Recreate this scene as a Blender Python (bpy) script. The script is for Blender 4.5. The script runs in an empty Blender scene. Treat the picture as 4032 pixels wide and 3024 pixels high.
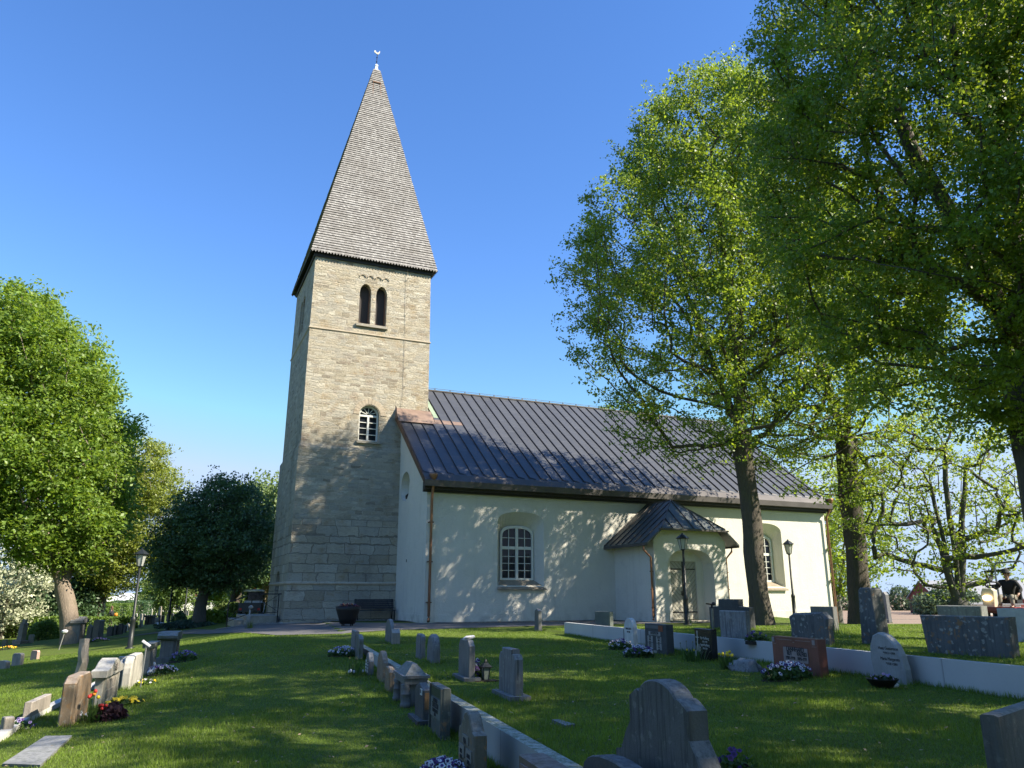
import bpy, bmesh, math, random
import numpy as np
from mathutils import Vector, Matrix, Euler
R = math.radians
scene = bpy.context.scene
col = scene.collection
random.seed(7)

# ------------------------------------------------------------------ camera
EYE = 1.6
PITCH = R(15.4)
cam = bpy.data.cameras.new('camera')
cam.lens = 26.8; cam.sensor_width = 36; cam.clip_start = 0.05; cam.clip_end = 6000
camo = bpy.data.objects.new('camera', cam)
camo.location = (0, 0, EYE); camo.rotation_euler = (R(90) + PITCH, 0, 0)
col.objects.link(camo); scene.camera = camo

# ------------------------------------------------------------------ sky, sun, exposure
SUN_AZ, SUN_EL = R(106), R(39)          # azimuth clockwise from the view direction
sd = Vector((math.sin(SUN_AZ) * math.cos(SUN_EL), math.cos(SUN_AZ) * math.cos(SUN_EL), math.sin(SUN_EL)))
w = bpy.data.worlds.new('World'); scene.world = w; w.use_nodes = True
nt = w.node_tree
sky = nt.nodes.new('ShaderNodeTexSky'); sky.sky_type = 'NISHITA'; sky.sun_disc = False
sky.sun_elevation = SUN_EL; sky.sun_rotation = SUN_AZ
sky.altitude = 0; sky.air_density = 1.0; sky.dust_density = 0.1; sky.ozone_density = 4.0
bg = nt.nodes['Background']; bg.inputs['Strength'].default_value = 0.122
hs_sky = nt.nodes.new('ShaderNodeHueSaturation'); hs_sky.inputs['Saturation'].default_value = 1.18; hs_sky.inputs['Hue'].default_value = 0.508
nt.links.new(sky.outputs[0], hs_sky.inputs['Color']); lim = nt.nodes.new('ShaderNodeMix'); lim.data_type = 'RGBA'; lim.blend_type = 'DARKEN'; lim.inputs[0].default_value = 1; lim.inputs[7].default_value = (2.1, 2.75, 3.8, 1)
nt.links.new(hs_sky.outputs[0], lim.inputs[6]); nt.links.new(lim.outputs[2], bg.inputs['Color'])
sun = bpy.data.lights.new('sun', 'SUN'); sun.energy = 5.0; sun.angle = R(0.5); sun.color = (1.0, 0.90, 0.73)
suno = bpy.data.objects.new('sun', sun); col.objects.link(suno)
suno.rotation_euler = sd.to_track_quat('Z', 'Y').to_euler()
suno.location = (40, -10, 60)
vs = scene.view_settings
vs.view_transform = 'Standard'; vs.look = 'None'; vs.exposure = 1.25; vs.gamma = 1; vs.use_curve_mapping = False
scene.render.engine = 'CYCLES'
scene.cycles.use_denoising = True
scene.cycles.max_bounces = 8; scene.cycles.diffuse_bounces = 3; scene.cycles.glossy_bounces = 3
scene.cycles.transmission_bounces = 5; scene.cycles.transparent_max_bounces = 6
scene.cycles.caustics_reflective = False; scene.cycles.caustics_refractive = False

# ------------------------------------------------------------------ mesh helpers
def link(o, parent=None):
    col.objects.link(o)
    if parent is not None: o.parent = parent
    return o
def tag(o, label=None, cat=None, group=None, kind=None):
    if label: o['label'] = label
    if cat: o['category'] = cat
    if group: o['group'] = group
    if kind: o['kind'] = kind
    return o
def empty(name, loc=(0, 0, 0), rz=0, label=None, cat=None, group=None):
    o = bpy.data.objects.new(name, None); col.objects.link(o)
    o.empty_display_size = 0.3
    o.location = loc; o.rotation_euler = (0, 0, rz)
    return tag(o, label, cat, group)

class MB:
    def __init__(s): s.v = []; s.f = []; s.mi = []; s.cur = 0
    def add(s, vs, fs):
        b = len(s.v); s.v += [tuple(p) for p in vs]
        for f in fs: s.f.append(tuple(b + i for i in f)); s.mi.append(s.cur)
        return s
    def box(s, x0, x1, y0, y1, z0, z1, M=None):
        P = [(x, y, z) for z in (z0, z1) for y in (y0, y1) for x in (x0, x1)]
        if M is not None: P = [tuple(M @ Vector(p)) for p in P]
        return s.add(P, [(0, 2, 3, 1), (4, 5, 7, 6), (0, 1, 5, 4), (2, 6, 7, 3), (0, 4, 6, 2), (1, 3, 7, 5)])
    def beam(s, a, b, w, h=None):
        a, b = Vector(a), Vector(b); h = h or w
        d = b - a; L = d.length
        q = d.to_track_quat('X', 'Z').to_matrix().to_4x4()
        return s.box(0, L, -w / 2, w / 2, -h / 2, h / 2, Matrix.Translation(a) @ q)
    def tube(s, pts, rad, k=8, cap=True, jit=None):
        pts = [Vector(p) for p in pts]; n = len(pts)
        if not hasattr(rad, '__len__'): rad = [rad] * n
        up = Vector((0.13, 0.21, 0.97)); rings = []
        for i, p in enumerate(pts):
            d = (pts[min(i + 1, n - 1)] - pts[max(i - 1, 0)])
            if d.length < 1e-9: d = Vector((0, 0, 1))
            d.normalize()
            a = d.cross(up)
            if a.length < 1e-3: a = d.cross(Vector((1, 0, 0)))
            a.normalize(); b = d.cross(a); up = a.cross(d) if False else up
            ring = []
            for j in range(k):
                t = 2 * math.pi * j / k
                r = rad[i] * (1 if jit is None else jit(i, j))
                ring.append(p + a * (math.cos(t) * r) + b * (math.sin(t) * r))
            rings.append(ring)
        vs = [q for r_ in rings for q in r_]; fs = []
        for i in range(n - 1):
            for j in range(k):
                a0 = i * k + j; a1 = i * k + (j + 1) % k
                fs.append((a0, a0 + k, a1 + k, a1))
        if cap: fs.append(tuple(range(k))); fs.append(tuple(reversed(range((n - 1) * k, n * k))))
        return s.add(vs, fs)
    def lathe(s, prof, k=16, c=(0, 0, 0), rot=0):
        vs = []; n = len(prof)
        for r, z in prof:
            for j in range(k):
                t = 2 * math.pi * j / k + rot
                vs.append((c[0] + r * math.cos(t), c[1] + r * math.sin(t), c[2] + z))
        fs = []
        for i in range(n - 1):
            for j in range(k):
                a0 = i * k + j; a1 = i * k + (j + 1) % k
                fs.append((a0, a1, a1 + k, a0 + k))
        fs.append(tuple(reversed(range(k)))); fs.append(tuple(range((n - 1) * k, n * k)))
        return s.add(vs, fs)
    def prism(s, out, a0, a1, axis='y', bev=0.0):
        """outline in (x,z) [axis y], (y,z) [axis x]; counter-clockwise; bevelled ends"""
        n = len(out)
        cx = sum(p[0] for p in out) / n; cz = sum(p[1] for p in out) / n
        def ins(b):
            r_ = []
            for x, z in out:
                dx, dz = x - cx, z - cz; L = math.hypot(dx, dz) or 1
                r_.append((x - dx / L * b, z - dz / L * b))
            return r_
        loops = [(ins(bev), a0), (out, a0 + bev), (out, a1 - bev), (ins(bev), a1)] if bev > 0 else [(out, a0), (out, a1)]
        vs = []
        for lp, a in loops:
            for x, z in lp: vs.append((x, a, z) if axis == 'y' else (a, x, z))
        fs = []; m = len(loops)
        for i in range(m - 1):
            for j in range(n):
                q = (i * n + j, i * n + (j + 1) % n, (i + 1) * n + (j + 1) % n, (i + 1) * n + j)
                fs.append(q)
        fs.append(tuple(reversed(range(n)))); fs.append(tuple(range((m - 1) * n, m * n)))
        return s.add(vs, fs)
    def mesh(s, name):
        me = bpy.data.meshes.new(name); me.from_pydata(s.v, [], s.f); me.update()
        bm = bmesh.new(); bm.from_mesh(me); bmesh.ops.recalc_face_normals(bm, faces=bm.faces); bm.to_mesh(me); bm.free()
        return me
    def build(s, name, mat, parent=None, smooth=False, loc=None, rz=None):
        me = s.mesh(name)
        for m in (mat if isinstance(mat, (list, tuple)) else [mat]): me.materials.append(m)
        if isinstance(mat, (list, tuple)): me.polygons.foreach_set('material_index', s.mi)
        if smooth: me.polygons.foreach_set('use_smooth', [True] * len(me.polygons))
        o = link(bpy.data.objects.new(name, me), parent)
        if loc is not None: o.location = loc
        if rz is not None: o.rotation_euler = (0, 0, rz)
        return o

def eval_mesh(o):
    dg = bpy.context.evaluated_depsgraph_get(); dg.update()
    me = bpy.data.meshes.new_from_object(o.evaluated_get(dg)); return me
def cut(o, cutters):
    """carve openings out of o, then drop the cutting shapes"""
    tmp = []
    for mb in cutters:
        c = bpy.data.objects.new('cutting_shape', mb.mesh('cutting_shape')); col.objects.link(c)
        c.matrix_world = Matrix.Identity(4)
        c.parent = o.parent; tmp.append(c)
        md = o.modifiers.new('b', 'BOOLEAN'); md.operation = 'DIFFERENCE'; md.object = c; md.solver = 'EXACT'
    bpy.context.view_layer.update()
    me = eval_mesh(o); old = o.data; o.modifiers.clear(); o.data = me
    for c in tmp: bpy.data.objects.remove(c)
    return o
def np_mesh(name, verts, loops, sizes, mat, parent=None, smooth=False):
    me = bpy.data.meshes.new(name)
    nv = len(verts); nl = len(loops); npoly = len(sizes)
    me.vertices.add(nv); me.vertices.foreach_set('co', np.asarray(verts, dtype=np.float32).ravel())
    me.loops.add(nl); me.loops.foreach_set('vertex_index', np.asarray(loops, dtype=np.int32))
    me.polygons.add(npoly)
    st = np.zeros(npoly, dtype=np.int32); st[1:] = np.cumsum(sizes)[:-1]
    me.polygons.foreach_set('loop_start', st)
    if smooth: me.polygons.foreach_set('use_smooth', np.ones(npoly, dtype=bool))
    me.update(calc_edges=True); me.validate()
    for m in (mat if isinstance(mat, (list, tuple)) else [mat]): me.materials.append(m)
    return link(bpy.data.objects.new(name, me), parent)
def text_part(name, body, size, mat, parent, loc, align='CENTER', depth=0.002, sx=1.0, bold=0.0):
    cu = bpy.data.curves.new(name, 'FONT'); cu.body = body; cu.size = size; cu.align_x = align; cu.extrude = depth; cu.offset = bold
    t = bpy.data.objects.new(name, cu); col.objects.link(t)
    bpy.context.view_layer.update(); me = eval_mesh(t)
    bpy.data.objects.remove(t); bpy.data.curves.remove(cu)
    me.transform(Matrix.Rotation(R(90), 4, 'X') @ Matrix.Diagonal((sx, 1, 1, 1)))
    me.materials.clear(); me.materials.append(mat)
    o = link(bpy.data.objects.new(name, me), parent); o.location = loc
    return o

# ------------------------------------------------------------------ materials
class NT:
    def __init__(s, name):
        s.m = bpy.data.materials.new(name); s.m.use_nodes = True
        s.t = s.m.node_tree; s.b = s.t.nodes['Principled BSDF']; s.out = s.t.nodes['Material Output']
    def n(s, typ, **kw):
        nd = s.t.nodes.new(typ)
        for k, v in kw.items():
            if k in nd.inputs.keys(): s.set(nd.inputs[k], v)
            else: setattr(nd, k, v)
        return nd
    def set(s, sock, v):
        if hasattr(v, 'is_output') or hasattr(v, 'links'): s.t.links.new(v, sock)
        elif isinstance(v, tuple) and len(v) == 3 and sock.type == 'RGBA': sock.default_value = (*v, 1)
        else: sock.default_value = v
    def math(s, op, a, b=0.0, c=None):
        nd = s.t.nodes.new('ShaderNodeMath'); nd.operation = op
        s.set(nd.inputs[0], a); s.set(nd.inputs[1], b)
        if c is not None: s.set(nd.inputs[2], c)
        return nd.outputs[0]
    def coord(s, rnd=False):
        c = s.n('ShaderNodeTexCoord').outputs['Object']
        if rnd:
            oi = s.n('ShaderNodeObjectInfo').outputs['Random']
            v = s.n('ShaderNodeVectorMath', operation='ADD'); s.t.links.new(c, v.inputs[0])
            s.t.links.new(s.math('MULTIPLY', oi, 57.0), v.inputs[1]); c = v.outputs[0]
        return c
    def noise(s, vec, scale, detail=5, rough=0.55, col=False, stretch=None):
        if stretch:
            mp = s.n('ShaderNodeMapping'); s.t.links.new(vec, mp.inputs[0]); mp.inputs['Scale'].default_value = stretch; vec = mp.outputs[0]
        nd = s.n('ShaderNodeTexNoise'); s.t.links.new(vec, nd.inputs['Vector'])
        nd.inputs['Scale'].default_value = scale; nd.inputs['Detail'].default_value = detail; nd.inputs['Roughness'].default_value = rough
        return nd.outputs['Color' if col else 'Fac']
    def ramp(s, fac, stops, interp='LINEAR'):
        nd = s.n('ShaderNodeValToRGB'); s.t.links.new(fac, nd.inputs[0]); cr = nd.color_ramp; cr.interpolation = interp
        while len(cr.elements) < len(stops): cr.elements.new(0.5)
        for e, (p, c) in zip(cr.elements, stops):
            e.position = p; e.color = (*c, 1) if isinstance(c, tuple) else (c, c, c, 1)
        return nd.outputs[0]
    def mix(s, fac, a, b, blend='MIX'):
        nd = s.n('ShaderNodeMix', data_type='RGBA', blend_type=blend)
        s.set(nd.inputs[0], fac); s.set(nd.inputs[6], a); s.set(nd.inputs[7], b)
        return nd.outputs[2]
    def bump(s, h, strength=0.4, dist=0.02, normal=None):
        nd = s.n('ShaderNodeBump'); nd.inputs['Strength'].default_value = strength; nd.inputs['Distance'].default_value = dist
        s.t.links.new(h, nd.inputs['Height'])
        if normal is not None: s.t.links.new(normal, nd.inputs['Normal'])
        return nd.outputs[0]
    def fin(s, colr, rough=0.8, bump=None, metal=0.0, spec=None):
        s.set(s.b.inputs['Base Color'], colr); s.set(s.b.inputs['Roughness'], rough); s.b.inputs['Metallic'].default_value = metal
        if spec is not None: s.b.inputs['Specular IOR Level'].default_value = spec
        if bump is not None: s.t.links.new(bump, s.b.inputs['Normal'])
        return s.m
_mc = {}
def plain(name, c, rough=0.7, var=0.18, scale=9.0, metal=0.0, bump=0.15, bscale=40, spec=None):
    if name in _mc: return _mc[name]
    t = NT(name); co = t.coord(True)
    n = t.noise(co, scale)
    cc = t.mix(n, tuple(x * (1 - var) for x in c), tuple(min(1, x * (1 + var)) for x in c))
    m = t.fin(cc, rough, t.bump(t.noise(co, bscale), bump, 0.01) if bump else None, metal, spec)
    _mc[name] = m; return m
def stone(name, c, var=0.35, lichen=0.0, orange=0.0, streak=0.0, moss=0.0, fine=60.0, rough=0.75, bump=0.35, c2=None):
    """weathered gravestone rock: grain, blotches, pale and orange lichen, run-off streaks, moss"""
    if name in _mc: return _mc[name]
    t = NT(name); co = t.coord(True)
    g = t.noise(co, fine, 3, 0.7)
    cc = t.mix(g, tuple(x * (1 - var) for x in c), tuple(x * (1 + var) for x in c))
    b = t.noise(co, 4.0, 4)
    cc = t.mix(t.ramp(b, [(0.35, 0.0), (0.7, 1.0)]), cc, c2 or tuple(x * 0.72 for x in c))
    if streak:
        sn = t.noise(co, 3.0, 5, 0.65, stretch=(9, 9, 0.55))
        cc = t.mix(t.math('MULTIPLY', t.ramp(sn, [(0.48, 0.0), (0.62, 1.0)]), streak), cc, tuple(x * 0.3 for x in c))
    if moss:
        mn = t.noise(co, 7.0, 4)
        cc = t.mix(t.math('MULTIPLY', t.ramp(mn, [(0.45, 0.0), (0.6, 1.0)]), moss), cc, (0.07, 0.085, 0.03))
    if lichen:
        dn = t.n('ShaderNodeVectorMath', operation='MULTIPLY_ADD'); t.t.links.new(t.noise(co, 9, 5, 0.7, col=True), dn.inputs[0]); dn.inputs[1].default_value = (.16, .16, .16); t.t.links.new(co, dn.inputs[2])
        v = t.n('ShaderNodeTexVoronoi'); t.t.links.new(dn.outputs[0], v.inputs['Vector']); v.inputs['Scale'].default_value = 10
        lim = t.math('MULTIPLY', t.noise(co, 4.2, 4), 0.62)
        ms = t.ramp(t.math('SUBTRACT', lim, v.outputs['Distance']), [(0.04, 0.0), (0.10, 1.0)])
        ms = t.math('MULTIPLY', ms, t.ramp(t.noise(co, 30, 4, 0.7), [(0.35, 0.35), (0.6, 1.0)]))
        cc = t.mix(t.math('MULTIPLY', ms, lichen), cc, (0.42, 0.43, 0.38))
    if orange:
        on = t.math('MULTIPLY', t.ramp(t.noise(co, 13, 5), [(0.56, 0.0), (0.63, 1.0)]), t.ramp(t.noise(co, 2.1, 2), [(0.42, 0.0), (0.6, 1.0)]))
        cc = t.mix(t.math('MULTIPLY', on, orange), cc, (0.30, 0.14, 0.03))
    if rough > 0.5:                                   # pale crust that grows on upward faces
        nz = t.n('ShaderNodeSeparateXYZ'); t.t.links.new(t.n('ShaderNodeTexCoord').outputs['Normal'], nz.inputs[0])
        top = t.math('MULTIPLY', t.ramp(nz.outputs[2], [(0.45, 0.0), (0.8, 0.75)]), t.ramp(t.noise(co, 16, 5, 0.7), [(0.38, 0.15), (0.6, 1.0)]))
        cc = t.mix(top, cc, tuple(min(.5, x * .9 + .16) for x in c))
    m = t.fin(cc, rough, t.bump(t.math('ADD', g, t.math('MULTIPLY', b, 1.6)), bump, 0.012))
    _mc[name] = m; return m
def leaf_mat(name, c, trans, var=0.45, gloss=0.35):
    if name in _mc: return _mc[name]
    t = NT(name)
    rnd = t.n('ShaderNodeNewGeometry').outputs['Random Per Island']
    tone = t.noise(t.coord(True), 0.9, 3)
    rnd = t.math('ADD', t.math('MULTIPLY', rnd, 0.55), t.math('MULTIPLY', t.ramp(tone, [(0.3, 0.0), (0.7, 1.0)]), 0.45))
    cc = t.mix(rnd, tuple(x * (1 - var) for x in c), tuple(x * (1 + var) for x in c))
    ct = t.mix(rnd, tuple(x * (1 - var) for x in trans), tuple(x * (1 + var) for x in trans))
    t.set(t.b.inputs['Base Color'], cc); t.b.inputs['Roughness'].default_value = 0.5; t.b.inputs['Specular IOR Level'].default_value = gloss
    tr = t.n('ShaderNodeBsdfTranslucent'); t.t.links.new(ct, tr.inputs['Color'])
    mx = t.n('ShaderNodeAddShader'); t.t.links.new(t.b.outputs[0], mx.inputs[0]); t.t.links.new(tr.outputs[0], mx.inputs[1])
    t.t.links.new(mx.outputs[0], t.out.inputs['Surface'])
    _mc[name] = t.m; return t.m
def bark_mat(name, c):
    t = NT(name); co = t.coord(True)
    n = t.noise(co, 6, 6, 0.65, stretch=(4, 4, 0.7)); n2 = t.noise(co, 1.6, 4)
    cc = t.mix(n, tuple(x * 0.45 for x in c), tuple(x * 1.5 for x in c))
    cc = t.mix(t.ramp(n2, [(0.5, 0.0), (0.75, 0.7)]), cc, (0.075, 0.08, 0.04))
    return t.fin(cc, 0.9, t.bump(n, 0.9, 0.06))

# ------------------------------------------------------------------ lie of the land
FD = 1646.8; SP, CP = math.sin(PITCH), math.cos(PITCH)
CA, SA = math.cos(R(16.8)), math.sin(R(16.8))       # the grave rows run along (-SA, CA)
def sm(a, b, x):
    t = np.clip((np.asarray(x, dtype=float) - a) / (b - a), 0, 1); return t * t * (3 - 2 * t)
S_MID, S_RIGHT, S_KERB = -2.3, -9.35, 3.2
def zt(x, y):
    x = np.asarray(x, dtype=float); y = np.asarray(y, dtype=float)
    s = -CA * x - SA * y; t = -SA * x + CA * y
    zl = np.interp(s, [-9, S_MID, 1, 3.2, 5.3, 7, 14.5, 20, 40], [0, 0, -.05, -.2, -.37, -.56, -1.25, -1.45, -1.6])
    zl = zl + 0.29 * sm(12, 26, t) * (1 - sm(0, 5, s))
    zc = 0.30 + 0.12 * sm(26, 36, t)
    zr = 0.68 - 0.30 * sm(19.5, 26, t) + 0.10 * sm(29, 35, t)
    q = (y - 30) + 0.5 * (x - 16)
    zr = zr - 2.0 * sm(0, 24, q) * sm(13, 19, x)
    z = np.where(s > S_MID, zl, np.where(s > S_RIGHT, zc, zr))
    fr = sm(26, 31, t)                                # behind the wall ends the levels run together
    zm = np.where(s < S_MID, 0.36, zl)
    z = np.where((x < 13), z * (1 - fr) + zm * fr, z)
    far = sm(70, 160, np.hypot(x, y))
    z = z * (1 - far) + np.where(x < 0, -1.65, -1.9) * far
    return z + 0.018 * np.sin(x * 0.9 + 1.3 * np.sin(y * 0.5)) * np.cos(y * 0.7) * (1 - fr)
def tz(x, y): return float(zt(x, y))
def pray(px, py):
    a = (px - 1106) / FD; b = -(py - 829.5) / FD
    return a, CP - b * SP, SP + b * CP
def G(px, py):
    """where the sight line of a photo point meets the ground"""
    a, b, c = pray(px, py)
    t0 = 3.0; t = 3.0
    while t < 400:
        if EYE + c * t - tz(a * t, b * t) < 0: break
        t0 = t; t += 0.25
    lo, hi = t0, t
    for _ in range(24):
        m = (lo + hi) / 2
        if EYE + c * m - tz(a * m, b * m) < 0: hi = m
        else: lo = m
    return Vector((a * hi, b * hi, tz(a * hi, b * hi)))
def ZAT(py, d):
    b = -(py - 829.5) / FD; return EYE + d * (SP + b * CP) / (CP - b * SP)
def AT(px, py, d):
    a, b, c = pray(px, py); k = d / b
    return Vector((a * k, d, EYE + c * k))
# ------------------------------------------------------------------ ground
def grass_mat():
    t = NT('lawn_grass'); co = t.coord()
    n1 = t.noise(co, 0.35, 4); n2 = t.noise(co, 3.0, 5, 0.65); n3 = t.noise(co, 38, 3, 0.7)
    cc = t.mix(n2, (0.066, 0.116, 0.015), (0.135, 0.192, 0.030))
    cc = t.mix(t.ramp(n1, [(0.42, 0.0), (0.70, 0.7)]), cc, (0.155, 0.170, 0.040))
    n5 = t.noise(co, 1.3, 5, 0.7)
    cc = t.mix(t.ramp(n5, [(0.56, 0.0), (0.68, 0.55)]), cc, (0.160, 0.145, 0.055))
    cc = t.mix(t.math('MULTIPLY', n3, 0.5), cc, (0.045, 0.08, 0.012))
    # fields beyond the churchyard
    sx = t.n('ShaderNodeSeparateXYZ'); t.t.links.new(co, sx.inputs[0])
    far = t.ramp(t.math('DIVIDE', sx.outputs[1], 400.0), [(0.155, 0.0), (0.158, 1.0)])
    side = t.ramp(t.math('DIVIDE', t.math('ADD', sx.outputs[0], 400.0), 800.0), [(0.525, 0.0), (0.526, 1.0)])
    fn = t.noise(co, 0.25, 5, stretch=(0.25, 1, 1))
    soil = t.mix(fn, (0.23, 0.165, 0.120), (0.31, 0.235, 0.175))
    strip = t.math('MULTIPLY', t.ramp(t.math('DIVIDE', sx.outputs[1], 400.0), [(0.190, 0.0), (0.192, 1.0)]), t.ramp(t.math('DIVIDE', sx.outputs[1], 400.0), [(0.222, 1.0), (0.224, 0.0)]))
    sidex = t.ramp(t.math('DIVIDE', t.math('ADD', sx.outputs[0], 400.0), 800.0), [(0.549, 0.0), (0.551, 1.0)])
    soil = t.mix(t.math('MULTIPLY', strip, sidex), soil, (0.10, 0.145, 0.035))
    cc = t.mix(t.math('MULTIPLY', far, side), cc, soil)
    lfar = t.ramp(t.math('DIVIDE', t.math('MULTIPLY', sx.outputs[0], -1.0), 400.0), [(0.30, 0.0), (0.36, 1.0)])
    band = t.ramp(t.noise(co, 0.012, 1, stretch=(1, 3, 1)), [(0.44, 0.0), (0.47, 1.0)], 'LINEAR')
    crop = t.mix(band, (0.20, 0.20, 0.075), (0.08, 0.14, 0.03))
    cc = t.mix(lfar, cc, crop)
    h = t.math('ADD', t.math('MULTIPLY', n3, 0.7), n2)
    return t.fin(cc, 0.9, t.bump(h, 0.8, 0.05), spec=0.2)
def graded(a, b, step, lo, hi, grow=1.35):
    mid = list(np.arange(a, b + 1e-6, step)); L = []; d = step; p = a
    while p > lo: d *= grow; p -= d; L.append(max(p, lo))
    U = []; d = step; p = mid[-1]
    while p < hi: d *= grow; p += d; U.append(min(p, hi))
    return L[::-1] + mid + U
sv = graded(-32, 24, 0.5, -3000, 3000)
sv = sorted(set([x for x in sv if min(abs(x - S_MID), abs(x - S_RIGHT)) > 0.2] + [S_MID - 0.05, S_MID + 0.05, S_RIGHT - 0.05, S_RIGHT + 0.05]))
tv = graded(0, 70, 0.6, -300, 3000)
S_, T_ = np.meshgrid(np.array(sv), np.array(tv))
gx = -CA * S_ - SA * T_; gy = -SA * S_ + CA * T_
gz = zt(gx, gy)
ns, ntv = len(sv), len(tv)
ii, jj = np.meshgrid(np.arange(ns - 1), np.arange(ntv - 1))
q = np.stack([jj * ns + ii, (jj + 1) * ns + ii, (jj + 1) * ns + ii + 1, jj * ns + ii + 1], -1).reshape(-1, 4)
M_GRASS = grass_mat()
gnd = np_mesh('lawn', np.stack([gx, gy, gz], -1).reshape(-1, 3), q.ravel(), np.full(len(q), 4), M_GRASS, smooth=True)
tag(gnd, kind='structure')

def sheet(name, poly, mat, lift=0.02, step=0.5, inner=True):
    """a flat surface laid over the lie of the land"""
    bm = bmesh.new(); vs = [bm.verts.new((p[0], p[1], 0)) for p in poly]; bm.faces.new(vs)
    xs = [p[0] for p in poly]; ys = [p[1] for p in poly]
    for ax, lo, hi in ((0, min(xs), max(xs)), (1, min(ys), max(ys))):
        c = lo + step
        while c < hi:
            no = (1, 0, 0) if ax == 0 else (0, 1, 0); co = (c, 0, 0) if ax == 0 else (0, c, 0)
            bmesh.ops.bisect_plane(bm, geom=bm.verts[:] + bm.edges[:] + bm.faces[:], plane_co=co, plane_no=no)
            c += step
    for v in bm.verts: v.co.z = tz(v.co.x, v.co.y) + lift
    bmesh.ops.recalc_face_normals(bm, faces=bm.faces)
    me = bpy.data.meshes.new(name); bm.to_mesh(me); bm.free()
    if me.polygons and me.polygons[0].normal.z < 0: me.flip_normals()
    me.materials.append(mat)
    return link(bpy.data.objects.new(name, me))

# the church frame: e along the nave, n towards the camera side
CHA = R(66.15); CX, CY = -3.89, 35.08
def L2W(e, n, z=0.0):
    return Vector((CX + e * math.sin(CHA) + n * math.cos(CHA), CY + e * math.cos(CHA) - n * math.sin(CHA), z))
M_ASPH = None
def asphalt():
    t = NT('asphalt'); co = t.coord(); a = t.noise(co, 0.8, 4); b = t.noise(co, 90, 2, 0.7)
    cc = t.mix(a, (0.105, 0.105, 0.108), (0.16, 0.155, 0.15)); cc = t.mix(t.math('MULTIPLY', b, 0.6), cc, (0.06, 0.06, 0.062))
    return t.fin(cc, 0.85, t.bump(b, 0.4, 0.01))
def cobble():
    t = NT('cobblestone'); co = t.coord(); v = t.n('ShaderNodeTexVoronoi', feature='DISTANCE_TO_EDGE'); t.t.links.new(co, v.inputs['Vector']); v.inputs['Scale'].default_value = 5.5
    v2 = t.n('ShaderNodeTexVoronoi'); t.t.links.new(co, v2.inputs['Vector']); v2.inputs['Scale'].default_value = 5.5
    cc = t.mix(v2.outputs['Color'], (0.16, 0.155, 0.15), (0.33, 0.32, 0.30)); n = t.noise(co, 1.3, 4)
    e = t.ramp(v.outputs['Distance'], [(0.02, 0.0), (0.10, 1.0)])
    cc = t.mix(e, t.mix(n, (0.05, 0.055, 0.03), (0.10, 0.12, 0.04)), cc)
    return t.fin(cc, 0.85, t.bump(e, 0.9, 0.04))
def P2(*pts): return [tuple(G(x, y)[:2]) for x, y in pts]
fp = P2((347, 1366), (440, 1370.5), (600, 1373.5), (739, 1369.7), (851, 1361.5), (987, 1358.5), (1100, 1354.5))
path_poly = fp + [tuple(L2W(7.5, 4.6)[:2]), tuple(L2W(14.5, 4.9)[:2]), tuple(L2W(15.2, 3.9)[:2]), tuple(L2W(15.2, .6)[:2]), tuple(L2W(9.3, .6)[:2]), tuple(L2W(0.6, .8)[:2]), tuple(L2W(-5.6, -3.9)[:2]), tuple(L2W(-8.3, -5.8)[:2]), tuple(L2W(-8.9, -12)[:2]), tuple(L2W(-13.0, -13.5)[:2])] + P2((487, 1343.5), (424, 1353.5))
tag(sheet('path', path_poly, asphalt(), 0.02), kind='structure')
cob = [tuple(L2W(*p)[:2]) for p in ((-8.2, -4.9), (-5.6, -3.4), (-0.6, -3.1), (0.9, 1.35), (9.5, 1.25), (9.5, -0.1), (0.05, -0.1), (-0.1, -4.8), (-5.3, -4.8), (-5.5, -5.9), (-8.2, -5.9))]
tag(sheet('pavement', cob, cobble(), 0.035), kind='structure')
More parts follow.
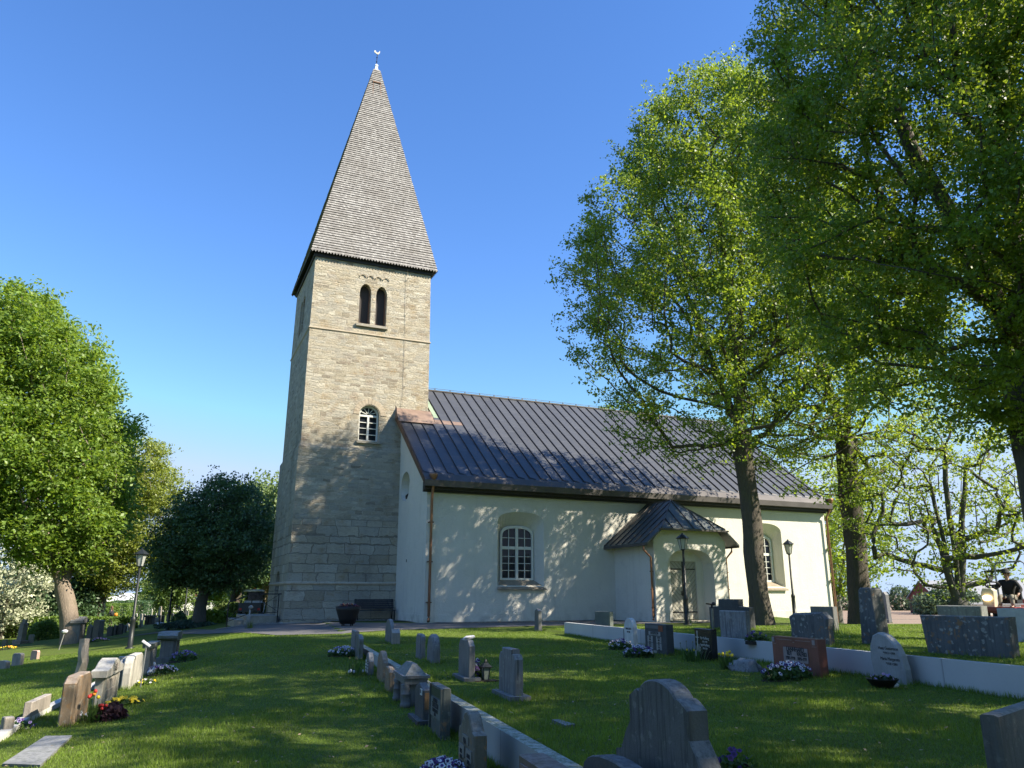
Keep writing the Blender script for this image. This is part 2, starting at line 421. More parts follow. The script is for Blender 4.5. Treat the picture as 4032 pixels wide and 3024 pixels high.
# ------------------------------------------------------------------ church
def masonry():
    t = NT('limestone_masonry'); co = t.coord()
    sx = t.n('ShaderNodeSeparateXYZ'); t.t.links.new(co, sx.inputs[0])
    u = t.math('ADD', sx.outputs[0], t.math('MULTIPLY', sx.outputs[1], 1.0)); z = sx.outputs[2]
    wob = t.noise(co, 0.9, 3); wob2 = t.noise(co, 2.6, 4)
    wob3 = t.noise(co, 6.5, 3)
    u2 = t.math('ADD', t.math('ADD', u, t.math('MULTIPLY', wob, 0.7)), t.math('MULTIPLY', wob3, 0.05))
    # courses swell and shrink with height
    zc = t.n('ShaderNodeCombineXYZ'); t.set(zc.inputs[2], z)
    zn = t.noise(zc.outputs[0], 1.6, 3)
    z2 = t.math('ADD', t.math('ADD', z, t.math('MULTIPLY', zn, 0.75)), t.math('ADD', t.math('MULTIPLY', wob2, 0.17), t.math('MULTIPLY', wob3, 0.035)))
    def bricks(wd, hh, mortar, off, sq):
        v = t.n('ShaderNodeCombineXYZ'); t.set(v.inputs[0], u2); t.set(v.inputs[1], z2)
        b = t.n('ShaderNodeTexBrick'); t.t.links.new(v.outputs[0], b.inputs['Vector'])
        b.offset = off; b.squash = sq; b.squash_frequency = 3; b.offset_frequency = 2
        b.inputs['Scale'].default_value = 1; b.inputs['Brick Width'].default_value = wd; b.inputs['Row Height'].default_value = hh
        b.inputs['Mortar Size'].default_value = mortar; b.inputs['Mortar Smooth'].default_value = 0.35; b.inputs['Bias'].default_value = 0
        b.inputs['Color1'].default_value = (0, 0, 0, 1); b.inputs['Color2'].default_value = (1, 1, 1, 1); b.inputs['Mortar'].default_value = (0.5, 0.5, 0.5, 1)
        return b
    b1 = bricks(0.55, 0.165, 0.015, 0.37, 0.7); b2 = bricks(1.05, 0.44, 0.022, 0.43, 0.75)
    low = t.ramp(t.math('ADD', t.math('DIVIDE', z, 20.0), t.math('MULTIPLY', wob2, 0.03)), [(0.27, 1.0), (0.285, 0.0)])
    tone = t.mix(low, b1.outputs['Color'], b2.outputs['Color']); mort = t.mix(low, b1.outputs['Fac'], b2.outputs['Fac'])
    cc = t.ramp(tone, [(0.0, (0.38, 0.335, 0.265)), (0.2, (0.56, 0.50, 0.385)), (0.5, (0.64, 0.585, 0.47)), (0.72, (0.50, 0.47, 0.40)), (1.0, (0.74, 0.69, 0.57))])
    nb = t.noise(co, 1.7, 5, 0.6)
    cc = t.mix(t.ramp(nb, [(0.55, 0.0), (0.72, 0.65)]), cc, (0.46, 0.33, 0.18))
    cc = t.mix(t.ramp(t.noise(co, 1.1, 4), [(0.57, 0.0), (0.75, 0.55)]), cc, (0.30, 0.20, 0.15))
    fine = t.noise(co, 9, 6, 0.72, stretch=(.7, .7, 3.6))
    cc = t.mix(t.ramp(fine, [(0.33, 0.75), (0.45, 0.0)]), cc, (0.18, 0.155, 0.12))  # thin dark streaks painted in as shadow lines between the courses
    cc = t.mix(t.math('MULTIPLY', mort, 0.8), cc, t.mix(low, (0.62, 0.56, 0.45), (0.27, 0.245, 0.20)))
    # rain-washed grey stains low on the walls
    st = t.math('MULTIPLY', t.ramp(t.noise(co, 0.55, 4, stretch=(1, 1, .45)), [(0.50, 0.0), (0.68, 0.55)]), t.ramp(t.math('DIVIDE', z, 20.0), [(0.1, 0.4), (0.45, 1.0), (0.55, 0.1)]))
    cc = t.mix(st, cc, (0.22, 0.205, 0.175))
    h = t.math('ADD', t.math('MULTIPLY', mort, -1.0), t.math('ADD', t.math('MULTIPLY', tone, 0.5), t.math('MULTIPLY', fine, 2.0)))
    return t.fin(cc, 0.92, t.bump(h, 1.0, 0.08), spec=0.15)
def limewash():
    t = NT('lime_render'); co = t.coord(); a = t.noise(co, 0.7, 4); b = t.noise(co, 11, 5, 0.7)
    a2 = t.noise(co, 2.2, 5, .65)
    cc = t.mix(a, (0.575, 0.56, 0.505), (0.68, 0.665, 0.605)); cc = t.mix(t.ramp(a2, [(0.55, 0.0), (0.7, 0.5)]), cc, (0.52, 0.51, 0.47)); cc = t.mix(t.ramp(t.noise(co, 1.4, 4, stretch=(2.5, 2.5, .18)), [(0.58, 0.0), (0.72, 0.4)]), cc, (0.48, 0.465, 0.415)); cc = t.mix(t.ramp(b, [(0.25, 0.4), (0.45, 0.0)]), cc, (0.46, 0.445, 0.39))
    sx = t.n('ShaderNodeSeparateXYZ'); t.t.links.new(co, sx.inputs[0])
    dirt = t.math('MULTIPLY', t.ramp(t.math('DIVIDE', sx.outputs[2], 10.0), [(0.03, 1.0), (0.11, 0.0)]), t.ramp(t.noise(co, 2.3, 5), [(0.45, 0.0), (0.7, 0.7)]))
    cc = t.mix(dirt, cc, (0.33, 0.32, 0.28))
    return t.fin(cc, 0.93, t.bump(t.math('ADD', b, t.math('MULTIPLY', a, 2)), 0.55, 0.03), spec=0.1)
def roofmetal(name, c1, c2, patch, sheetlen=1.15):
    t = NT(name); co = t.coord(); n = t.noise(co, 1.2, 5); n2 = t.noise(co, 7, 4)
    cc = t.mix(n, c1, c2); cc = t.mix(t.ramp(n2, [(0.55, 0.0), (0.8, 0.4)]), cc, patch)
    sx = t.n('ShaderNodeSeparateXYZ'); t.t.links.new(co, sx.inputs[0])
    v = t.n('ShaderNodeCombineXYZ'); t.set(v.inputs[0], t.math('ADD', sx.outputs[1], 40.0)); t.set(v.inputs[1], t.math('ADD', sx.outputs[0], 0.3))
    b = t.n('ShaderNodeTexBrick'); t.t.links.new(v.outputs[0], b.inputs['Vector']); b.inputs['Scale'].default_value = 1
    b.inputs['Brick Width'].default_value = sheetlen; b.inputs['Row Height'].default_value = 0.6; b.inputs['Mortar Size'].default_value = 0.012; b.offset = 0.5
    b.inputs['Color1'].default_value = (0, 0, 0, 1); b.inputs['Color2'].default_value = (1, 1, 1, 1); b.inputs['Mortar'].default_value = (0.5, 0.5, 0.5, 1)
    cc = t.mix(t.math('MULTIPLY', b.outputs['Color'], 0.22), cc, tuple(x * 1.5 for x in c2))
    cc = t.mix(t.math('MULTIPLY', b.outputs['Fac'], 0.5), cc, tuple(x * 1.7 for x in c2))
    m = t.fin(cc, t.math('ADD', 0.38, t.math('MULTIPLY', n2, 0.25)), t.bump(t.math('ADD', t.math('MULTIPLY', b.outputs['Fac'], 0.6), n), 0.25, 0.02), metal=0.35, spec=0.5)
    return m
def shingles():
    t = NT('grey_shingles'); co = t.coord(); sx = t.n('ShaderNodeSeparateXYZ'); t.t.links.new(co, sx.inputs[0])
    v = t.n('ShaderNodeCombineXYZ'); t.set(v.inputs[0], t.math('ADD', sx.outputs[0], sx.outputs[1])); t.set(v.inputs[1], sx.outputs[2])
    b = t.n('ShaderNodeTexBrick'); t.t.links.new(v.outputs[0], b.inputs['Vector']); b.inputs['Scale'].default_value = 1; b.offset = 0.41
    b.inputs['Brick Width'].default_value = 0.125; b.inputs['Row Height'].default_value = SHN; b.inputs['Mortar Size'].default_value = 0.006
    b.inputs['Color1'].default_value = (0, 0, 0, 1); b.inputs['Color2'].default_value = (1, 1, 1, 1); b.inputs['Mortar'].default_value = (0, 0, 0, 1); b.inputs['Bias'].default_value = 0.1
    cc = t.ramp(b.outputs['Color'], [(0.0, (0.18, 0.172, 0.168)), (0.4, (0.245, 0.236, 0.232)), (0.75, (0.285, 0.277, 0.272)), (1.0, (0.36, 0.352, 0.346))])
    cc = t.mix(t.ramp(t.noise(co, 0.5, 4), [(0.4, 0.0), (0.7, 0.45)]), cc, (0.17, 0.155, 0.14))
    cc = t.mix(t.ramp(t.noise(co, 24, 3, stretch=(1, 1, .2)), [(0.5, 0.0), (0.7, 0.35)]), cc, (0.10, 0.09, 0.08))
    return t.fin(cc, 0.85, t.bump(b.outputs['Color'], 0.3, 0.02))
SHN = 15.0 / 92
M_MAS, M_LIME = masonry(), limewash()
M_ROOF = roofmetal('dark_roof_metal', (0.068, 0.073, 0.083), (0.090, 0.096, 0.108), (0.115, 0.117, 0.122))
M_PROOF = roofmetal('porch_roof_copper', (0.062, 0.075, 0.076), (0.088, 0.10, 0.10), (0.10, 0.085, 0.07), 1.4)
M_SHIN = shingles()
M_COP = plain('copper', (0.30, 0.155, 0.095), 0.5, 0.5, 3.0, 0.45, 0.1)
M_COPD = plain('dull_copper_sheet', (0.25, 0.175, 0.135), 0.55, 0.5, 2.5, 0.3, 0.1)
M_COPB = plain('brown_copper', (0.13, 0.072, 0.045), 0.5, 0.6, 2.2, 0.45, 0.1)
M_GUT = plain('dark_gutter', (0.088, 0.08, 0.078), 0.5, 0.55, 1.5, 0.3, 0.1)
M_PATINA = plain('green_patina', (0.26, 0.34, 0.24), 0.6, 0.35, 3.0, 0.1)
M_FASC = plain('black_tarred_board', (0.022, 0.021, 0.022), 0.6, 0.3)
M_WOODG = plain('grey_white_paint', (0.52, 0.54, 0.52), 0.6, 0.08)
M_WINFR = plain('window_paint', (0.62, 0.63, 0.60), 0.55, 0.06)
M_DKWOOD = plain('dark_shutter_wood', (0.035, 0.028, 0.026), 0.7, 0.3, 12)
M_BRWOOD = plain('brown_wood', (0.16, 0.085, 0.05), 0.7, 0.3, 12)
M_IRON = plain('black_iron', (0.02, 0.02, 0.022), 0.5, 0.2, 20, 0.4)
M_SILL = stone('sill_stone', (0.32, 0.29, 0.24), 0.25, 0.4)
M_TSTONE = stone('dressed_stone', (0.43, 0.36, 0.27), 0.2, 0, 0.3, 0, 0, 20)
M_DOOR = plain('door_boards', (0.40, 0.385, 0.325), 0.7, 0.12, 8)
M_DGROOVE = plain('door_groove', (0.16, 0.15, 0.12), 0.8, 0.1)
def glassm():
    t = NT('window_glass'); co = t.coord(); n = t.noise(co, 2.5, 3)
    t.b.inputs['Coat Weight'].default_value = 0.0
    return t.fin(t.mix(n, (0.008, 0.010, 0.016), (0.025, 0.03, 0.04)), 0.02, t.bump(n, 0.08, 0.02), spec=0.22)
M_GLASS = glassm()
CH = empty('church', L2W(0, 0, 0), math.pi / 2 - CHA, 'white rendered church with stone tower, tall shingled spire and dark metal roof', 'church')
# local frame of the church: x = e, y = -n (north), z up
def bld(mb, name, mat, parent=CH, smooth=False): return mb.build(name, mat, parent, smooth)
def arch_pts(x0, x1, z0, zs, zt_, k=14, p=2.0):
    """outline (x,z): straight jambs, curved head from spring zs up to crown zt_"""
    c = (x0 + x1) / 2; h = (x1 - x0) / 2
    pts = [(x0, z0), (x1, z0), (x1, zs)]
    for i in range(1, k):
        a = math.pi * i / k
        pts.append((c + h * math.copysign(abs(math.cos(a)) ** (2 / p), math.cos(a)), zs + (zt_ - zs) * math.sin(a) ** (2 / p)))
    pts.append((x0, zs)); return pts
LN = 24.1; NW = 16.38; RIDGE = 13.2; RC = 8.19
# --- nave wall
mb = MB(); mb.prism([(0, -1.8), (NW, -1.8), (NW, 6.55), (RC, 12.85), (0, 6.55)], 0, LN, 'x')
nave = bld(mb, 'nave_wall', M_LIME)
def loft(o1, y1, o2, y2):
    """cutting shape that narrows from outline o1 to o2"""
    m = MB(); n = len(o1); vs = [(x, y1, z) for x, z in o1] + [(x, y2, z) for x, z in o2]
    fs = [(j, (j + 1) % n, n + (j + 1) % n, n + j) for j in range(n)] + [tuple(range(n)), tuple(range(n, 2 * n))]
    return m.add(vs, fs)
def nave_window(c):
    outer = arch_pts(c - 1.19, c + 1.19, 1.95, 5.0, 5.46, 14, 2.3)
    ext = arch_pts(c - 1.19 - .07, c + 1.19 + .07, 1.95 - .05, 5.02, 5.50, 14, 2.3)
    inner = arch_pts(c - 0.88, c + 0.88, 2.22, 4.30, 4.80, 14, 2.6)
    return loft(ext, -0.1, inner, 0.62)
WINS = (4.72, 12.0 - 100, 19.55)
ov = MB(); oval = [(3.7 + .80 * math.cos(a), 6.83 + .74 * math.sin(a)) for a in np.linspace(0, 2 * math.pi, 24, endpoint=False)]
ov.prism(oval, -0.1, 0.42, 'x')
cut(nave, [nave_window(4.72), nave_window(19.55), ov])
mb = MB(); mb.box(-.035, LN + .03, -.035, NW, -1.8, .72); bld(mb, 'plinth', M_LIME)
mb = MB(); mb.box(-.012, .002, 2.97, 3.05, 3.08, 3.22); bld(mb, 'iron_anchor', M_IRON)
mb = MB(); mb.tube([(0.16, 3.78, 6.22), (0.16, 3.70, 6.36), (0.16, 3.62, 6.45)], [.1, .13, .05], 8); bld(mb, 'niche_object', M_IRON)  # small dark shape in the oval niche, not identified
def build_nave_window(c):
    fr = MB(); y = 0.50
    out = arch_pts(c - .87, c + .87, 2.23, 4.30, 4.79, 14, 2.6)
    gl = MB(); gl.prism(arch_pts(c - .84, c + .84, 2.26, 4.3, 4.75, 14, 2.6), y + .05, y + .07)
    # frame ring
    inn = arch_pts(c - .77, c + .77, 2.33, 4.26, 4.66, 14, 2.6); n = len(out)
    vs = [(x, y - .03, z) for x, z in out] + [(x, y - .03, z) for x, z in inn] + [(x, y + .06, z) for x, z in out] + [(x, y + .06, z) for x, z in inn]
    fs = []
    for j in range(n):
        k = (j + 1) % n; fs += [(j, k, n + k, n + j), (n + j, n + k, 3 * n + k, 3 * n + j), (2 * n + j, 2 * n + k, k, j)]
    fr.add(vs, fs)
    fr.box(c - .07, c + .07, y - .02, y + .05, 2.33, 4.66)                 # mullion
    fr.box(c - .77, c - .071, y - .018, y + .05, 3.66, 3.80); fr.box(c + .071, c + .77, y - .018, y + .05, 3.66, 3.80)   # transom
    wo = bld(fr, 'window', M_WINFR)
    bar = MB()
    for sx in (-1, 1):
        bar.box(c + sx * .42 - .016, c + sx * .42 + .016, y - .003, y + .045, 2.34, 3.655)
        bar.box(c + sx * .42 - .016, c + sx * .42 + .016, y - .003, y + .045, 3.805, 4.60)
        a, b = (c - .765, c - .075) if sx < 0 else (c + .075, c + .765)
        for z in (2.68, 3.01, 3.33, 4.20): bar.box(a, b, y - .001, y + .043, z - .014, z + .014)
    bar.build('glazing_bars', M_WINFR, wo); gl.build('pane', M_GLASS, wo)
    si = MB(); si.add([(c - 1.27, -.13, 1.84), (c + 1.27, -.13, 1.84), (c + .88, .47, 2.24), (c - .88, .47, 2.24), (c - 1.27, -.13, 1.78), (c + 1.27, -.13, 1.78), (c + .88, .47, 2.10), (c - .88, .47, 2.10)],
           [(0, 1, 2, 3), (4, 7, 6, 5), (0, 4, 5, 1), (1, 5, 6, 2), (3, 2, 6, 7), (0, 3, 7, 4)])
    so = si.build('sill', plain('wooden_sill', (0.27, 0.225, 0.17), 0.8, 0.45, 5), wo)
    so['label'] = 'weathered wooden sill below the window'
build_nave_window(4.72); build_nave_window(19.55)
# --- nave roof with standing seams
SL = (RIDGE - 6.68) / (RC + .55); e0, e1 = -.32, LN + .12
rz = lambda y: 6.68 + (y + .55) * SL
mb = MB()
for sgn in (0, 1):
    f = (lambda y: y) if sgn == 0 else (lambda y: 2 * RC - y)
    mb.add([(e0, f(-.55), rz(-.55)), (e1, f(-.55), rz(-.55)), (e1, f(RC), RIDGE), (e0, f(RC), RIDGE),
            (e0, f(-.55), rz(-.55) - .12), (e1, f(-.55), rz(-.55) - .12), (e1, f(RC), RIDGE - .12), (e0, f(RC), RIDGE - .12)],
           [(0, 1, 2, 3), (4, 7, 6, 5), (0, 4, 5, 1), (1, 5, 6, 2), (0, 3, 7, 4)])
roof = bld(mb, 'nave_roof', M_ROOF)
mb = MB(); x = e0 + .04; k = 0
while x < e1:
    bow = 0.012 * math.sin(k * 2.1)
    for y0, y1 in ((-.10, 2.6), (2.6, 5.4), (5.4, RC - .02)):
        a = Vector((x + bow * (y0 > 1), y0, rz(y0) + .03)); b = Vector((x + bow * (y1 > 1) + 0.01 * math.sin(k + y1), y1, rz(y1) + .03))
        mb.beam(a, b, .022, .075)
    # bent-over foot of each seam
    mb.add([(x - .02, -.08, rz(-.08) + .065), (x + .02, -.08, rz(-.08) + .065), (x + .30, -.16, rz(-.16) + .045), (x + .30, -.20, rz(-.2) + .012), (x - .02, -.14, rz(-.14) + .01)], [(0, 1, 2, 3, 4)])
    x += .605; k += 1
mb.build('roof_seam', plain('seam_metal', (0.045, 0.045, 0.05), 0.5, 0.2, 5, 0.3), roof)
mb = MB(); mb.box(1.35, e1, RC - .09, RC + .09, RIDGE - .02, RIDGE + .05)
for i in range(24): mb.box(1.9 + i * .95, 1.94 + i * .95, RC - .03, RC + .03, RIDGE + .05, RIDGE + .17)
mb.beam((1.6, RC, RIDGE + .16), (e1, RC, RIDGE + .16), .018); mb.build('ridge_rail', M_GUT, roof)
mb = MB()                                                              # box gutter along the eaves, then the dark boarded cornice below
mb.add([(e0, -.36, rz(-.36) + .10), (e1, -.36, rz(-.36) + .10), (e1, -.62, rz(-.62) - .02), (e0, -.62, rz(-.62) - .02), (e0, -.60, 6.33), (e1, -.60, 6.33), (e1, -.36, 6.33), (e0, -.36, 6.33)],
       [(0, 3, 2, 1), (3, 4, 5, 2), (4, 7, 6, 5), (0, 1, 6, 7), (0, 7, 4, 3), (1, 2, 5, 6)])
mb.build('gutter', M_GUT, roof)
mb = MB(); mb.box(e0 + .1, e1 - .05, -.50, .02, 6.34, 6.56); mb.box(e0 + .1, e1 - .05, -.34, .02, 6.20, 6.338); mb.box(e0 + .1, e1 - .05, -.16, .02, 6.12, 6.198)
bld(mb, 'cornice', M_FASC)
mb = MB()
for yy0, yy1 in ((-.55, RC),):
    mb.add([(e0 - .02, yy0, rz(yy0) + .03), (e0 + .10, yy0, rz(yy0) + .03), (e0 + .10, yy1, rz(yy1) + .03), (e0 - .02, yy1, rz(yy1) + .03), (e0 - .02, yy0, rz(yy0) - .26), (e0 + .03, yy0, rz(yy0) - .26), (e0 + .03, yy1, rz(yy1) - .26), (e0 - .02, yy1, rz(yy1) - .26)],
           [(0, 1, 2, 3), (0, 3, 7, 4), (4, 7, 6, 5), (1, 5, 6, 2), (0, 4, 5, 1)])
bld(mb, 'verge', M_COPB)
# copper apron where the roof meets the tower, verdigris beside it
mb = MB()
yt = 4.90
mb.add([(-.30, yt, 11.15), (1.60, yt, 11.12), (1.62, yt - .28, 10.86), (-.34, yt - .28, 10.86), (1.62, yt - .75, rz(yt - .75) + .10), (-.36, yt - .75, rz(yt - .75) + .10)], [(0, 1, 2, 3), (3, 2, 4, 5)])
mb.add([(-.36, yt, 11.30), (-.30, yt - .05, 11.15), (-.34, yt - .5, rz(yt - .5) + .2), (-.38, yt, 10.5)], [(0, 1, 2, 3)])
mb.add([(1.60, yt, 11.12), (1.60, yt + 3.2, rz(yt + 3.2) + .35), (1.74, yt + 3.2, rz(yt + 3.2) + .02), (1.74, yt - .4, rz(yt - .4) + .02), (1.62, yt - .28, 10.9)], [(0, 1, 2, 3, 4)])
bld(mb, 'flashing', M_COPD)
mb = MB(); mb.add([(1.5, yt + .1, rz(yt + .1) + .012), (2.08, yt + .1, rz(yt + .1) + .012), (2.08, RC - .1, rz(RC - .1) + .012), (1.5, RC - .1, rz(RC - .1) + .012)], [(0, 1, 2, 3)]); bld(mb, 'verdigris_sheet', M_PATINA)
mb = MB(); mb.add([(1.7, yt - .55, rz(yt - .55) + .010), (3.35, yt - .45, rz(yt - .45) + .010), (3.35, yt - .15, rz(yt - .15) + .010), (1.7, yt - .1, rz(yt - .1) + .010)], [(0, 1, 2, 3)]); bld(mb, 'copper_strip', M_COPD)
# down pipes
def downpipe(x, y, zt_, zb_, kick, mat=M_COP, top=None):
    m = MB(); r = .062
    m.lathe([(.05, 0), (.16, .26), (.20, .34), (.20, .42)], 10, (top[0], top[1], zt_ - .12))
    m.tube([(top[0], top[1], zt_ - .05), (top[0], top[1], zt_ - .22), (x, y, zt_ - .75), (x, y, zb_ + .32), (x + kick[0] * .02, y + kick[1] * .02, zb_ + .22), (x + kick[0], y + kick[1], zb_ + .10)], r, 10)
    o = bld(m, 'downpipe', mat, smooth=True)
    for z in np.arange(zb_ + .9, zt_ - .9, 1.75): m = MB(); m.box(x - .11, x + .11, y - .03, y + .16, z - .025, z + .025); m.build('bracket', M_COPB, o)
    return o
downpipe(.16, -.22, 6.62, .34, (-.05, -.12), top=(.12, -.52)); downpipe(LN - .02, -.2, 6.62, -.3, (.0, -.12), top=(LN + .05, -.52))
# --- tower
TC = (-1.83, 8.19); H0 = 3.27
tower_rows = [(-.8, .34), (.22, .34), (.27, .26), (2.06, .17), (8.72, .13), (8.92, .02), (14.98, .0), (19.32, -.05)]
mb = MB(); n = len(tower_rows); vs = []
for z, d in tower_rows:
    h = H0 + d; vs += [(TC[0] - h, TC[1] - h, z), (TC[0] + h, TC[1] - h, z), (TC[0] + h, TC[1] + h, z), (TC[0] - h, TC[1] + h, z)]
fs = [(i * 4 + j, i * 4 + (j + 1) % 4, i * 4 + 4 + (j + 1) % 4, i * 4 + 4 + j) for i in range(n - 1) for j in range(4)] + [(3, 2, 1, 0), (4 * n - 4, 4 * n - 3, 4 * n - 2, 4 * n - 1)]
mb.add(vs, fs); tower = bld(mb, 'tower_wall', M_MAS)
YF = TC[1] - H0
def towin(x0, x1, z0, zs, zt_, d=.42):
    m = MB(); m.prism(arch_pts(x0, x1, z0, zs, zt_, 12), YF - .5, YF + d); return m
wc = MB(); wc.prism([(y, z) for y, z in arch_pts(7.55, 8.25, 15.7, 17.4, 17.85)], TC[0] - H0 - .5, TC[0] - H0 + .4, 'x')
wc2 = MB(); wc2.prism([(y, z) for y, z in arch_pts(8.45, 9.15, 15.7, 17.4, 17.85)], TC[0] - H0 - .5, TC[0] - H0 + .4, 'x')
wd = MB(); wd.prism([(y, z) for y, z in arch_pts(7.6, 9.1, .4, 2.1, 2.75)], TC[0] - H0 - .7, TC[0] - H0 + .4, 'x')
cut(tower, [towin(-2.58, -1.95, 15.58, 17.38, 17.93, .55), towin(-1.68, -1.07, 15.58, 17.36, 17.90, .55), towin(-2.26, -1.20, 9.22, 10.62, 11.16, .32), wc, wc2, wd])
# string courses
def ring(z, d, hgt, name):
    m = MB(); h = H0 + d; k = .055
    prof = [(0, 0), (k, hgt * .35), (k, hgt * .75), (0, hgt)]
    vs = []
    for o_, zz in prof:
        hh = h + o_; vs += [(TC[0] - hh, TC[1] - hh, z + zz), (TC[0] + hh, TC[1] - hh, z + zz), (TC[0] + hh, TC[1] + hh, z + zz), (TC[0] - hh, TC[1] + hh, z + zz)]
    m.add(vs, [(i * 4 + j, i * 4 + (j + 1) % 4, i * 4 + 4 + (j + 1) % 4, i * 4 + 4 + j) for i in range(3) for j in range(4)])
    return bld(m, name, M_TSTONE)
ring(14.96, -.005, .13, 'string_course'); ring(2.0, .165, .17, 'string_course'); ring(.20, .25, .12, 'string_course')
# belfry window
sh = MB(); sh.box(-2.60, -1.93, YF + .40, YF + .45, 15.5, 18.0); sh.box(-1.70, -1.05, YF + .40, YF + .45, 15.5, 18.0)
bf = bld(sh, 'belfry_window', M_DKWOOD)
fr = MB()
for a, b in ((-2.58, -1.95), (-1.68, -1.07)):
    fr.box(a, a + .045, YF + .34, YF + .40, 15.62, 17.7); fr.box(b - .06, b, YF + .34, YF + .40, 15.62, 17.7); fr.box(a + .046, b - .061, YF + .34, YF + .40, 15.62, 15.70); fr.box(a + .1, b - .1, YF + .36, YF + .395, 15.74, 15.78)
fr.build('frame', M_BRWOOD, bf)
cm = MB(); cm.lathe([(.135, 0), (.10, .08), (.085, .14), (.08, .95), (.10, 1.0), (.085, 1.05), (.09, 1.2), (.15, 1.42), (.17, 1.55)], 12, (-1.815, YF + .16, 15.60))
cm.build('column', M_TSTONE, bf, smooth=True)
si = MB(); si.box(-2.72, -.98, YF - .12, YF + .3, 15.44, 15.58); si.build('sill', M_SILL, bf)
# arcade moulding over it
mb = MB()
for i in range(4):
    c = -2.45 + i * .43
    pts = [(c + .17 * math.cos(a), YF - .005, 18.30 + .15 * math.sin(a)) for a in np.linspace(0, math.pi, 9)]
    mb.tube(pts, .025, 6)
bld(mb, 'blind_arcade', M_TSTONE)
# lower tower window
fr = MB(); y = YF + .2; c = -1.73
out = arch_pts(c - .53, c + .53, 9.24, 10.62, 11.15); inn = arch_pts(c - .45, c + .45, 9.32, 10.62, 11.06); n = len(out)
vs = [(x, y, z) for x, z in out] + [(x, y, z) for x, z in inn] + [(x, y + .1, z) for x, z in out] + [(x, y + .1, z) for x, z in inn]
fs = []
for j in range(n):
    k = (j + 1) % n; fs += [(j, k, n + k, n + j), (n + j, n + k, 3 * n + k, 3 * n + j)]
fr.add(vs, fs); fr.box(c - .05, c + .05, y - .01, y + .08, 9.32, 10.56); fr.box(c - .45, c + .45, y - .012, y + .08, 10.56, 10.66)
tw = bld(fr, 'tower_window', M_WINFR)
for sx in (-1, 1):
    for z in (9.93, 9.60, 10.24): gb = MB(); gb.box(c + sx * .25 - .2, c + sx * .25 + .2, y + .02, y + .06, z, z + .035); gb.build('glazing_bar', M_WINFR, tw)
for a in (30, 60, 90, 120, 150): gb = MB(); gb.beam((c + .1 * math.cos(R(a)), y + .04, 10.66 + .1 * math.sin(R(a))), (c + .46 * math.cos(R(a)), y + .04, 10.62 + .42 * math.sin(R(a))), .035); gb.build('glazing_bar', M_WINFR, tw)
gl = MB(); gl.box(c - .5, c + .5, y + .085, y + .095, 9.28, 11.12); gl.build('pane', M_GLASS, tw)
si = MB(); si.box(c - .62, c + .66, YF - .14, YF + .25, 9.10, 9.22); si.build('sill', M_SILL, tw)
vo = MB(); N = 13
for i in range(N):
    a0, a1 = math.pi * i / N + .012, math.pi * (i + 1) / N - .012
    q = [(c + r_ * math.cos(a), 10.62 + r_ * math.sin(a) * 1.0) for r_, a in ((.58, a0), (.86, a0), (.86, a1), (.58, a1))]
    vo.prism(q, YF - .035, YF + .1)
vo.build('arch_stones', M_TSTONE, tw)
# west front: belfry slits and door
mb = MB(); xw = TC[0] - H0
mb.box(xw + .3, xw + .34, 7.5, 8.3, 15.6, 17.9); mb.box(xw + .3, xw + .34, 8.4, 9.2, 15.6, 17.9); bld(mb, 'belfry_shutter', M_DKWOOD)
mb = MB(); mb.box(xw + .05, xw + .12, 7.55, 9.15, .3, 2.8); bld(mb, 'tower_door', M_DKWOOD)
# lightning conductor
mb = MB(); pts = [(.02, YF - .045, z) for z in np.arange(19.2, 11.2, -.9)] + [(-.02, YF - .08, 11.2), (.3, YF - .9, 10.4), (1.8, YF - .9, 10.38)]
mb.tube(pts, .008, 5)
for z in np.arange(18.6, 11.4, -1.05): mb.beam((.02, YF + .02, z - .06), (.08, YF - .12, z + .05), .02)
bld(mb, 'lightning_conductor', M_TSTONE)
# --- spire
zs0, zs1 = 19.30, 34.0; hs = H0 + .22; N = 92; SX = (TC[0] + .16, TC[1])
mb = MB(); hb = lambda z: hs * (1 - (z - zs0) / (34.75 - zs0)) ** 1.0
def sq(h, z, k): cx = TC[0] + .16 * k; return [(cx - h, TC[1] - h, z), (cx + h, TC[1] - h, z), (cx + h, TC[1] + h, z), (cx - h, TC[1] + h, z)]
rs = random.Random(3)
for i in range(N):
    z0 = zs0 + (zs1 - zs0) * i / N; z1 = zs0 + (zs1 - zs0) * (i + 1) / N; k = i / N
    j = rs.uniform(-.008, .008)
    mb.add(sq(hb(z0) + .055 + j, z0, k) + sq(hb(z1) + .004, z1 + .01, k), [(a, (a + 1) % 4, 4 + (a + 1) % 4, 4 + a) for a in range(4)])
    if i: mb.add(sq(hb(z0) + .055 + j, z0, k) + sq(hb(z0) - .03, z0 + .002, k), [((a + 1) % 4, a, 4 + a, 4 + (a + 1) % 4) for a in range(4)])
# toothed lowest course
for side in range(4):
    c0, c1 = sq(hs + .045, zs0, 0)[side], sq(hs + .045, zs0, 0)[(side + 1) % 4]
    n = 44
    for i in range(n):
        p = [c0[a] + (c1[a] - c0[a]) * i / n for a in range(2)]; q_ = [c0[a] + (c1[a] - c0[a]) * (i + 1) / n for a in range(2)]
        mb.add([(p[0], p[1], zs0), (q_[0], q_[1], zs0), ((p[0] + q_[0]) / 2, (p[1] + q_[1]) / 2, zs0 - .11)], [(0, 1, 2)])
spire = bld(mb, 'spire', M_SHIN)
mb = MB(); mb.add(sq(hs + .02, zs0 + .005, 0) + sq(H0 - .3, zs0 + .2, 0), [(a, (a + 1) % 4, 4 + (a + 1) % 4, 4 + a) for a in range(4)]); mb.box(TC[0] - H0 - .03, TC[0] + H0 + .03, TC[1] - H0 - .03, TC[1] + H0 + .03, 19.06, 19.29)
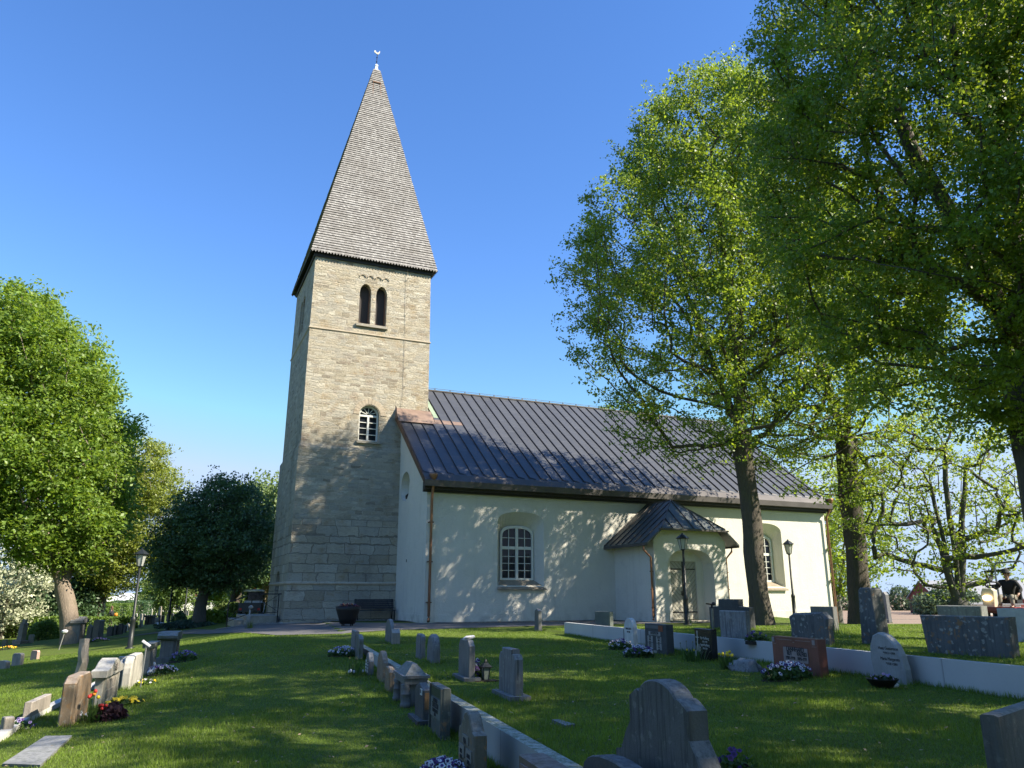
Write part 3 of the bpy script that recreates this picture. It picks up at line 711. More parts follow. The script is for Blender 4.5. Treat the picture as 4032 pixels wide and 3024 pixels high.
mb.build('soffit', M_FASC, spire)
mb = MB(); hh = hb(32.4); cx, cy = TC[0] + .14, TC[1] - hb(32.0) - .07
mb.beam((cx - .26, cy, 31.7), (cx - .22, cy + .22, 32.75), .06); mb.beam((cx + .26, cy, 31.7), (cx + .22, cy + .22, 32.75), .06); mb.beam((cx - .27, cy + .18, 32.8), (cx + .27, cy + .18, 32.8), .08)
mb.beam((cx - .24, cy + .02, 31.7), (cx + .24, cy + .02, 31.7), .05); mb.build('hatch', M_BRWOOD, spire)
M_LEAD = plain('white_lead', (0.58, 0.60, 0.62), 0.5, 0.2, 4, 0.2)
mb = MB(); cx = TC[0] + .16; zc = 33.98
mb.lathe([(.22, 0), (.13, .12), (.11, .32), (.15, .38), (.12, .44), (.03, .55)], 4, (cx, TC[1], zc), R(45)); mb.build('finial', M_LEAD, spire)
mb = MB(); mb.tube([(cx, TC[1], zc + .5), (cx + .02, TC[1], zc + 1.4)], .022, 8)
for z in (.68, 1.0): mb.lathe([(.02, 0), (.05, .03), (.02, .06)], 8, (cx, TC[1], zc + z))
vane = mb.build('weathervane', M_IRON, spire)
M_GILT = plain('pale_gilt', (0.62, 0.58, 0.46), 0.4, 0.15, 6, 0.5)
mb = MB(); body = [(-.42, .05), (-.36, -.08), (-.24, -.1), (-.12, -.2), (.1, -.24), (.2, -.1), (.3, .05), (.28, .32), (.2, .16), (.08, .0), (-.1, -.02), (-.2, .12), (-.28, .22), (-.38, .2)]
mb.prism([(cx + .02 + x * .52, zc + 1.42 + z * .55) for x, z in body], TC[1] - .02, TC[1] + .02); mb.build('cockerel', M_GILT, vane)
# --- porch
p0, p1, pn = 9.85, 13.95, 3.48; pc = 11.9
mb = MB(); mb.prism([(p0, -.6), (p1, -.6), (p1, 4.02), (p1 - .52, 4.62), (p0 + .52, 4.62), (p0, 4.02)], -pn, .3)
porch = bld(mb, 'porch_wall', M_LIME)
cu = loft(arch_pts(10.52, 13.24, .38, 2.75, 3.66, 14, 2.4), -pn - .2, arch_pts(10.72, 13.04, .38, 2.75, 3.56, 14, 2.4), -pn + .62)
cu2 = MB(); cu2.prism([(11.15, .40), (12.62, .40), (12.62, 3.10), (11.15, 3.10)], -pn + .3, -pn + .95)
cut(porch, [cu, cu2])
for bx_ in ((p0 - .03, 10.5, -pn - .03, -pn + .02), (13.26, p1 + .03, -pn - .03, -pn + .02), (p0 - .03, p0 + .02, -pn + .021, .1)): mb = MB(); mb.box(*bx_, -.6, .78); bld(mb, 'porch_plinth', M_LIME)
mb = MB(); mb.box(10.7, 13.1, -pn - .05, -pn + .93, .20, .42); mb.box(11.0, 12.8, -pn - .45, -pn - .05, .10, .30); bld(mb, 'threshold', M_SILL)
# doors
yd = -pn + .70
mb = MB(); mb.box(11.15, 11.875, yd, yd + .06, .46, 3.10); mb.box(11.895, 12.62, yd, yd + .06, .46, 3.10)
door = bld(mb, 'porch_door', M_DOOR)
mb = MB(); z = -.6
while z < 3.4:
    for x0, x1 in ((11.16, 11.87), (12.61, 11.90)):
        a = [x0, z + .72]; b = [x1, z]
        if a[1] > 3.06: f = (a[1] - 3.06) / .72; a = [x0 + (x1 - x0) * f, 3.06] if f < 1 else None
        if a is None: continue
        if b[1] < .5: f = (.5 - b[1]) / .72; b = [x1 + (x0 - x1) * f, .5] if f < 1 else None
        if b is None or a[1] <= b[1]: continue
        mb.beam((a[0], yd - .002, a[1]), (b[0], yd - .002, b[1]), .012, .014)
    z += .215
mb.build('board_joint', M_DGROOVE, door)
mb = MB()
for z in (2.74, .78): mb.box(11.17, 11.80, yd - .02, yd - .001, z - .025, z + .025); mb.box(11.97, 12.61, yd - .02, yd - .001, z - .025, z + .025); mb.lathe([(.05, 0), (.05, .01)], 10, (11.80, yd - .02, z)); 
mb.box(11.86, 11.905, yd - .035, yd - .001, .47, 3.09); mb.build('hinge', M_IRON, door)
mb = MB(); mb.tube([(11.80, yd - .02, 1.62), (11.78, yd - .09, 1.62), (11.66, yd - .09, 1.57)], .018, 6); mb.box(11.77, 11.83, yd - .015, yd - .001, 1.5, 1.75); mb.build('handle', M_IRON, door)
# porch roof: ridge from the nave, clipped front
rzp, eavez, ez = 6.06, 3.88, 4.55; ew, ee = 9.27, 14.53; kx = (rzp - ez) / (rzp - eavez)
fw, fe = pc + (ew - pc) * kx, pc + (ee - pc) * kx; yfr, yap = -3.88, -2.15
top = [(ew, .05, eavez), (ew, yfr + .05, eavez), (fw, yfr, ez), (pc, yap, rzp), (pc, .05, rzp), (fe, yfr, ez), (ee, yfr + .05, eavez), (ee, .05, eavez)]
bot = [(x, y, z - .10) for x, y, z in top]
mb = MB(); mb.add(top + bot, [(0, 1, 2, 3, 4), (2, 5, 3), (4, 3, 5, 6, 7), (8, 12, 11, 10, 9), (10, 11, 13), (12, 15, 14, 13, 11), (0, 8, 9, 1), (1, 9, 10, 2), (2, 10, 13, 5), (5, 13, 14, 6), (6, 14, 15, 7)])
pr = bld(mb, 'porch_roof', M_PROOF)
mb = MB()
for i in range(7):
    y = -.02 - i * .55
    if y < yfr: break
    for ex, fx in ((ew, fw), (ee, fe)):
        t_ = min(1.0, 1.0 if y > yap else 1 - (yap - y) / (yap - yfr) * (1 - 0) * (ez - rzp) / (ez - rzp))
        # height of the slope's upper end at this depth
        zt_ = rzp if y >= yap else rzp + (ez - rzp) * (yap - y) / (yap - yfr)
        xt = pc + (ex - pc) * (rzp - zt_) / (rzp - eavez)
        mb.beam((ex, y, eavez + .02), (xt, y, zt_ + .02), .025, .05)
for i in range(1, 6):
    x = fw + (fe - fw) * i / 6; tt = 1 - abs(x - pc) / (fe - pc)
    mb.beam((x, yfr, ez + .02), (x, yfr + (yap - yfr) * tt, ez + (rzp - ez) * tt + .02), .025, .05)
mb.beam((fw, yfr, ez + .02), (pc, yap, rzp + .02), .04, .06); mb.beam((fe, yfr, ez + .02), (pc, yap, rzp + .02), .04, .06); mb.beam((pc, yap, rzp + .02), (pc, 0, rzp + .02), .05, .06)
mb.build('roof_seam', M_GUT, pr)
mb = MB(); mb.box(fw - .15, fe + .15, yfr - .06, yfr + .05, ez - .10, ez - .03); mb.box(ew - .03, ew + .05, yfr + .1, .0, eavez - .14, eavez - .04); mb.box(ee - .05, ee + .03, yfr + .1, .0, eavez - .14, eavez - .04); mb.build('gutter', M_GUT, pr)
for sx, xe, xw_ in ((1, ew, p0), (-1, ee, p1)):
    m = MB(); x = xw_ - sx * .10; y = -pn + .12; z0 = eavez - .1
    m.tube([(xe + sx * .1, y, z0), (xe + sx * .1, y, z0 - .2), (x, y, z0 - .55), (x, y, .6), (x - sx * .08, y - .1, .48)], .05, 8)
    o = bld(m, 'downpipe', M_COP, smooth=True)
    for z in (2.6, 1.8, 1.0): m = MB(); m.box(x - .08, x + .08, y - .03, y + .03, z - .02, z + .02); m.build('bracket', M_COPB, o)
# ------------------------------------------------------------------ gravestones
G_GREY = lambda: stone('grey_granite', (0.155, 0.158, 0.158), 0.25, 0.12, 0.1, 0.35)
G_DARK = lambda: stone('dark_granite', (0.065, 0.068, 0.07), 0.25, 0.05, 0.1, 0.2)
G_BLACK = lambda: stone('polished_black_granite', (0.018, 0.019, 0.021), 0.3, 0, 0, 0, 0, 80, 0.22, 0.02)
G_PALE = lambda: stone('pale_limestone', (0.42, 0.40, 0.35), 0.18, 0.15, 0.1, 0.35)
G_WHITE = lambda: stone('white_marble', (0.60, 0.60, 0.58), 0.1, 0, 0, 0.15)
G_BROWN = lambda: stone('brown_sandstone', (0.24, 0.175, 0.115), 0.3, 0.3, 0.7, 0.35)
G_RED = lambda: stone('red_granite', (0.20, 0.072, 0.052), 0.35, 0, 0, 0.1, 0, 70, 0.45, 0.1)
G_PINK = lambda: stone('pink_granite', (0.40, 0.26, 0.22), 0.25, 0, 0, 0.15)
G_STREAK = lambda: stone('streaked_granite', (0.19, 0.19, 0.192), 0.3, 0.25, 0.05, 0.8)
G_LICH = lambda: stone('lichened_granite', (0.115, 0.12, 0.122), 0.3, 0.6, 0.6, 0.45)
G_WARM = lambda: stone('warm_grey_stone', (0.31, 0.275, 0.235), 0.2, 0.1, 0.12, 0.35)
G_MOSS = lambda: stone('mossy_grey_stone', (0.155, 0.16, 0.15), 0.25, 0.1, 0.1, 0.4, 0.7)
M_CUT = plain('cut_letters', (0.035, 0.035, 0.037), 0.8, 0.1)
M_GOLD = plain('pale_letters', (0.50, 0.49, 0.43), 0.6, 0.1)
M_PLATE = stone('pale_plaque', (0.30, 0.295, 0.28), 0.12, 0, 0, 0.15)
M_SOIL = plain('dark_soil', (0.03, 0.024, 0.018), 0.95, 0.4, 12)
def outline(kind, W, H):
    h = W / 2; A = lambda a, b, n=12: np.linspace(a, b, n)
    if kind == 'flat': return [(-h, 0), (h, 0), (h, H), (-h, H)]
    if kind == 'low': return [(-h, 0), (h, 0)] + [(h * math.cos(a), H - .14 * W + .14 * W * math.sin(a)) for a in A(0, math.pi)]
    if kind == 'round': r = min(h, H * .6); return [(-h, 0), (h, 0)] + [(h * math.cos(a), H - r + r * math.sin(a)) for a in A(0, math.pi, 16)]
    if kind == 'shoulder': r = .22 * W; return [(-h, 0), (h, 0)] + [(h - r + r * math.cos(a), H - r + r * math.sin(a)) for a in A(0, math.pi / 2, 6)] + [(-h + r - r * math.sin(a), H - r + r * math.cos(a)) for a in A(0, math.pi / 2, 6)]
    if kind == 'clip': return [(-h, 0), (h, 0), (h, H * .86), (h * .68, H), (-h * .68, H), (-h, H * .86)]
    if kind == 'gable': return [(-h, 0), (h, 0), (h, H * .86), (0, H), (-h, H * .86)]
    if kind == 'pointed': return [(-h, 0), (h, 0), (h, H * .62)] + [(h * (1 - t), H * .62 + H * .38 * (1 - (1 - t) ** 1.9)) for t in A(.15, 1, 7)] + [(-h * (1 - t), H * .62 + H * .38 * (1 - (1 - t) ** 1.9)) for t in A(.85, 0, 7)]
    if kind == 'leaf': return [(-h * .78, 0), (h, 0), (h * .93, H * .3), (h * .80, H * .55), (h * .55, H * .78), (h * .1, H * .95), (-h * .35, H), (-h * .72, H * .93), (-h * .95, H * .72), (-h, H * .45), (-h * .9, H * .2)]
    if kind == 'ogee': return [(-h, 0), (h, 0), (h, H * .70), (h * .72, H * .74), (h * .45, H * .87), (h * .25, H * .97), (0, H), (-h * .25, H * .97), (-h * .45, H * .87), (-h * .72, H * .74), (-h, H * .70)]
    if kind == 'stepped': return [(-h, 0), (h, 0), (h, H * .72), (h * .5, H * .76), (h * .5, H), (-h * .5, H), (-h * .5, H * .76), (-h, H * .72)]
    if kind == 'stepround': return [(-h, 0), (h, 0), (h, H * .80), (h * .86, H * .90), (h * .62, H * .90), (h * .62, H), (-h * .62, H), (-h * .62, H * .90), (-h * .86, H * .90), (-h, H * .80)]
    if kind == 'taper': return [(-h, 0), (h, 0), (h * .68, H * .96), (h * .5, H), (-h * .5, H), (-h * .68, H * .96)]
    if kind == 'slim': return [(-h, 0), (h, 0), (h * .82, H * .9), (0, H), (-h * .82, H * .9)]
    if kind == 'spread': return [(-h * .86, 0), (h * .94, 0), (h, H), (-h, H)]
    if kind == 'rough':
        rr = random.Random(int(W * 997 + H * 313)); P = [(-h, 0), (h, 0), (h, H * .5), (h, H * .85), (h * .7, H), (0, H), (-h * .7, H), (-h, H * .85), (-h, H * .5)]
        return P[:2] + [(x * rr.uniform(.86, 1.05), z * rr.uniform(.95, 1.03)) for x, z in P[2:]]
    if kind == 'big': 
        P = [(-h, 0), (h, 0), (h, H * .24), (h * .86, H * .27), (h * .74, H * .44), (h * .62, H * .56), (h * .62, H * .80), (h * .50, H * .86), (h * .44, H * .88)]
        P += [(h * .42 * math.cos(a), H * .80 + H * .20 * math.sin(a)) for a in A(.35, math.pi - .35, 10)]
        return P + [(-h * .44, H * .88), (-h * .50, H * .86), (-h * .62, H * .80), (-h * .62, H * .56), (-h * .74, H * .44), (-h * .86, H * .27), (-h, H * .24)]
    raise ValueError(kind)
FEET = []
GRAVES = 'gravestones standing in the churchyard'
def place(x0, xs, x1, by, ty, face, tilt=0.0, Wr=(.25, 1.7), Tr=(.10, .45)):
    """near corner from the photo, width and thickness measured along the row direction"""
    P = G(xs, by); d = P.y; dep = d * CP + (P.z - EYE) * SP
    r = Vector((-SA, CA)); r.rotate(Matrix.Rotation(tilt, 2)); p = Vector((CA, SA)); p.rotate(Matrix.Rotation(tilt, 2))
    vd = Vector((P.x, P.y)).normalized(); cr = lambda a: abs(a.x * vd.y - a.y * vd.x)
    mL = max(xs - x0, .5) / FD * dep; mR = max(x1 - xs, .5) / FD * dep
    H = max(.15, ZAT(ty, d) - P.z)
    if face == 'L':
        W = mL / max(cr(r), .08); T = mR / max(cr(p), .08); xa = -r; ya = p
        W = min(max(W, Wr[0]), Wr[1]); T = min(max(T, Tr[0]), Tr[1])
        c = Vector((P.x, P.y)) + r * (W / 2)
    else:
        W = mR / max(cr(r), .08); T = mL / max(cr(p), .08); xa = r; ya = -p
        W = min(max(W, Wr[0]), Wr[1]); T = min(max(T, Tr[0]), Tr[1])
        c = Vector((P.x, P.y)) + r * (W / 2)
    return Vector((c.x, c.y, min(tz(c.x, c.y), P.z))), math.atan2(xa.y, xa.x), W, T, H
def headstone(label, x0, xs, x1, by, ty, face, kind, mat, tilt=0.0, plinth=False, lean=0.0, bev=.012, name='gravestone', cat='gravestone', **kw):
    c, rz, W, T, H = place(x0, xs, x1, by, ty, face, tilt, **kw)
    t = empty(name, c, rz, label, cat, GRAVES); FEET.append((c, rz, W, T))
    t.rotation_euler = (lean, 0, rz)
    m = MB(); o = outline(kind, W, H)
    m.prism([(x, z if z > 0 else -.35) for x, z in o], 0, T, 'y', min(bev, T * .2))
    s = m.build('slab', mat, t)
    if plinth:
        m = MB(); m.box(-W / 2 - .07, W / 2 + .07, -.08, T + .08, -.3, .055); m.build('plinth', mat, t)
    return t, W, T, H
def simple(label, x0, x1, by, ty, kind, mat, name='gravestone', cat='gravestone', rz=None, T=None, lean=0.0, d=None):
    """small distant stone: pixel width, pixel height"""
    P = G((x0 + x1) / 2, by); dep = P.y * CP
    W = (x1 - x0) / FD * dep * 1.04; H = max(.2, ZAT(ty, P.y) - P.z)
    a = R(16.8) - R(35) if rz is None else rz
    t = empty(name, P, a, label, cat, GRAVES); t.rotation_euler = (0, lean, a)
    m = MB(); m.prism([(x, z if z > 0 else -.3) for x, z in outline(kind, W * .93, H)], 0, T or max(.12, min(.3, W * .35)), 'y', .01)
    m.build('slab', mat, t); return t, W, H
def lines(t, rows, mat=None, y=-.002, bold=0.0):
    for txt, x, z, sz, sx in rows: text_part('inscription', txt, sz, mat or M_CUT, t, (x, y, z), sx=sx, bold=bold)
def plaque(t, x0, x1, z0, z1, mat=None, y=.012):
    m = MB(); m.box(x0, x1, -y, .01, z0, z1); return m.build('plaque', mat or M_PLATE, t)

# --- left row, lit from the right
t, W, T, H = headstone('broad brown sandstone gravestone with clipped corners beside the red and yellow tulips', 126, 152, 184, 1570, 1462, 'R', 'clip', G_BROWN(), bev=.02)
t, W, T, H = headstone('pale limestone gravestone with overhanging arched pediment next to the brown stone', 199, 215.5, 245, 1531, 1463, 'R', 'flat', G_PALE())
m = MB(); w2 = W / 2 + .09
cap = [(-w2, H), (w2, H), (w2, H + .10), (w2 * .62, H + .12), (w2 * .3, H + .21), (0, H + .25), (-w2 * .3, H + .21), (-w2 * .62, H + .12), (-w2, H + .10)]
m.prism(cap, -.06, T + .06, 'y', .01); cp = m.build('pediment', G_PALE(), t)
m = MB()
for a in np.linspace(20, 160, 9): m.beam((0, -.065, H + .06), (.13 * math.cos(R(a)), -.065, H + .05 + .13 * math.sin(R(a))), .02)
m.build('palmette', G_WARM(), cp)
plaque(t, -W * .3, W * .3, H * .55, H * .85, G_WARM()); plaque(t, -W * .32, W * .32, H * .22, H * .5, G_WARM())
for sx in (-1, 1): m = MB(); m.box(sx * W * .44 - .03, sx * W * .44 + .03, -.03, .01, .02, H); m.build('pilaster', G_PALE(), t)
t, W, T, H = headstone('light grey gravestone with round shoulders and rough split side beside the solar lamp', 261, 279, 302.5, 1489, 1418, 'R', 'shoulder', G_PALE(), bev=.02)
m = MB(); m.prism([(x, z) for x, z in outline('rough', W * .9, H * .92)], T, T + .10, 'y', .02); m.build('rough_back', G_GREY(), t)
simple('slender pale stone with one rounded shoulder behind the rough block', 245, 262.5, 1463, 1418, 'shoulder', G_PALE(), rz=R(16.8) - R(60))
t, W, T, H = headstone('tall pinkish grey gravestone with flat capping slab beside the white rabbit', 307, 318, 332, 1461.5, 1400, 'R', 'flat', G_WARM())
m = MB(); m.box(-W / 2 - .05, W / 2 + .05, -.05, T + .05, H, H + .09); m.build('capping', G_MOSS(), t)
plaque(t, -W * .4, W * .4, H * .12, H * .9, G_GREY())
t, W, T, H = headstone('dark grey pedestal monument with moulded cap, alone on the shaded lawn nearest the path', 353, 371, 388, 1430, 1384, 'R', 'flat', G_GREY(), Wr=(.4, .9), Tr=(.3, .6))
m = MB(); m.prism([(-W / 2 - .10, H + .06), (-W / 2 - .02, H), (W / 2 + .02, H), (W / 2 + .10, H + .06), (W / 2 + .10, H + .12), (W / 2 - .05, H + .2), (-W / 2 + .05, H + .2), (-W / 2 - .10, H + .12)], -.08, T + .08); m.build('cap', G_MOSS(), t)
for sx in (-1, 1): m = MB(); m.box(sx * W * .38 - .07, sx * W * .38 + .07, -.05, .01, .08, H); m.build('pilaster', G_GREY(), t)
m = MB(); m.box(-W / 2 - .06, W / 2 + .06, -.08, T + .06, -.3, .10); m.build('plinth', G_GREY(), t)
# rough column
P = G(166, 1480); H = ZAT(1380, P.y) - P.z
t = empty('gravestone', P, .3, 'tall rough unhewn stone pillar rising behind the brown sandstone gravestone', 'gravestone', GRAVES)
rr = random.Random(5); m = MB(); zz = [-.3, .1, .3, .5, .7, .9, 1.0]
m.tube([(.03 * math.sin(z * 4) + .05 * z, .02 * math.cos(z * 5), z * H) for z in zz], [.115 * (1 - .18 * max(z, 0)) for z in zz], 9, jit=lambda i, j: rr.uniform(.82, 1.15)); m.build('slab', G_WARM(), t)
t, W, T, H = headstone('low flat topped grey gravestone on the sunny slope beyond the white kerb', 48, 63.5, 100, 1561, 1517, 'R', 'flat', G_WARM())
simple('cropped grey gravestone at the lower left edge with dark pansies at its foot', -12, 13, 1590, 1549, 'shoulder', G_WARM(), rz=R(16.8) - R(60))
# --- far left slope
t, W, H = simple('tall grey obelisk with cross head leaning slightly on the left slope', 30, 46, 1392, 1345, 'taper', G_WARM(), name='obelisk', T=.3, lean=R(4))
m = MB(); m.box(-.12, .12, .08, .22, H, H + .16); m.build('cross_head', G_WARM(), t); m = MB(); m.box(-W * .7, W * .7, -.12, .42, -.2, .22); m.build('plinth', G_WARM(), t)
simple('small white gravestone beside the clipped round bush', 57.5, 70.5, 1389, 1371, 'rough', G_PALE())
simple('grey gravestone cut by the left picture edge with orange flowers', 0, 12.5, 1402, 1381, 'low', G_GREY())
simple('low brown grey gravestone with rounded corners above the dark shadow line', 20, 45, 1438, 1411, 'shoulder', G_WARM())
simple('little pink granite gravestone on the left slope', 62, 80.5, 1426, 1405, 'clip', G_PINK())
simple('low wide grey gravestone at the left picture edge', -14, 15, 1446, 1427, 'low', G_WARM())
simple('pale rounded gravestone at the foot of the big forked maple', 118, 132, 1371, 1353, 'round', G_PALE())
t, W, T, H = headstone('largest dark monument on the left with pediment cap and paired pillars, in shade', 153, 168, 187, 1389.5, 1346, 'R', 'flat', G_GREY(), Wr=(.5, 1.3), Tr=(.3, .6))
m = MB(); m.prism([(-W / 2 - .1, H), (W / 2 + .1, H), (W / 2 + .1, H + .12), (0, H + .30), (-W / 2 - .1, H + .12)], -.1, T + .1); m.build('cap', G_GREY(), t)
simple('dark shaded stone tucked between two tall dark monuments', 183.5, 196, 1382, 1349, 'gable', G_GREY())
t, W, H = simple('tall narrow dark monument with rounded cap right of the largest one', 195.5, 212, 1382, 1339, 'low', G_GREY(), T=.35)
far = [
 ('dark boxy stone at the left end of the shaded group', 227.5, 242, 1374.5, 1353.5, 'flat', 'D'), ('dark stone with low rounded top, second in the shaded group', 242, 250, 1372, 1350.5, 'low', 'D'),
 ('dark stone with spreading cap, third in the shaded group', 250.5, 263, 1371, 1347, 'stepround', 'D'), ('dark low stone behind the shaded group', 262, 271, 1367, 1350, 'round', 'D'),
 ('white stone catching the sun beside the lamp post', 270, 277, 1363, 1346, 'slim', 'P'), ('light rough boulder stone on the sunny lawn', 258.5, 268, 1347.5, 1339, 'rough', 'W'),
 ('small pale cross on the sunny lawn', 268, 272.5, 1347, 1335.5, 'stepped', 'P'), ('light grey stone half hidden by the nearest lamp post', 276, 283.5, 1346, 1333.5, 'shoulder', 'W'),
 ('pale stele right behind the nearest lamp post', 290, 295, 1341, 1325, 'slim', 'P'), ('tall pale round topped stone in the sunny middle rows', 300, 306.5, 1341, 1325.5, 'round', 'W'),
 ('narrow sunlit obelisk leaning in front of the middle rows', 298.5, 307, 1355.5, 1339.5, 'taper', 'P'), ('pale clipped stone right of the tall round topped one', 306.5, 312.5, 1340, 1326, 'clip', 'W'),
 ('thin white stele far back in the rows', 314.5, 318.5, 1332, 1322.5, 'slim', 'P'), ('leaning white slab stone far back near the hedge', 323, 328, 1331.5, 1315, 'slim', 'P'),
 ('leaning sunlit brown slab at the shadow edge', 331.5, 340, 1351.5, 1333.5, 'spread', 'W'), ('tallest light obelisk against the far hedge', 340, 347.5, 1330.5, 1310, 'taper', 'W'),
 ('dark square stone below the tallest obelisk', 338.5, 346, 1346.5, 1329, 'flat', 'D'), ('dark square stone left of the second lamp post', 346.5, 353, 1346.5, 1330, 'low', 'D'),
 ('white obelisk beside the second lamp post', 351.5, 355.5, 1329.5, 1317.5, 'taper', 'P'), ('tiny white stone far back in the grass', 335, 337.5, 1331, 1324, 'flat', 'P'),
 ('dark stone right behind the second lamp post', 357.5, 363, 1342.5, 1327, 'shoulder', 'D'), ('dark tall round topped stone past the second lamp post', 367.5, 373.5, 1340.5, 1324.5, 'round', 'D'),
 ('dark stone left of the leaning tree trunk', 397, 402, 1330, 1319, 'flat', 'D'), ('brown lit stone left of the leaning tree trunk', 402.5, 406.5, 1330, 1319.5, 'flat', 'W'),
 ('dark stone right of the leaning tree trunk', 421, 426, 1327, 1314.5, 'shoulder', 'D'), ('small lit stone under the row of trees', 435, 439, 1324, 1313, 'slim', 'P')]
for lb, a, b, by, ty, kd, mt in far: simple(lb, a, b, by, ty, kd, {'D': G_DARK, 'P': G_PALE, 'W': G_WARM}[mt]())
t, W, H = simple('dark twin pillar monument in the shade of the church', 310, 328.5, 1349.5, 1333, 'flat', G_DARK())
t.children[0].data = MB().box(-W / 2, -W * .08, 0, .35, -.3, H).box(W * .08, W / 2, 0, .35, -.3, H).mesh('slab'); t.children[0].data.materials.append(G_DARK())
m = MB(); m.box(-W / 2 - .08, W / 2 + .08, -.06, .41, H, H + .14); m.build('cap', G_DARK(), t)
# --- middle row along the low wall, front faces to the left
headstone('narrow upright grey stone at the far end of the middle row', 756.5, 765, 771, 1417, 1364, 'L', 'flat', G_STREAK())
headstone('narrow mossy stone in front of the far end of the middle wall', 765.5, 774, 780, 1428, 1372, 'L', 'low', G_MOSS())
t, W, T, H = headstone('grey stone with carved pointed tracery on its front, middle row', 788.5, 795.5, 806.5, 1460, 1411, 'L', 'pointed', G_GREY(), Tr=(.1, .5))
m = MB()
for i in range(4):
    for sx in (-1, 1): m.box(sx * W * .22 - W * .13, sx * W * .22 + W * .13, -.012, .01, H * (.12 + i * .14), H * (.12 + i * .14) + H * .09)
m.build('tracery', M_WINFR, t)
headstone('orange brown round topped stone in the middle row', 812.5, 825, 834.5, 1477, 1409, 'L', 'round', G_BROWN())
headstone('short rough brown stone next to the round topped one', 829.5, 839, 850, 1497, 1443, 'L', 'rough', G_BROWN(), bev=.03)
t, W, T, H = headstone('temple shaped stone with corner columns and a pyramid roof in the middle row', 860, 879.5, 894, 1528.5, 1478, 'L', 'flat', G_GREY(), Wr=(.5, .9), Tr=(.22, .4))
m = MB(); m.box(-W / 2 - .06, W / 2 + .06, -.06, T + .06, H, H + .08); m.box(-W / 2 - .09, W / 2 + .09, -.09, T + .09, H + .081, H + .12); cpo = m.build('entablature', G_GREY(), t)
m = MB(); vs = [(-W / 2 - .05, -.05, H + .12), (W / 2 + .05, -.05, H + .12), (W / 2 + .05, T + .05, H + .12), (-W / 2 - .05, T + .05, H + .12), (-W / 2 + .12, T * .35, H + .27), (W / 2 - .12, T * .35, H + .27), (W / 2 - .12, T * .65, H + .27), (-W / 2 + .12, T * .65, H + .27)]
m.add(vs, [(0, 1, 5, 4), (1, 2, 6, 5), (2, 3, 7, 6), (3, 0, 4, 7), (4, 5, 6, 7), (3, 2, 1, 0)]); m.build('pyramid_roof', G_MOSS(), t)
for x in (-W / 2 + .02, W / 2 - .02):
    m = MB(); m.lathe([(.085, 0), (.085, .05), (.075, .06), (.07, H * .55), (.08, H * .57), (.065, H * .6), (.06, H - .06), (.08, H)], 14, (x, -.02, 0)); m.build('column', G_GREY(), t, smooth=True)
lines(t, [('A. JOHANSSON', 0, H * .72, .07, .8), ('FÖDD 1851', 0, H * .55, .06, .8), ('DÖD 1928', 0, H * .42, .06, .8)])
t, W, T, H = headstone('dark pitched top stone with a small white enamel plate and an orange lichen side', 894, 912.5, 926, 1566, 1480, 'L', 'gable', G_DARK(), plinth=True)
m = MB(); m.box(W * .2, W * .38, -.012, .001, H * .72, H * .88); pl = m.build('plate', plain('white_enamel', (0.7, 0.71, 0.7), 0.3, 0.05), t); text_part('inscription', 'H', .07, M_CUT, pl, (W * .29, -.014, H * .77))
m = MB(); m.box(W / 2 - .001, W / 2 + .004, .02, T - .02, H * .38, H * .8); m.build('lichen_patch', stone('orange_lichen_stone', (0.20, 0.115, 0.05), 0.35, 0.2, 0.5), t)
t, W, T, H = headstone('upright dark green rectangular stone with a framed inscription panel in the middle row', 926, 954, 970.5, 1601, 1488, 'L', 'flat', stone('green_dark_granite', (0.075, 0.09, 0.085), 0.25, 0.2, 0.35, 0.25))
p = plaque(t, -W * .40, W * .40, H * .36, H * .74, stone('green_panel', (0.13, 0.145, 0.135), 0.15)); lines(t, [('FAMILJEN', 0, H * .66, .065, .9), ('CARLSSON', 0, H * .55, .085, .9), ('F.1872 D.1944', 0, H * .46, .06, .9), ('FRID', 0, H * .39, .05, .9)], y=-.014)
m = MB(); m.box(-W * .40, W * .40, -.008, .0, H * .78, H * .95); m.build('mossy_panel', plain('moss_panel', (0.045, 0.055, 0.02), 0.9), t)
for x in (-1, 1): m = MB(); m.box(x * W * .46 - W * .03, x * W * .46 + W * .03, -.02, .0, .05, H * .99); m.build('border', stone('green_dark_granite', (0.075, 0.09, 0.085)), t)
t, W, T, H = headstone('brown grey stone with peaked ogee top and three inscription plates behind the bowl of pansies', 986, 1023.5, 1044.5, 1694, 1546, 'L', 'ogee', stone('brown_grey_stone', (0.15, 0.135, 0.105), 0.3, 0.25, 0.55, 0.4), Tr=(.12, .3))
for (a, b, c_, d_, tx) in ((-.18, .18, .50, .63, 'VILA'), (-.40, -.06, .27, .45, 'ERIK\n1869\n1933'), (.06, .40, .27, .45, 'ANNA\n1874\n1951')):
    plaque(t, W * a, W * b, H * c_, H * d_, stone('grey_plate', (0.22, 0.21, 0.185), 0.15)); text_part('inscription', tx, .05 if '\n' in tx else .07, M_CUT, t, (W * (a + b) / 2, -.014, H * d_ - .07), sx=.85)
t, W, T, H = headstone('wide reddish brown stone with raised border at the bottom edge of the picture', 1100, 1232, 1300, 1860, 1700, 'L', 'flat', stone('brown_polished', (0.17, 0.11, 0.085), 0.25, 0.1, 0, 0.2, 0.3), Wr=(.7, 1.3), Tr=(.15, .3))
plaque(t, -W * .44, W * .44, H * .1, H * .88, stone('brown_panel', (0.23, 0.15, 0.125), 0.15)); lines(t, [('ANDERSSON', 0, H * .68, .11, .9), ('ELSA  KARL', 0, H * .48, .08, .9)], y=-.014)
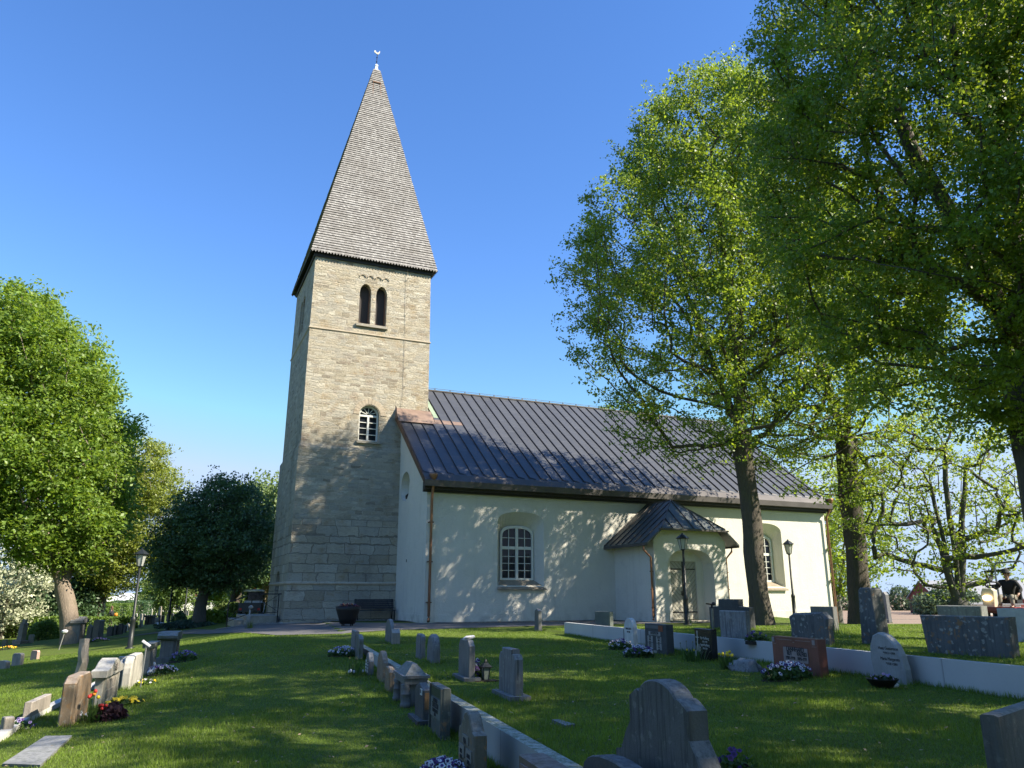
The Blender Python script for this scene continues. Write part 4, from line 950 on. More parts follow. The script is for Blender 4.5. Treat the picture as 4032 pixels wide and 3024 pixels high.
# --- middle lawn, backs turned to us
t, W, T, H = headstone('round headed grey stone with a lower block attached, nearest the bench', 829.5, 843, 850, 1391, 1338, 'L', 'round', G_GREY(), Wr=(.4, 1.1))
m = MB(); m.prism([(W / 2 - .02, -.2), (W / 2 + .16, -.2), (W / 2 + .16, H * .45), (W / 2 - .02, H * .62)], T * .2, T + .14); m.build('lower_block', G_WARM(), t)
headstone('left of two rounded rough sided stones on the middle lawn', 897, 907.5, 918.5, 1425, 1370, 'L', 'shoulder', G_STREAK(), bev=.03)
headstone('right of two rounded rough sided stones on the middle lawn', 921, 934.5, 949, 1434, 1371, 'L', 'round', G_STREAK(), bev=.04, Tr=(.15, .4))
t, W, T, H = headstone('smooth grey slab with the white dove on top', 988.5, 1012, 1024, 1472.5, 1384, 'L', 'clip', G_GREY(), plinth=True); T_DOVE = (t, W, T, H)
headstone('heavily streaked grey slab on a plinth right of the grave lantern', 1075, 1112, 1131, 1514, 1404, 'L', 'stepround', G_STREAK(), plinth=True, bev=.015)
headstone('small dark pointed stele close to the church path', 1154, 1164, 1171.5, 1364.5, 1315, 'L', 'slim', G_GREY(), Wr=(.3, .6))
# --- large stone in front
t, W, T, H = headstone('large dark weathered stone with arched top, shoulders and side scrolls in the foreground', 1285, 1548, 1580, 1785, 1494, 'L', 'big', stone('weathered_foreground', (0.105, 0.108, 0.11), 0.35, 0.18, 0.0, 0.85, 0.1), bev=.012, Tr=(.15, .2), Wr=(1.2, 2.1))
headstone('dark round topped stone just entering at the bottom edge', 1228, 1400, 1445, 1900, 1676, 'L', 'low', G_DARK(), Tr=(.12, .2), Wr=(.5, 1.0))
t, W, T, H = headstone('dark speckled stone with chamfered top at the lower right corner', 2147, 2183, 2350, 1730, 1546, 'R', 'flat', stone('dark_speckled_granite', (0.12, 0.12, 0.115), 0.4, 0.15, 0.1, 0.4), tilt=R(-64), Tr=(.11, .16), Wr=(.8, 1.1), bev=.02)
# --- row along the right wall
t, W, T, H = headstone('slim white round topped gravestone in front of the far end of the right wall', 1349, 1369, 1378.5, 1400, 1335, 'L', 'round', G_WHITE(), Tr=(.12, .3), Wr=(.35, .6))
lines(t, [('ANNA GRETA', 0, H * .6, .07, .75), ('1904-1988', 0, H * .5, .055, .8)])
t, W, T, H = headstone('wide dark stone carrying one name plate and four smaller plates', 1393.5, 1441.5, 1457.5, 1417, 1349.5, 'L', 'flat', G_DARK(), Wr=(.6, 1.1))
plaque(t, -W * .30, W * .25, H * .62, H * .74); text_part('inscription', 'ANDERSSON', .085, M_CUT, t, (-W * .02, -.014, H * .65), sx=.8)
for x, z, tx in ((-.24, .38, 'CARL\n1886\n1951'), (.17, .38, 'SIGNE\n1890\n1971'), (-.24, .15, 'ALEX\n1912\n1985'), (.17, .15, 'EVA\n1915\n1999')):
    plaque(t, W * (x - .12), W * (x + .12), H * z, H * (z + .21)); text_part('inscription', tx, .055, M_CUT, t, (W * x, -.014, H * z + H * .145), sx=.8)
m = MB(); m.box(-W * .46, W * .36, -.006, .0, H * .84, H * .95); m.build('carved_band', G_GREY(), t); plaque(t, -W * .1, W * .06, H * .04, H * .12)
m = MB(); m.box(W * .16, W * .36, -.008, .0, H * .76, H * .95); m.build('rusty_stain', plain('rust', (0.22, 0.07, 0.03), 0.8, 0.5, 15), t)
t, W, T, H = headstone('polished black stone with a tall white cross and pale lettering', 1503.5, 1540, 1552, 1429, 1359, 'L', 'flat', G_BLACK(), Wr=(.4, .75))
m = MB(); x = -W * .33; m.box(x - .012, x + .012, -.008, 0, H * .15, H * .92); m.box(x - .07, x + .07, -.009, 0, H * .70, H * .725)
for dx, z0, z1 in ((-.05, .12, .45), (.05, .15, .5), (.09, .2, .42), (-.08, .1, .3)): m.beam((x + dx, -.006, H * z0), (x + dx * 1.2, -.006, H * z1), .012)
m.build('cross', M_GOLD, t)
lines(t, [('Per Karlberg', W * .10, H * .66, .075, .85), ('1921-1995', W * .10, H * .56, .05, .9), ('Ingrid Karlberg', W * .10, H * .45, .072, .8), ('1924-2007', W * .10, H * .35, .05, .9)], M_GOLD)
t, W, T, H = headstone('red granite stone with pale name plate behind a bed of white and violet pansies', 1672.5, 1773, 1791, 1465, 1381.5, 'L', 'flat', G_RED(), Wr=(.8, 1.6), Tr=(.16, .3), bev=.008)
pl = plaque(t, -W * .24, W * .29, H * .33, H * .72, stone('rosy_plate', (0.32, 0.26, 0.245), 0.12))
lines(t, [('LANNHARD', W * .03, H * .62, .105, .8), ('RUT', -W * .10, H * .51, .09, .75), ('VALFRID', W * .17, H * .51, .09, .75), ('1907-1990', -W * .09, H * .40, .065, .9), ('1895-1971', W * .17, H * .40, .065, .9)], y=-.015, bold=.002)
m = MB()
for x in (-W * .46, W * .43): 
    m.box(x - .035, x + .035, -.012, 0, H * .84, H * .97); m.box(x - .05, x + .06, -.008, 0, H * .79, H * .80)
m.box(-W * .38, -W * .03, -.008, 0, H * .92, H * .93); m.box(W * .04, W * .36, -.008, 0, H * .92, H * .93); m.box(-W * .015, W * .015, -.008, 0, H * .86, H * .875); m.build('carved_ornament', stone('rosy_plate', (0.32, 0.26, 0.245)), t)
t, W, T, H = headstone('pale grey stone shaped like a pointed leaf, leaning, with a dark bowl at its foot', 1890, 1960, 1974, 1481, 1369, 'L', 'leaf', stone('pale_grey_stone', (0.33, 0.335, 0.335), 0.15, 0.1, 0, 0.15), Wr=(.6, 1.1), Tr=(.14, .3), bev=.02)
lines(t, [('Hans Gustavsson', W * .08, H * .66, .065, .9), ('*1913 +1994', W * .10, H * .57, .05, .9), ('Maria Margareta', W * .10, H * .45, .065, .9), ('*1920 +2001', W * .14, H * .36, .05, .9)])
# --- upper terrace
headstone('greenish grey rectangular stone at the left end of the terrace', 1285, 1318, 1325.5, 1357.5, 1321.5, 'L', 'flat', stone('greenish_granite', (0.13, 0.15, 0.14), 0.2), tilt=R(12))
t, W, T, H = headstone('weathered brown stone with stepped shoulders behind the slim white one', 1345.5, 1372, 1380, 1366, 1321, 'L', 'stepround', G_STREAK(), tilt=R(12), bev=.02)
headstone('rough streaked grey rectangular stone with pale top edge, right of the black cross stone', 1557, 1614, 1624, 1383, 1319.5, 'L', 'flat', stone('rough_pale_streak', (0.25, 0.25, 0.245), 0.35, 0.3, 0.25, 0.75), tilt=R(10), bev=.02)
headstone('wide dark stepped monument in front of the thick lime trunk', 1533.5, 1622, 1633, 1361, 1294.5, 'L', 'stepped', G_DARK(), tilt=R(18), Wr=(.9, 2.4), Tr=(.15, .5))
headstone('broad rough grey stone with uneven top in the middle of the terrace', 1708, 1793, 1807, 1396.5, 1324, 'L', 'rough', G_LICH(), tilt=R(10), bev=.05, Wr=(.8, 1.6), Tr=(.2, .4))
headstone('grey rectangular slab with rusty brown side behind the broad rough stone', 1757, 1804, 1813, 1363.5, 1310.5, 'L', 'flat', G_GREY(), tilt=R(15))
t, W, T, H = headstone('slim dark stele with white name plate against the sunny church wall', 1759, 1777, 1782, 1341, 1276.5, 'L', 'slim', G_DARK(), tilt=R(21), Wr=(.3, .7)); plaque(t, -W * .28, W * .4, H * .25, H * .55, G_WHITE())
headstone('dark lichen spotted obelisk with a cut off top, tallest on the terrace', 1864, 1902, 1925, 1394, 1269, 'L', 'taper', G_LICH(), tilt=R(7), Wr=(.45, .9), Tr=(.3, .5), bev=.02, name='obelisk')
t, W, T, H = headstone('pointed grey stele with mossy brown side and text plate at the edge of the field', 1919, 1928, 1949, 1346, 1278, 'R', 'slim', G_GREY(), Wr=(.4, .8)); plaque(t, -W * .32, W * .32, H * .42, H * .68, G_PALE())
headstone('speckled grey trapezoid stone behind the big leaning slab', 2040, 2128, 2141, 1372, 1309, 'L', 'spread', stone('speckled_grey', (0.21, 0.22, 0.215), 0.5, 0.4, 0.1, 0.4, 0, 30), tilt=R(15), Wr=(.9, 1.9), bev=.02)
headstone('big dark trapezoid slab covered in grey and orange lichen', 2010, 2193, 2208, 1424, 1333, 'L', 'spread', G_LICH(), tilt=R(12), Wr=(1.2, 2.2), Tr=(.2, .45), bev=.02)
headstone('smooth bluish white stone cut by the right picture edge', 2178, 2270, 2290, 1390, 1315, 'L', 'flat', stone('shade_tinted_marble', (0.42, 0.44, 0.46), 0.05), tilt=R(15), Wr=(.9, 1.6))  # bluish tone of the shade is put into the white marble's colour
# natural boulder, flat slabs
P = G(1612, 1449); bm = bmesh.new(); bmesh.ops.create_icosphere(bm, subdivisions=3, radius=1)
rr = random.Random(11)
from mathutils import noise as mnoise
for v in bm.verts: v.co *= 1 + .35 * mnoise.noise(v.co * 1.6) ; v.co = Vector((v.co.x * .34, v.co.y * .2, max(v.co.z * .2, -.1)))
me = bpy.data.meshes.new('boulder'); bm.to_mesh(me); bm.free(); me.materials.append(G_STREAK()); me.polygons.foreach_set('use_smooth', [True] * len(me.polygons))
o = link(bpy.data.objects.new('boulder', me)); o.location = P; o.rotation_euler = (0, 0, R(-60)); tag(o, 'low natural grey boulder with pale lichen in front of the right wall', 'boulder')
def flat_slab(label, pts, mat, lift=.04):
    q = [G(*p) for p in pts]; c = sum(q, Vector()) / 4; m = MB()
    m.add([tuple(p - c + Vector((0, 0, lift))) for p in q] + [tuple(p - c - Vector((0, 0, .15))) for p in q], [(0, 1, 2, 3), (7, 6, 5, 4), (0, 4, 5, 1), (1, 5, 6, 2), (2, 6, 7, 3), (3, 7, 4, 0)])
    o = m.build('grave_slab', mat, loc=c); return tag(o, label, 'grave slab')
flat_slab('large worn grey ledger slab lying flat in the grass at the lower left', [(4, 1656), (97, 1595), (155, 1594), (86, 1659)], stone('ledger_stone', (0.19, 0.195, 0.195), 0.3, 0.35, 0, 0.2, 0.3), .03)
flat_slab('small flat bronze grey plate set in the middle lawn', [(1192, 1561), (1206, 1560), (1243, 1571), (1222, 1574)], G_GREY(), .03)
# --- low walls and kerb
def wall(s0, th, t0, t1, ztop, zbot, name, label, mat, capm=None, n=40):
    f = lambda s, t: (-CA * s - SA * t, -SA * s + CA * t); m = MB()
    ts = np.linspace(t0, t1, n); vs = []
    for t_ in ts:
        for ds, z in ((th, zbot(t_)), (th, ztop(t_)), (0, ztop(t_)), (0, zbot(t_))):
            x, y = f(s0 + ds, t_); vs.append((x, y, z))
    fs = [(i * 4 + j, i * 4 + (j + 1) % 4, i * 4 + 4 + (j + 1) % 4, i * 4 + 4 + j) for i in range(n - 1) for j in range(4)] + [(0, 1, 2, 3), (4 * n - 1, 4 * n - 2, 4 * n - 3, 4 * n - 4)]
    m.add(vs, fs); return tag(m.build(name, mat), label, 'wall')
def concrete(name, c, joints=2.4):
    t = NT(name); co = t.coord(); a = t.noise(co, 1.5, 5); b = t.noise(co, 45, 3, .7)
    cc = t.mix(a, tuple(x * .82 for x in c), tuple(x * 1.1 for x in c)); cc = t.mix(t.math('MULTIPLY', b, .25), cc, tuple(x * .6 for x in c))
    sx = t.n('ShaderNodeSeparateXYZ'); t.t.links.new(co, sx.inputs[0]); fr = t.math('FRACT', t.math('DIVIDE', t.math('ADD', sx.outputs[1], 100.0), joints))
    j = t.ramp(fr, [(0.0, 1.0), (0.012, 0.0)]); cc = t.mix(t.math('MULTIPLY', j, .9), cc, tuple(x * .35 for x in c))
    pan = t.n('ShaderNodeTexWhiteNoise', noise_dimensions='1D'); t.set(pan.inputs['W'], t.math('FLOOR', t.math('DIVIDE', t.math('ADD', sx.outputs[1], 100.0), joints)))
    cc = t.mix(t.math('MULTIPLY', pan.outputs['Value'], .25), cc, tuple(x * .8 for x in c))
    return t.fin(cc, .85, t.bump(b, .25, .01))
def moss_top():
    t = NT('lichen_coping'); co = t.coord(); a = t.noise(co, 14, 5, .7); b = t.noise(co, 60, 3)
    cc = t.mix(t.ramp(a, [(.4, 0.0), (.6, 1.0)]), (0.20, 0.23, 0.16), (0.50, 0.53, 0.49)); cc = t.mix(t.ramp(b, [(.5, 0.0), (.7, .6)]), cc, (0.10, 0.13, 0.05))
    return t.fin(cc, .95, t.bump(a, 1.0, .04))
o = wall(S_MID - .06, .15, 1.5, 21.6, lambda t_: .33, lambda t_: -.3, 'retaining_wall', 'low grey retaining wall with lichen covered top running through the middle graves', concrete('wall_concrete', (0.34, 0.345, 0.34)))
me = o.data; me.materials.append(moss_top())
for p in me.polygons:
    if p.normal.z > .8: p.material_index = 1
o = wall(S_RIGHT - .05, .14, 3.0, 24.7, lambda t_: .70, lambda t_: -.2, 'retaining_wall', 'smooth pale grey retaining wall holding the upper terrace on the right', concrete('pale_concrete', (0.50, 0.505, 0.505), 3.1))
kp = [G(*p) for p in ((-30, 1613), (0, 1598), (49, 1564), (127, 1524), (202, 1486), (263, 1456), (290, 1440))]
m = MB()
for a, b in zip(kp[:-1], kp[1:]):
    d = (b - a).normalized(); m.beam(a + Vector((0, 0, .02)), b + d * .0 + Vector((0, 0, .02)), .13, .12)
tag(m.build('kerb', concrete('kerb_concrete', (0.55, 0.54, 0.51), 1.5)), kind='structure')
# ------------------------------------------------------------------ things in the churchyard
def dup(root, loc, rz=None, label=None):
    r = root.copy(); col.objects.link(r); r.location = loc
    if rz is not None: r.rotation_euler = (0, 0, rz)
    if label: r['label'] = label
    for ch in [c for c in bpy.data.objects if c.parent == root]:
        c = ch.copy(); col.objects.link(c); c.parent = r
        for g in [x for x in bpy.data.objects if x.parent == ch]:
            d = g.copy(); col.objects.link(d); d.parent = c
    return r
M_POLE = plain('dark_green_black_paint', (0.018, 0.022, 0.022), 0.45, 0.2, 10, 0.2)
def lampglass():
    t = NT('frosted_lamp_glass'); co = t.coord(); n = t.noise(co, 5, 2)
    t.set(t.b.inputs['Base Color'], t.mix(n, (0.55, 0.58, 0.56), (0.7, 0.72, 0.69))); t.b.inputs['Roughness'].default_value = .35
    tr = t.n('ShaderNodeBsdfTranslucent'); tr.inputs['Color'].default_value = (.55, .57, .54, 1)
    a = t.n('ShaderNodeMixShader'); a.inputs[0].default_value = .5; t.t.links.new(t.b.outputs[0], a.inputs[1]); t.t.links.new(tr.outputs[0], a.inputs[2]); t.t.links.new(a.outputs[0], t.out.inputs['Surface']); return t.m
M_LG = lampglass()
def lamp(label, loc, h=3.62, head=True):
    t = empty('street_lamp', loc, .2, label, 'street lamp', 'lantern lamp posts along the church path')
    m = MB(); m.lathe([(.16, -.1), (.16, .05), (.095, .06), (.085, .95), (.10, 1.0), (.085, 1.08), (.052, 1.14), (.044, h - .72)], 12); m.build('pole', M_POLE, t, smooth=True)
    z = h - .72
    m = MB(); m.lathe([(.05, 0), (.10, .04), (.10, .06)], 6, (0, 0, z)); 
    for k in range(6):
        a = math.pi / 3 * k; m.beam((.115 * math.cos(a), .115 * math.sin(a), z + .05), (.205 * math.cos(a), .205 * math.sin(a), z + .48), .016)
        b = a + math.pi / 3; m.beam((.205 * math.cos(a), .205 * math.sin(a), z + .48), (.205 * math.cos(b), .205 * math.sin(b), z + .48), .02)
    m.build('lantern_frame', M_POLE, t)
    m = MB(); m.lathe([(.105, .06), (.19, .47)], 6, (0, 0, z)); m.build('lamp_glass', M_LG, t)
    m = MB(); m.lathe([(.27, .48), (.275, .50), (.10, .64), (.05, .66), (.04, .70), (.01, .72)], 6, (0, 0, z)); m.build('lamp_roof', M_POLE, t)
    return t
L0 = lamp('lantern lamp post standing nearest on the left lawn with tall tapered foot', G(280, 1401))
dup(L0, G(362, 1360.5), .5, 'second lantern lamp post on the left, at the edge of the path')
dup(L0, G(397, 1340.5), .1, 'farthest left lamp post whose lantern is lost among leaves')
Pp = L2W(10.9, 5.0); Pp.z = tz(Pp.x, Pp.y); pl_ = AT(1484.5, 1341, 33.2); pl_.z = tz(pl_.x, pl_.y)
l3 = dup(L0, pl_, .9, 'lantern lamp post standing right in front of the porch door'); l3.scale = (((ZAT(1151, pl_.y) - pl_.z) / 3.62),) * 3
P4 = AT(1717, 1330, 40.5); P4.z = tz(P4.x, P4.y) - .02
l4 = dup(L0, P4, .4, 'lantern lamp post against the sunny nave wall right of the thick trunk'); l4.scale = ((ZAT(1165, 40.5) - P4.z) / 3.62,) * 3
# bench
bc = L2W(-1.12, -4.25); bz = tz(bc.x, bc.y) + .03
t = empty('park_bench', (bc.x, bc.y, bz), math.pi / 2 - CHA, 'black slatted bench against the foot of the stone tower', 'bench')
M_BENCH = plain('dark_blue_black_slats', (0.022, 0.026, 0.036), .5, .25, 8)
m = MB()
for i in range(5): m.box(-.97, .97, -.28 + i * .095, -.205 + i * .095, .43, .465)
m.build('seat', M_BENCH, t); m = MB()
for i in range(5): m.box(-.97, .97, .20 + i * .022, .225 + i * .022, .52 + i * .092, .595 + i * .092)
m.build('backrest', M_BENCH, t)
for x in (-.9, .9):
    m = MB(); m.beam((x, -.26, 0), (x, -.24, .43), .05); m.beam((x, .26, 0), (x, .18, .43), .05); m.beam((x, .18, .43), (x, .32, .98), .045); m.box(x - .025, x + .025, -.28, .2, .40, .43); m.build('leg_frame', M_IRON, t)
# planter with red flowers
def foliage_bits(c, rx, ry, h, n, size, rng, up=.4):
    """numpy leaf cards inside a low dome"""
    a = rng.uniform(0, 2 * np.pi, n); r = np.sqrt(rng.uniform(0, 1, n)); z = rng.uniform(0.05, 1, n) * np.sqrt(np.maximum(0, 1 - r ** 2 * .9)) * h
    P = np.stack([c[0] + rx * r * np.cos(a), c[1] + ry * r * np.sin(a), c[2] + z], -1)
    return leaf_cards(P, size, rng, up)
def leaf_cards(P, size, rng, up=.3, long=1.35):
    n = len(P); nrm = rng.normal(0, 1, (n, 3)); nrm[:, 2] += up * 2; nrm /= np.linalg.norm(nrm, axis=1)[:, None]
    a = rng.normal(0, 1, (n, 3)); a -= (a * nrm).sum(1)[:, None] * nrm; a /= np.linalg.norm(a, axis=1)[:, None] + 1e-9
    b = np.cross(nrm, a); s = (size * rng.uniform(.6, 1.35, n))[:, None]
    V = np.stack([P - a * s * .5 * long, P + b * s * .42 + nrm * s * .12, P + a * s * .55 * long, P - b * s * .42 + nrm * s * .12], 1)
    return V.reshape(-1, 3)
def cards_obj(name, V, mat, parent=None):
    n = len(V) // 4
    return np_mesh(name, V, np.arange(len(V)), np.full(n, 4), mat, parent)
def blossoms(P, r, rng, k=5):
    """little five petalled discs facing outwards and up: outer petals and dark eye"""
    out = []; eye = []
    for p in P:
        d = Vector((rng.normal(0, .5) - .1, rng.normal(0, .5) - .6, rng.uniform(.4, 1))).normalized(); q = d.to_track_quat('Z', 'Y').to_matrix(); rr_ = r * rng.uniform(.75, 1.2)
        pts = []
        for j in range(2 * k):
            a = math.pi * j / k; R_ = rr_ * (1 if j % 2 == 0 else .72); pts.append(Vector(p) + q @ Vector((R_ * math.cos(a), R_ * math.sin(a), 0)))
        out.append(pts); eye.append([Vector(p) + q @ Vector((rr_ * .45 * math.cos(a), rr_ * .45 * math.sin(a), rr_ * .12)) for a in np.linspace(0, 2 * math.pi, 6, endpoint=False)])
    return out, eye
M_VIO = plain('violet_petals', (0.075, 0.03, 0.16), .7, .5, 30, 0, 0); M_WHP = plain('white_petals', (.62, .62, .66), .7, .12, 30, 0, 0); M_EYE = plain('dark_petal_eye', (.03, .012, .06), .7, .2, 10, 0, 0)
M_YEL = plain('yellow_petals', (.75, .56, .02), .6, .15, 20, 0, 0); M_REDP = plain('red_petals', (.50, .03, .02), .6, .25, 20, 0, 0); M_LILAC = plain('lilac_petals', (.26, .20, .42), .7, .25, 20, 0, 0)
M_ORP = plain('orange_petals', (.65, .22, .02), .6, .2, 20, 0, 0); M_PURF = leaf_mat('purple_foliage', (.045, .022, .028), (.03, .01, .012), .5); M_GRF = leaf_mat('plant_green', (.04, .075, .018), (.03, .06, .008), .5)
M_BLUEF = leaf_mat('bluish_groundcover', (.035, .07, .06), (.02, .04, .02), .4); M_DFOL = leaf_mat('dark_leaf', (.022, .04, .014), (.012, .025, .004), .4)
nseed = [100]
def flowers(label, P, rx, ry, h, n, cols, r=.028, leaves=None, lmat=None, name='flower_bed', cat='flowers', group=None, bowl=None, soil=True):
    nseed[0] += 1; rng = np.random.default_rng(nseed[0])
    t = empty(name, P, rng.uniform(0, .6), label, cat, group)
    z0 = 0
    if bowl:
        m = MB(); m.lathe([(bowl * .6, 0), (bowl * .95, bowl * .5), (bowl, bowl * .55), (bowl * .92, bowl * .54)], 18); m.build('bowl', M_IRON, t, smooth=True); z0 = bowl * .4
    elif soil:
        m = MB(); m.lathe([(1, -.05), (.98, .012), (.7, .02)], 20); o = m.build('soil', M_SOIL, t); o.scale = (rx * 1.05, ry * 1.05, 1)
    V = foliage_bits((0, 0, z0), rx, ry, h * .8, leaves or n * 9, r * 1.6, rng); cards_obj('foliage', V, lmat or M_GRF, t)
    if n:
        a = rng.uniform(0, 2 * np.pi, n); q = np.sqrt(rng.uniform(0, 1, n)); Z = z0 + h * (.25 + .75 * np.sqrt(np.maximum(0, 1 - q ** 2)))
        pts = np.stack([rx * q * np.cos(a), ry * q * np.sin(a), Z], -1); which = rng.integers(0, len(cols), n)
        for ci, (mat_, eye_) in enumerate(cols):
            sel = pts[which == ci]
            if len(sel) == 0: continue
            o_, e_ = blossoms(sel, r, rng); m = MB()
            for f in o_: m.add(f, [tuple(range(len(f)))])
            mats = [mat_]
            if eye_ is not None:
                m.cur = 1; mats.append(eye_)
                for f in e_: m.add(f, [tuple(range(len(f)))])
            m.build('blossoms', mats, t)
    return t
PAN = [(M_VIO, M_EYE), (M_WHP, M_VIO), (M_WHP, M_EYE), (M_VIO, M_WHP)]
GF = 'pansies planted at the graves'
pt = empty('planter', G(750, 1353), 0, 'black cast urn planter with red flowers beside the bench', 'planter')
m = MB(); m.lathe([(.30, .10), (.36, .3), (.47, .62), (.50, .76), (.46, .76), (.44, .70)], 24); m.build('urn', M_IRON, pt, smooth=True)
for a in (45, 135, 225, 315): m = MB(); m.beam((.24 * math.cos(R(a)), .24 * math.sin(R(a)), -.03), (.24 * math.cos(R(a)), .24 * math.sin(R(a)), .13), .05); m.build('foot', M_IRON, pt)
f = flowers('x', (0, 0, .68), .42, .42, .2, 46, [(plain('dark_red_petals', (.16, .02, .025), .7, .3), None), (M_EYE, None), (plain('dull_orange_petals', (.28, .10, .03), .7, .3), None)], .035, 700, M_PURF, soil=False)
for c in [x for x in bpy.data.objects if x.parent == f]: c.parent = pt; c.location.z += .68
bpy.data.objects.remove(f)
flowers('white and violet pansies in the grass left of the middle row far end', G(741, 1417.5), .36, .26, .22, 60, PAN, .032, group=GF)
flowers('pansies at the foot of the dark pedestal monument', G(396, 1428), .32, .26, .24, 55, [(M_VIO, M_EYE), (M_LILAC, M_EYE)], .03, group=GF)
flowers('violet pansies right of the white rabbit', G(349, 1457), .30, .24, .20, 60, PAN, .026, group=GF)
flowers('large mound of white edged violet pansies at the bottom edge of the picture', G(956, 1690), .21, .20, .19, 95, PAN, .030, group=GF)
flowers('pansies at the slim white stone of the right wall', G(1341, 1403), .33, .22, .24, 45, PAN, .032, group=GF)
flowers('wide white edged pansies in front of the name plate stone', G(1381, 1420), .36, .22, .24, 70, PAN, .034, group=GF)
flowers('long bed of white and violet pansies before the red granite stone', G(1702, 1468), .52, .22, .26, 95, PAN, .034, group=GF)
flowers('dark violet pansies by the rough streaked stone on the terrace', G(1635, 1386), .24, .18, .2, 22, [(M_VIO, M_EYE), (M_LILAC, M_EYE)], .03, group=GF)
flowers('violet pansies behind the grave lantern', G(1030, 1469), .10, .10, .30, 26, [(M_VIO, M_EYE), (M_VIO, M_EYE), (M_WHP, M_VIO)], .028, group=GF)
flowers('dark violet pansies right of the large foreground stone', G(1592, 1668), .16, .12, .16, 18, [(M_VIO, M_EYE)], .026, group=GF)
flowers('dark pansies beside the stone at the lower left edge', G(26, 1577), .30, .2, .14, 26, [(M_VIO, M_EYE), (M_LILAC, M_EYE)], .03, group=GF)
flowers('blue flowers by the tall narrow dark monument', G(205, 1386), .7, .4, .18, 36, [(M_LILAC, M_EYE)], .04, group=GF)
flowers('small white flowers before the brown sandstone gravestone', G(169, 1557), .15, .10, .12, 26, [(M_WHP, None)], .016, 120)
flowers('bright yellow pansies in the sunny grass left of the shadow', G(270, 1523), .30, .12, .12, 34, [(M_YEL, None)], .035, 160, soil=False)
flowers('pale yellow flowers at the foot of the solar lamp stake', G(318, 1479), .22, .10, .10, 22, [(M_YEL, None), (M_WHP, None)], .022, 120, soil=False)
flowers('dark purple leaved plant beside the tulips', G(236, 1556), .21, .17, .29, 0, [], .045, 420, M_PURF, name='purple_plant', cat='plant')
flowers('orange flowers at the stone cut by the left picture edge', G(18, 1403), .4, .25, .16, 26, [(M_ORP, None), (M_YEL, None)], .04, 120)
flowers('white flowers at the leaning sunlit brown slab', G(345, 1351), .45, .25, .2, 22, [(M_WHP, None)], .06, 120)
# tulips and other stemmed plants
def stems(label, P, specs, name='tulips', cat='tulips', blades=26, bh=.22, spread=.14):
    nseed[0] += 1; rng = np.random.default_rng(nseed[0]); t = empty(name, P, 0, label, cat)
    m = MB()
    for i in range(blades):
        a = rng.uniform(0, 6.28); r0 = rng.uniform(0, spread); b = rng.uniform(.05, .16); h = bh * rng.uniform(.6, 1.1); p = Vector((r0 * math.cos(a), r0 * math.sin(a), 0)); d = Vector((math.cos(a), math.sin(a), 0)); s = Vector((-d.y, d.x, 0)) * .012
        m.add([p - s, p + s, p + d * b * .5 + Vector((0, 0, h * .7)) + s, p + d * b * .5 + Vector((0, 0, h * .7)) - s, p + d * b + Vector((0, 0, h))], [(0, 1, 2, 3), (3, 2, 4)])
    m.build('leaves', M_GRF, t); st = MB(); groups = {}
    for (mat_, n, h, sz) in specs:
        m = MB()
        for i in range(n):
            a = rng.uniform(0, 6.28); r0 = rng.uniform(0, spread); x, y = r0 * math.cos(a), r0 * math.sin(a); hh = h * rng.uniform(.85, 1.12)
            st.tube([(x, y, 0), (x * 1.1, y * 1.1, hh)], .004, 4)
            m.lathe([(.2 * sz, 0), (.9 * sz, .35 * sz), (sz, .9 * sz), (.72 * sz, 1.7 * sz), (.35 * sz, 1.9 * sz)], 6, (x * 1.1, y * 1.1, hh), rng.uniform(0, 1))
        m.build('blossoms', mat_, t, smooth=True)
    st.build('stems', M_GRF, t); return t
stems('red and yellow tulips in front of the brown sandstone gravestone', G(196, 1561), [(M_REDP, 3, .36, .026), (M_YEL, 2, .33, .026), (M_ORP, 2, .34, .025)], spread=.11, bh=.26)
stems('low red tulips between the taller tulips and the purple plant', G(213, 1560), [(M_REDP, 6, .18, .022)], spread=.08, bh=.12)
stems('yellow daffodils by the grey boulder under the right wall', G(1571, 1446), [(M_YEL, 9, .24, .026)], 'daffodils', 'daffodils', 34, .24, .2)
stems('faded wild plants with white blooms beside the tracery stone', G(766, 1460), [(M_WHP, 5, .05, .03), (plain('straw_seed', (.2, .19, .09), .9), 7, .30, .016)], 'withered_plant', 'plant', 24, .30, .22)
stems('withered bulb leaves at the foot of the black cross stone', G(1499, 1429), [(plain('straw_seed', (.2, .19, .09), .9), 4, .36, .014), (M_YEL, 2, .2, .02)], 'withered_plant', 'plant', 60, .26, .26)
# bowl with pale blue flowers
flowers('black bowl planter at the foot of the leaf shaped stone', G(1908, 1485.5), .19, .19, .10, 9, [(M_LILAC, None)], .026, 150, M_DFOL, name='flower_bowl', cat='planter', bowl=.225)
o = MB().lathe([(.02, 0), (.09, .02), (.10, .05), (.05, .09), (.01, .1)], 10).build('white_stone', M_WHP, smooth=True, loc=G(1927, 1486)); tag(o, 'small smooth white stone in the grass by the black bowl', 'stone')
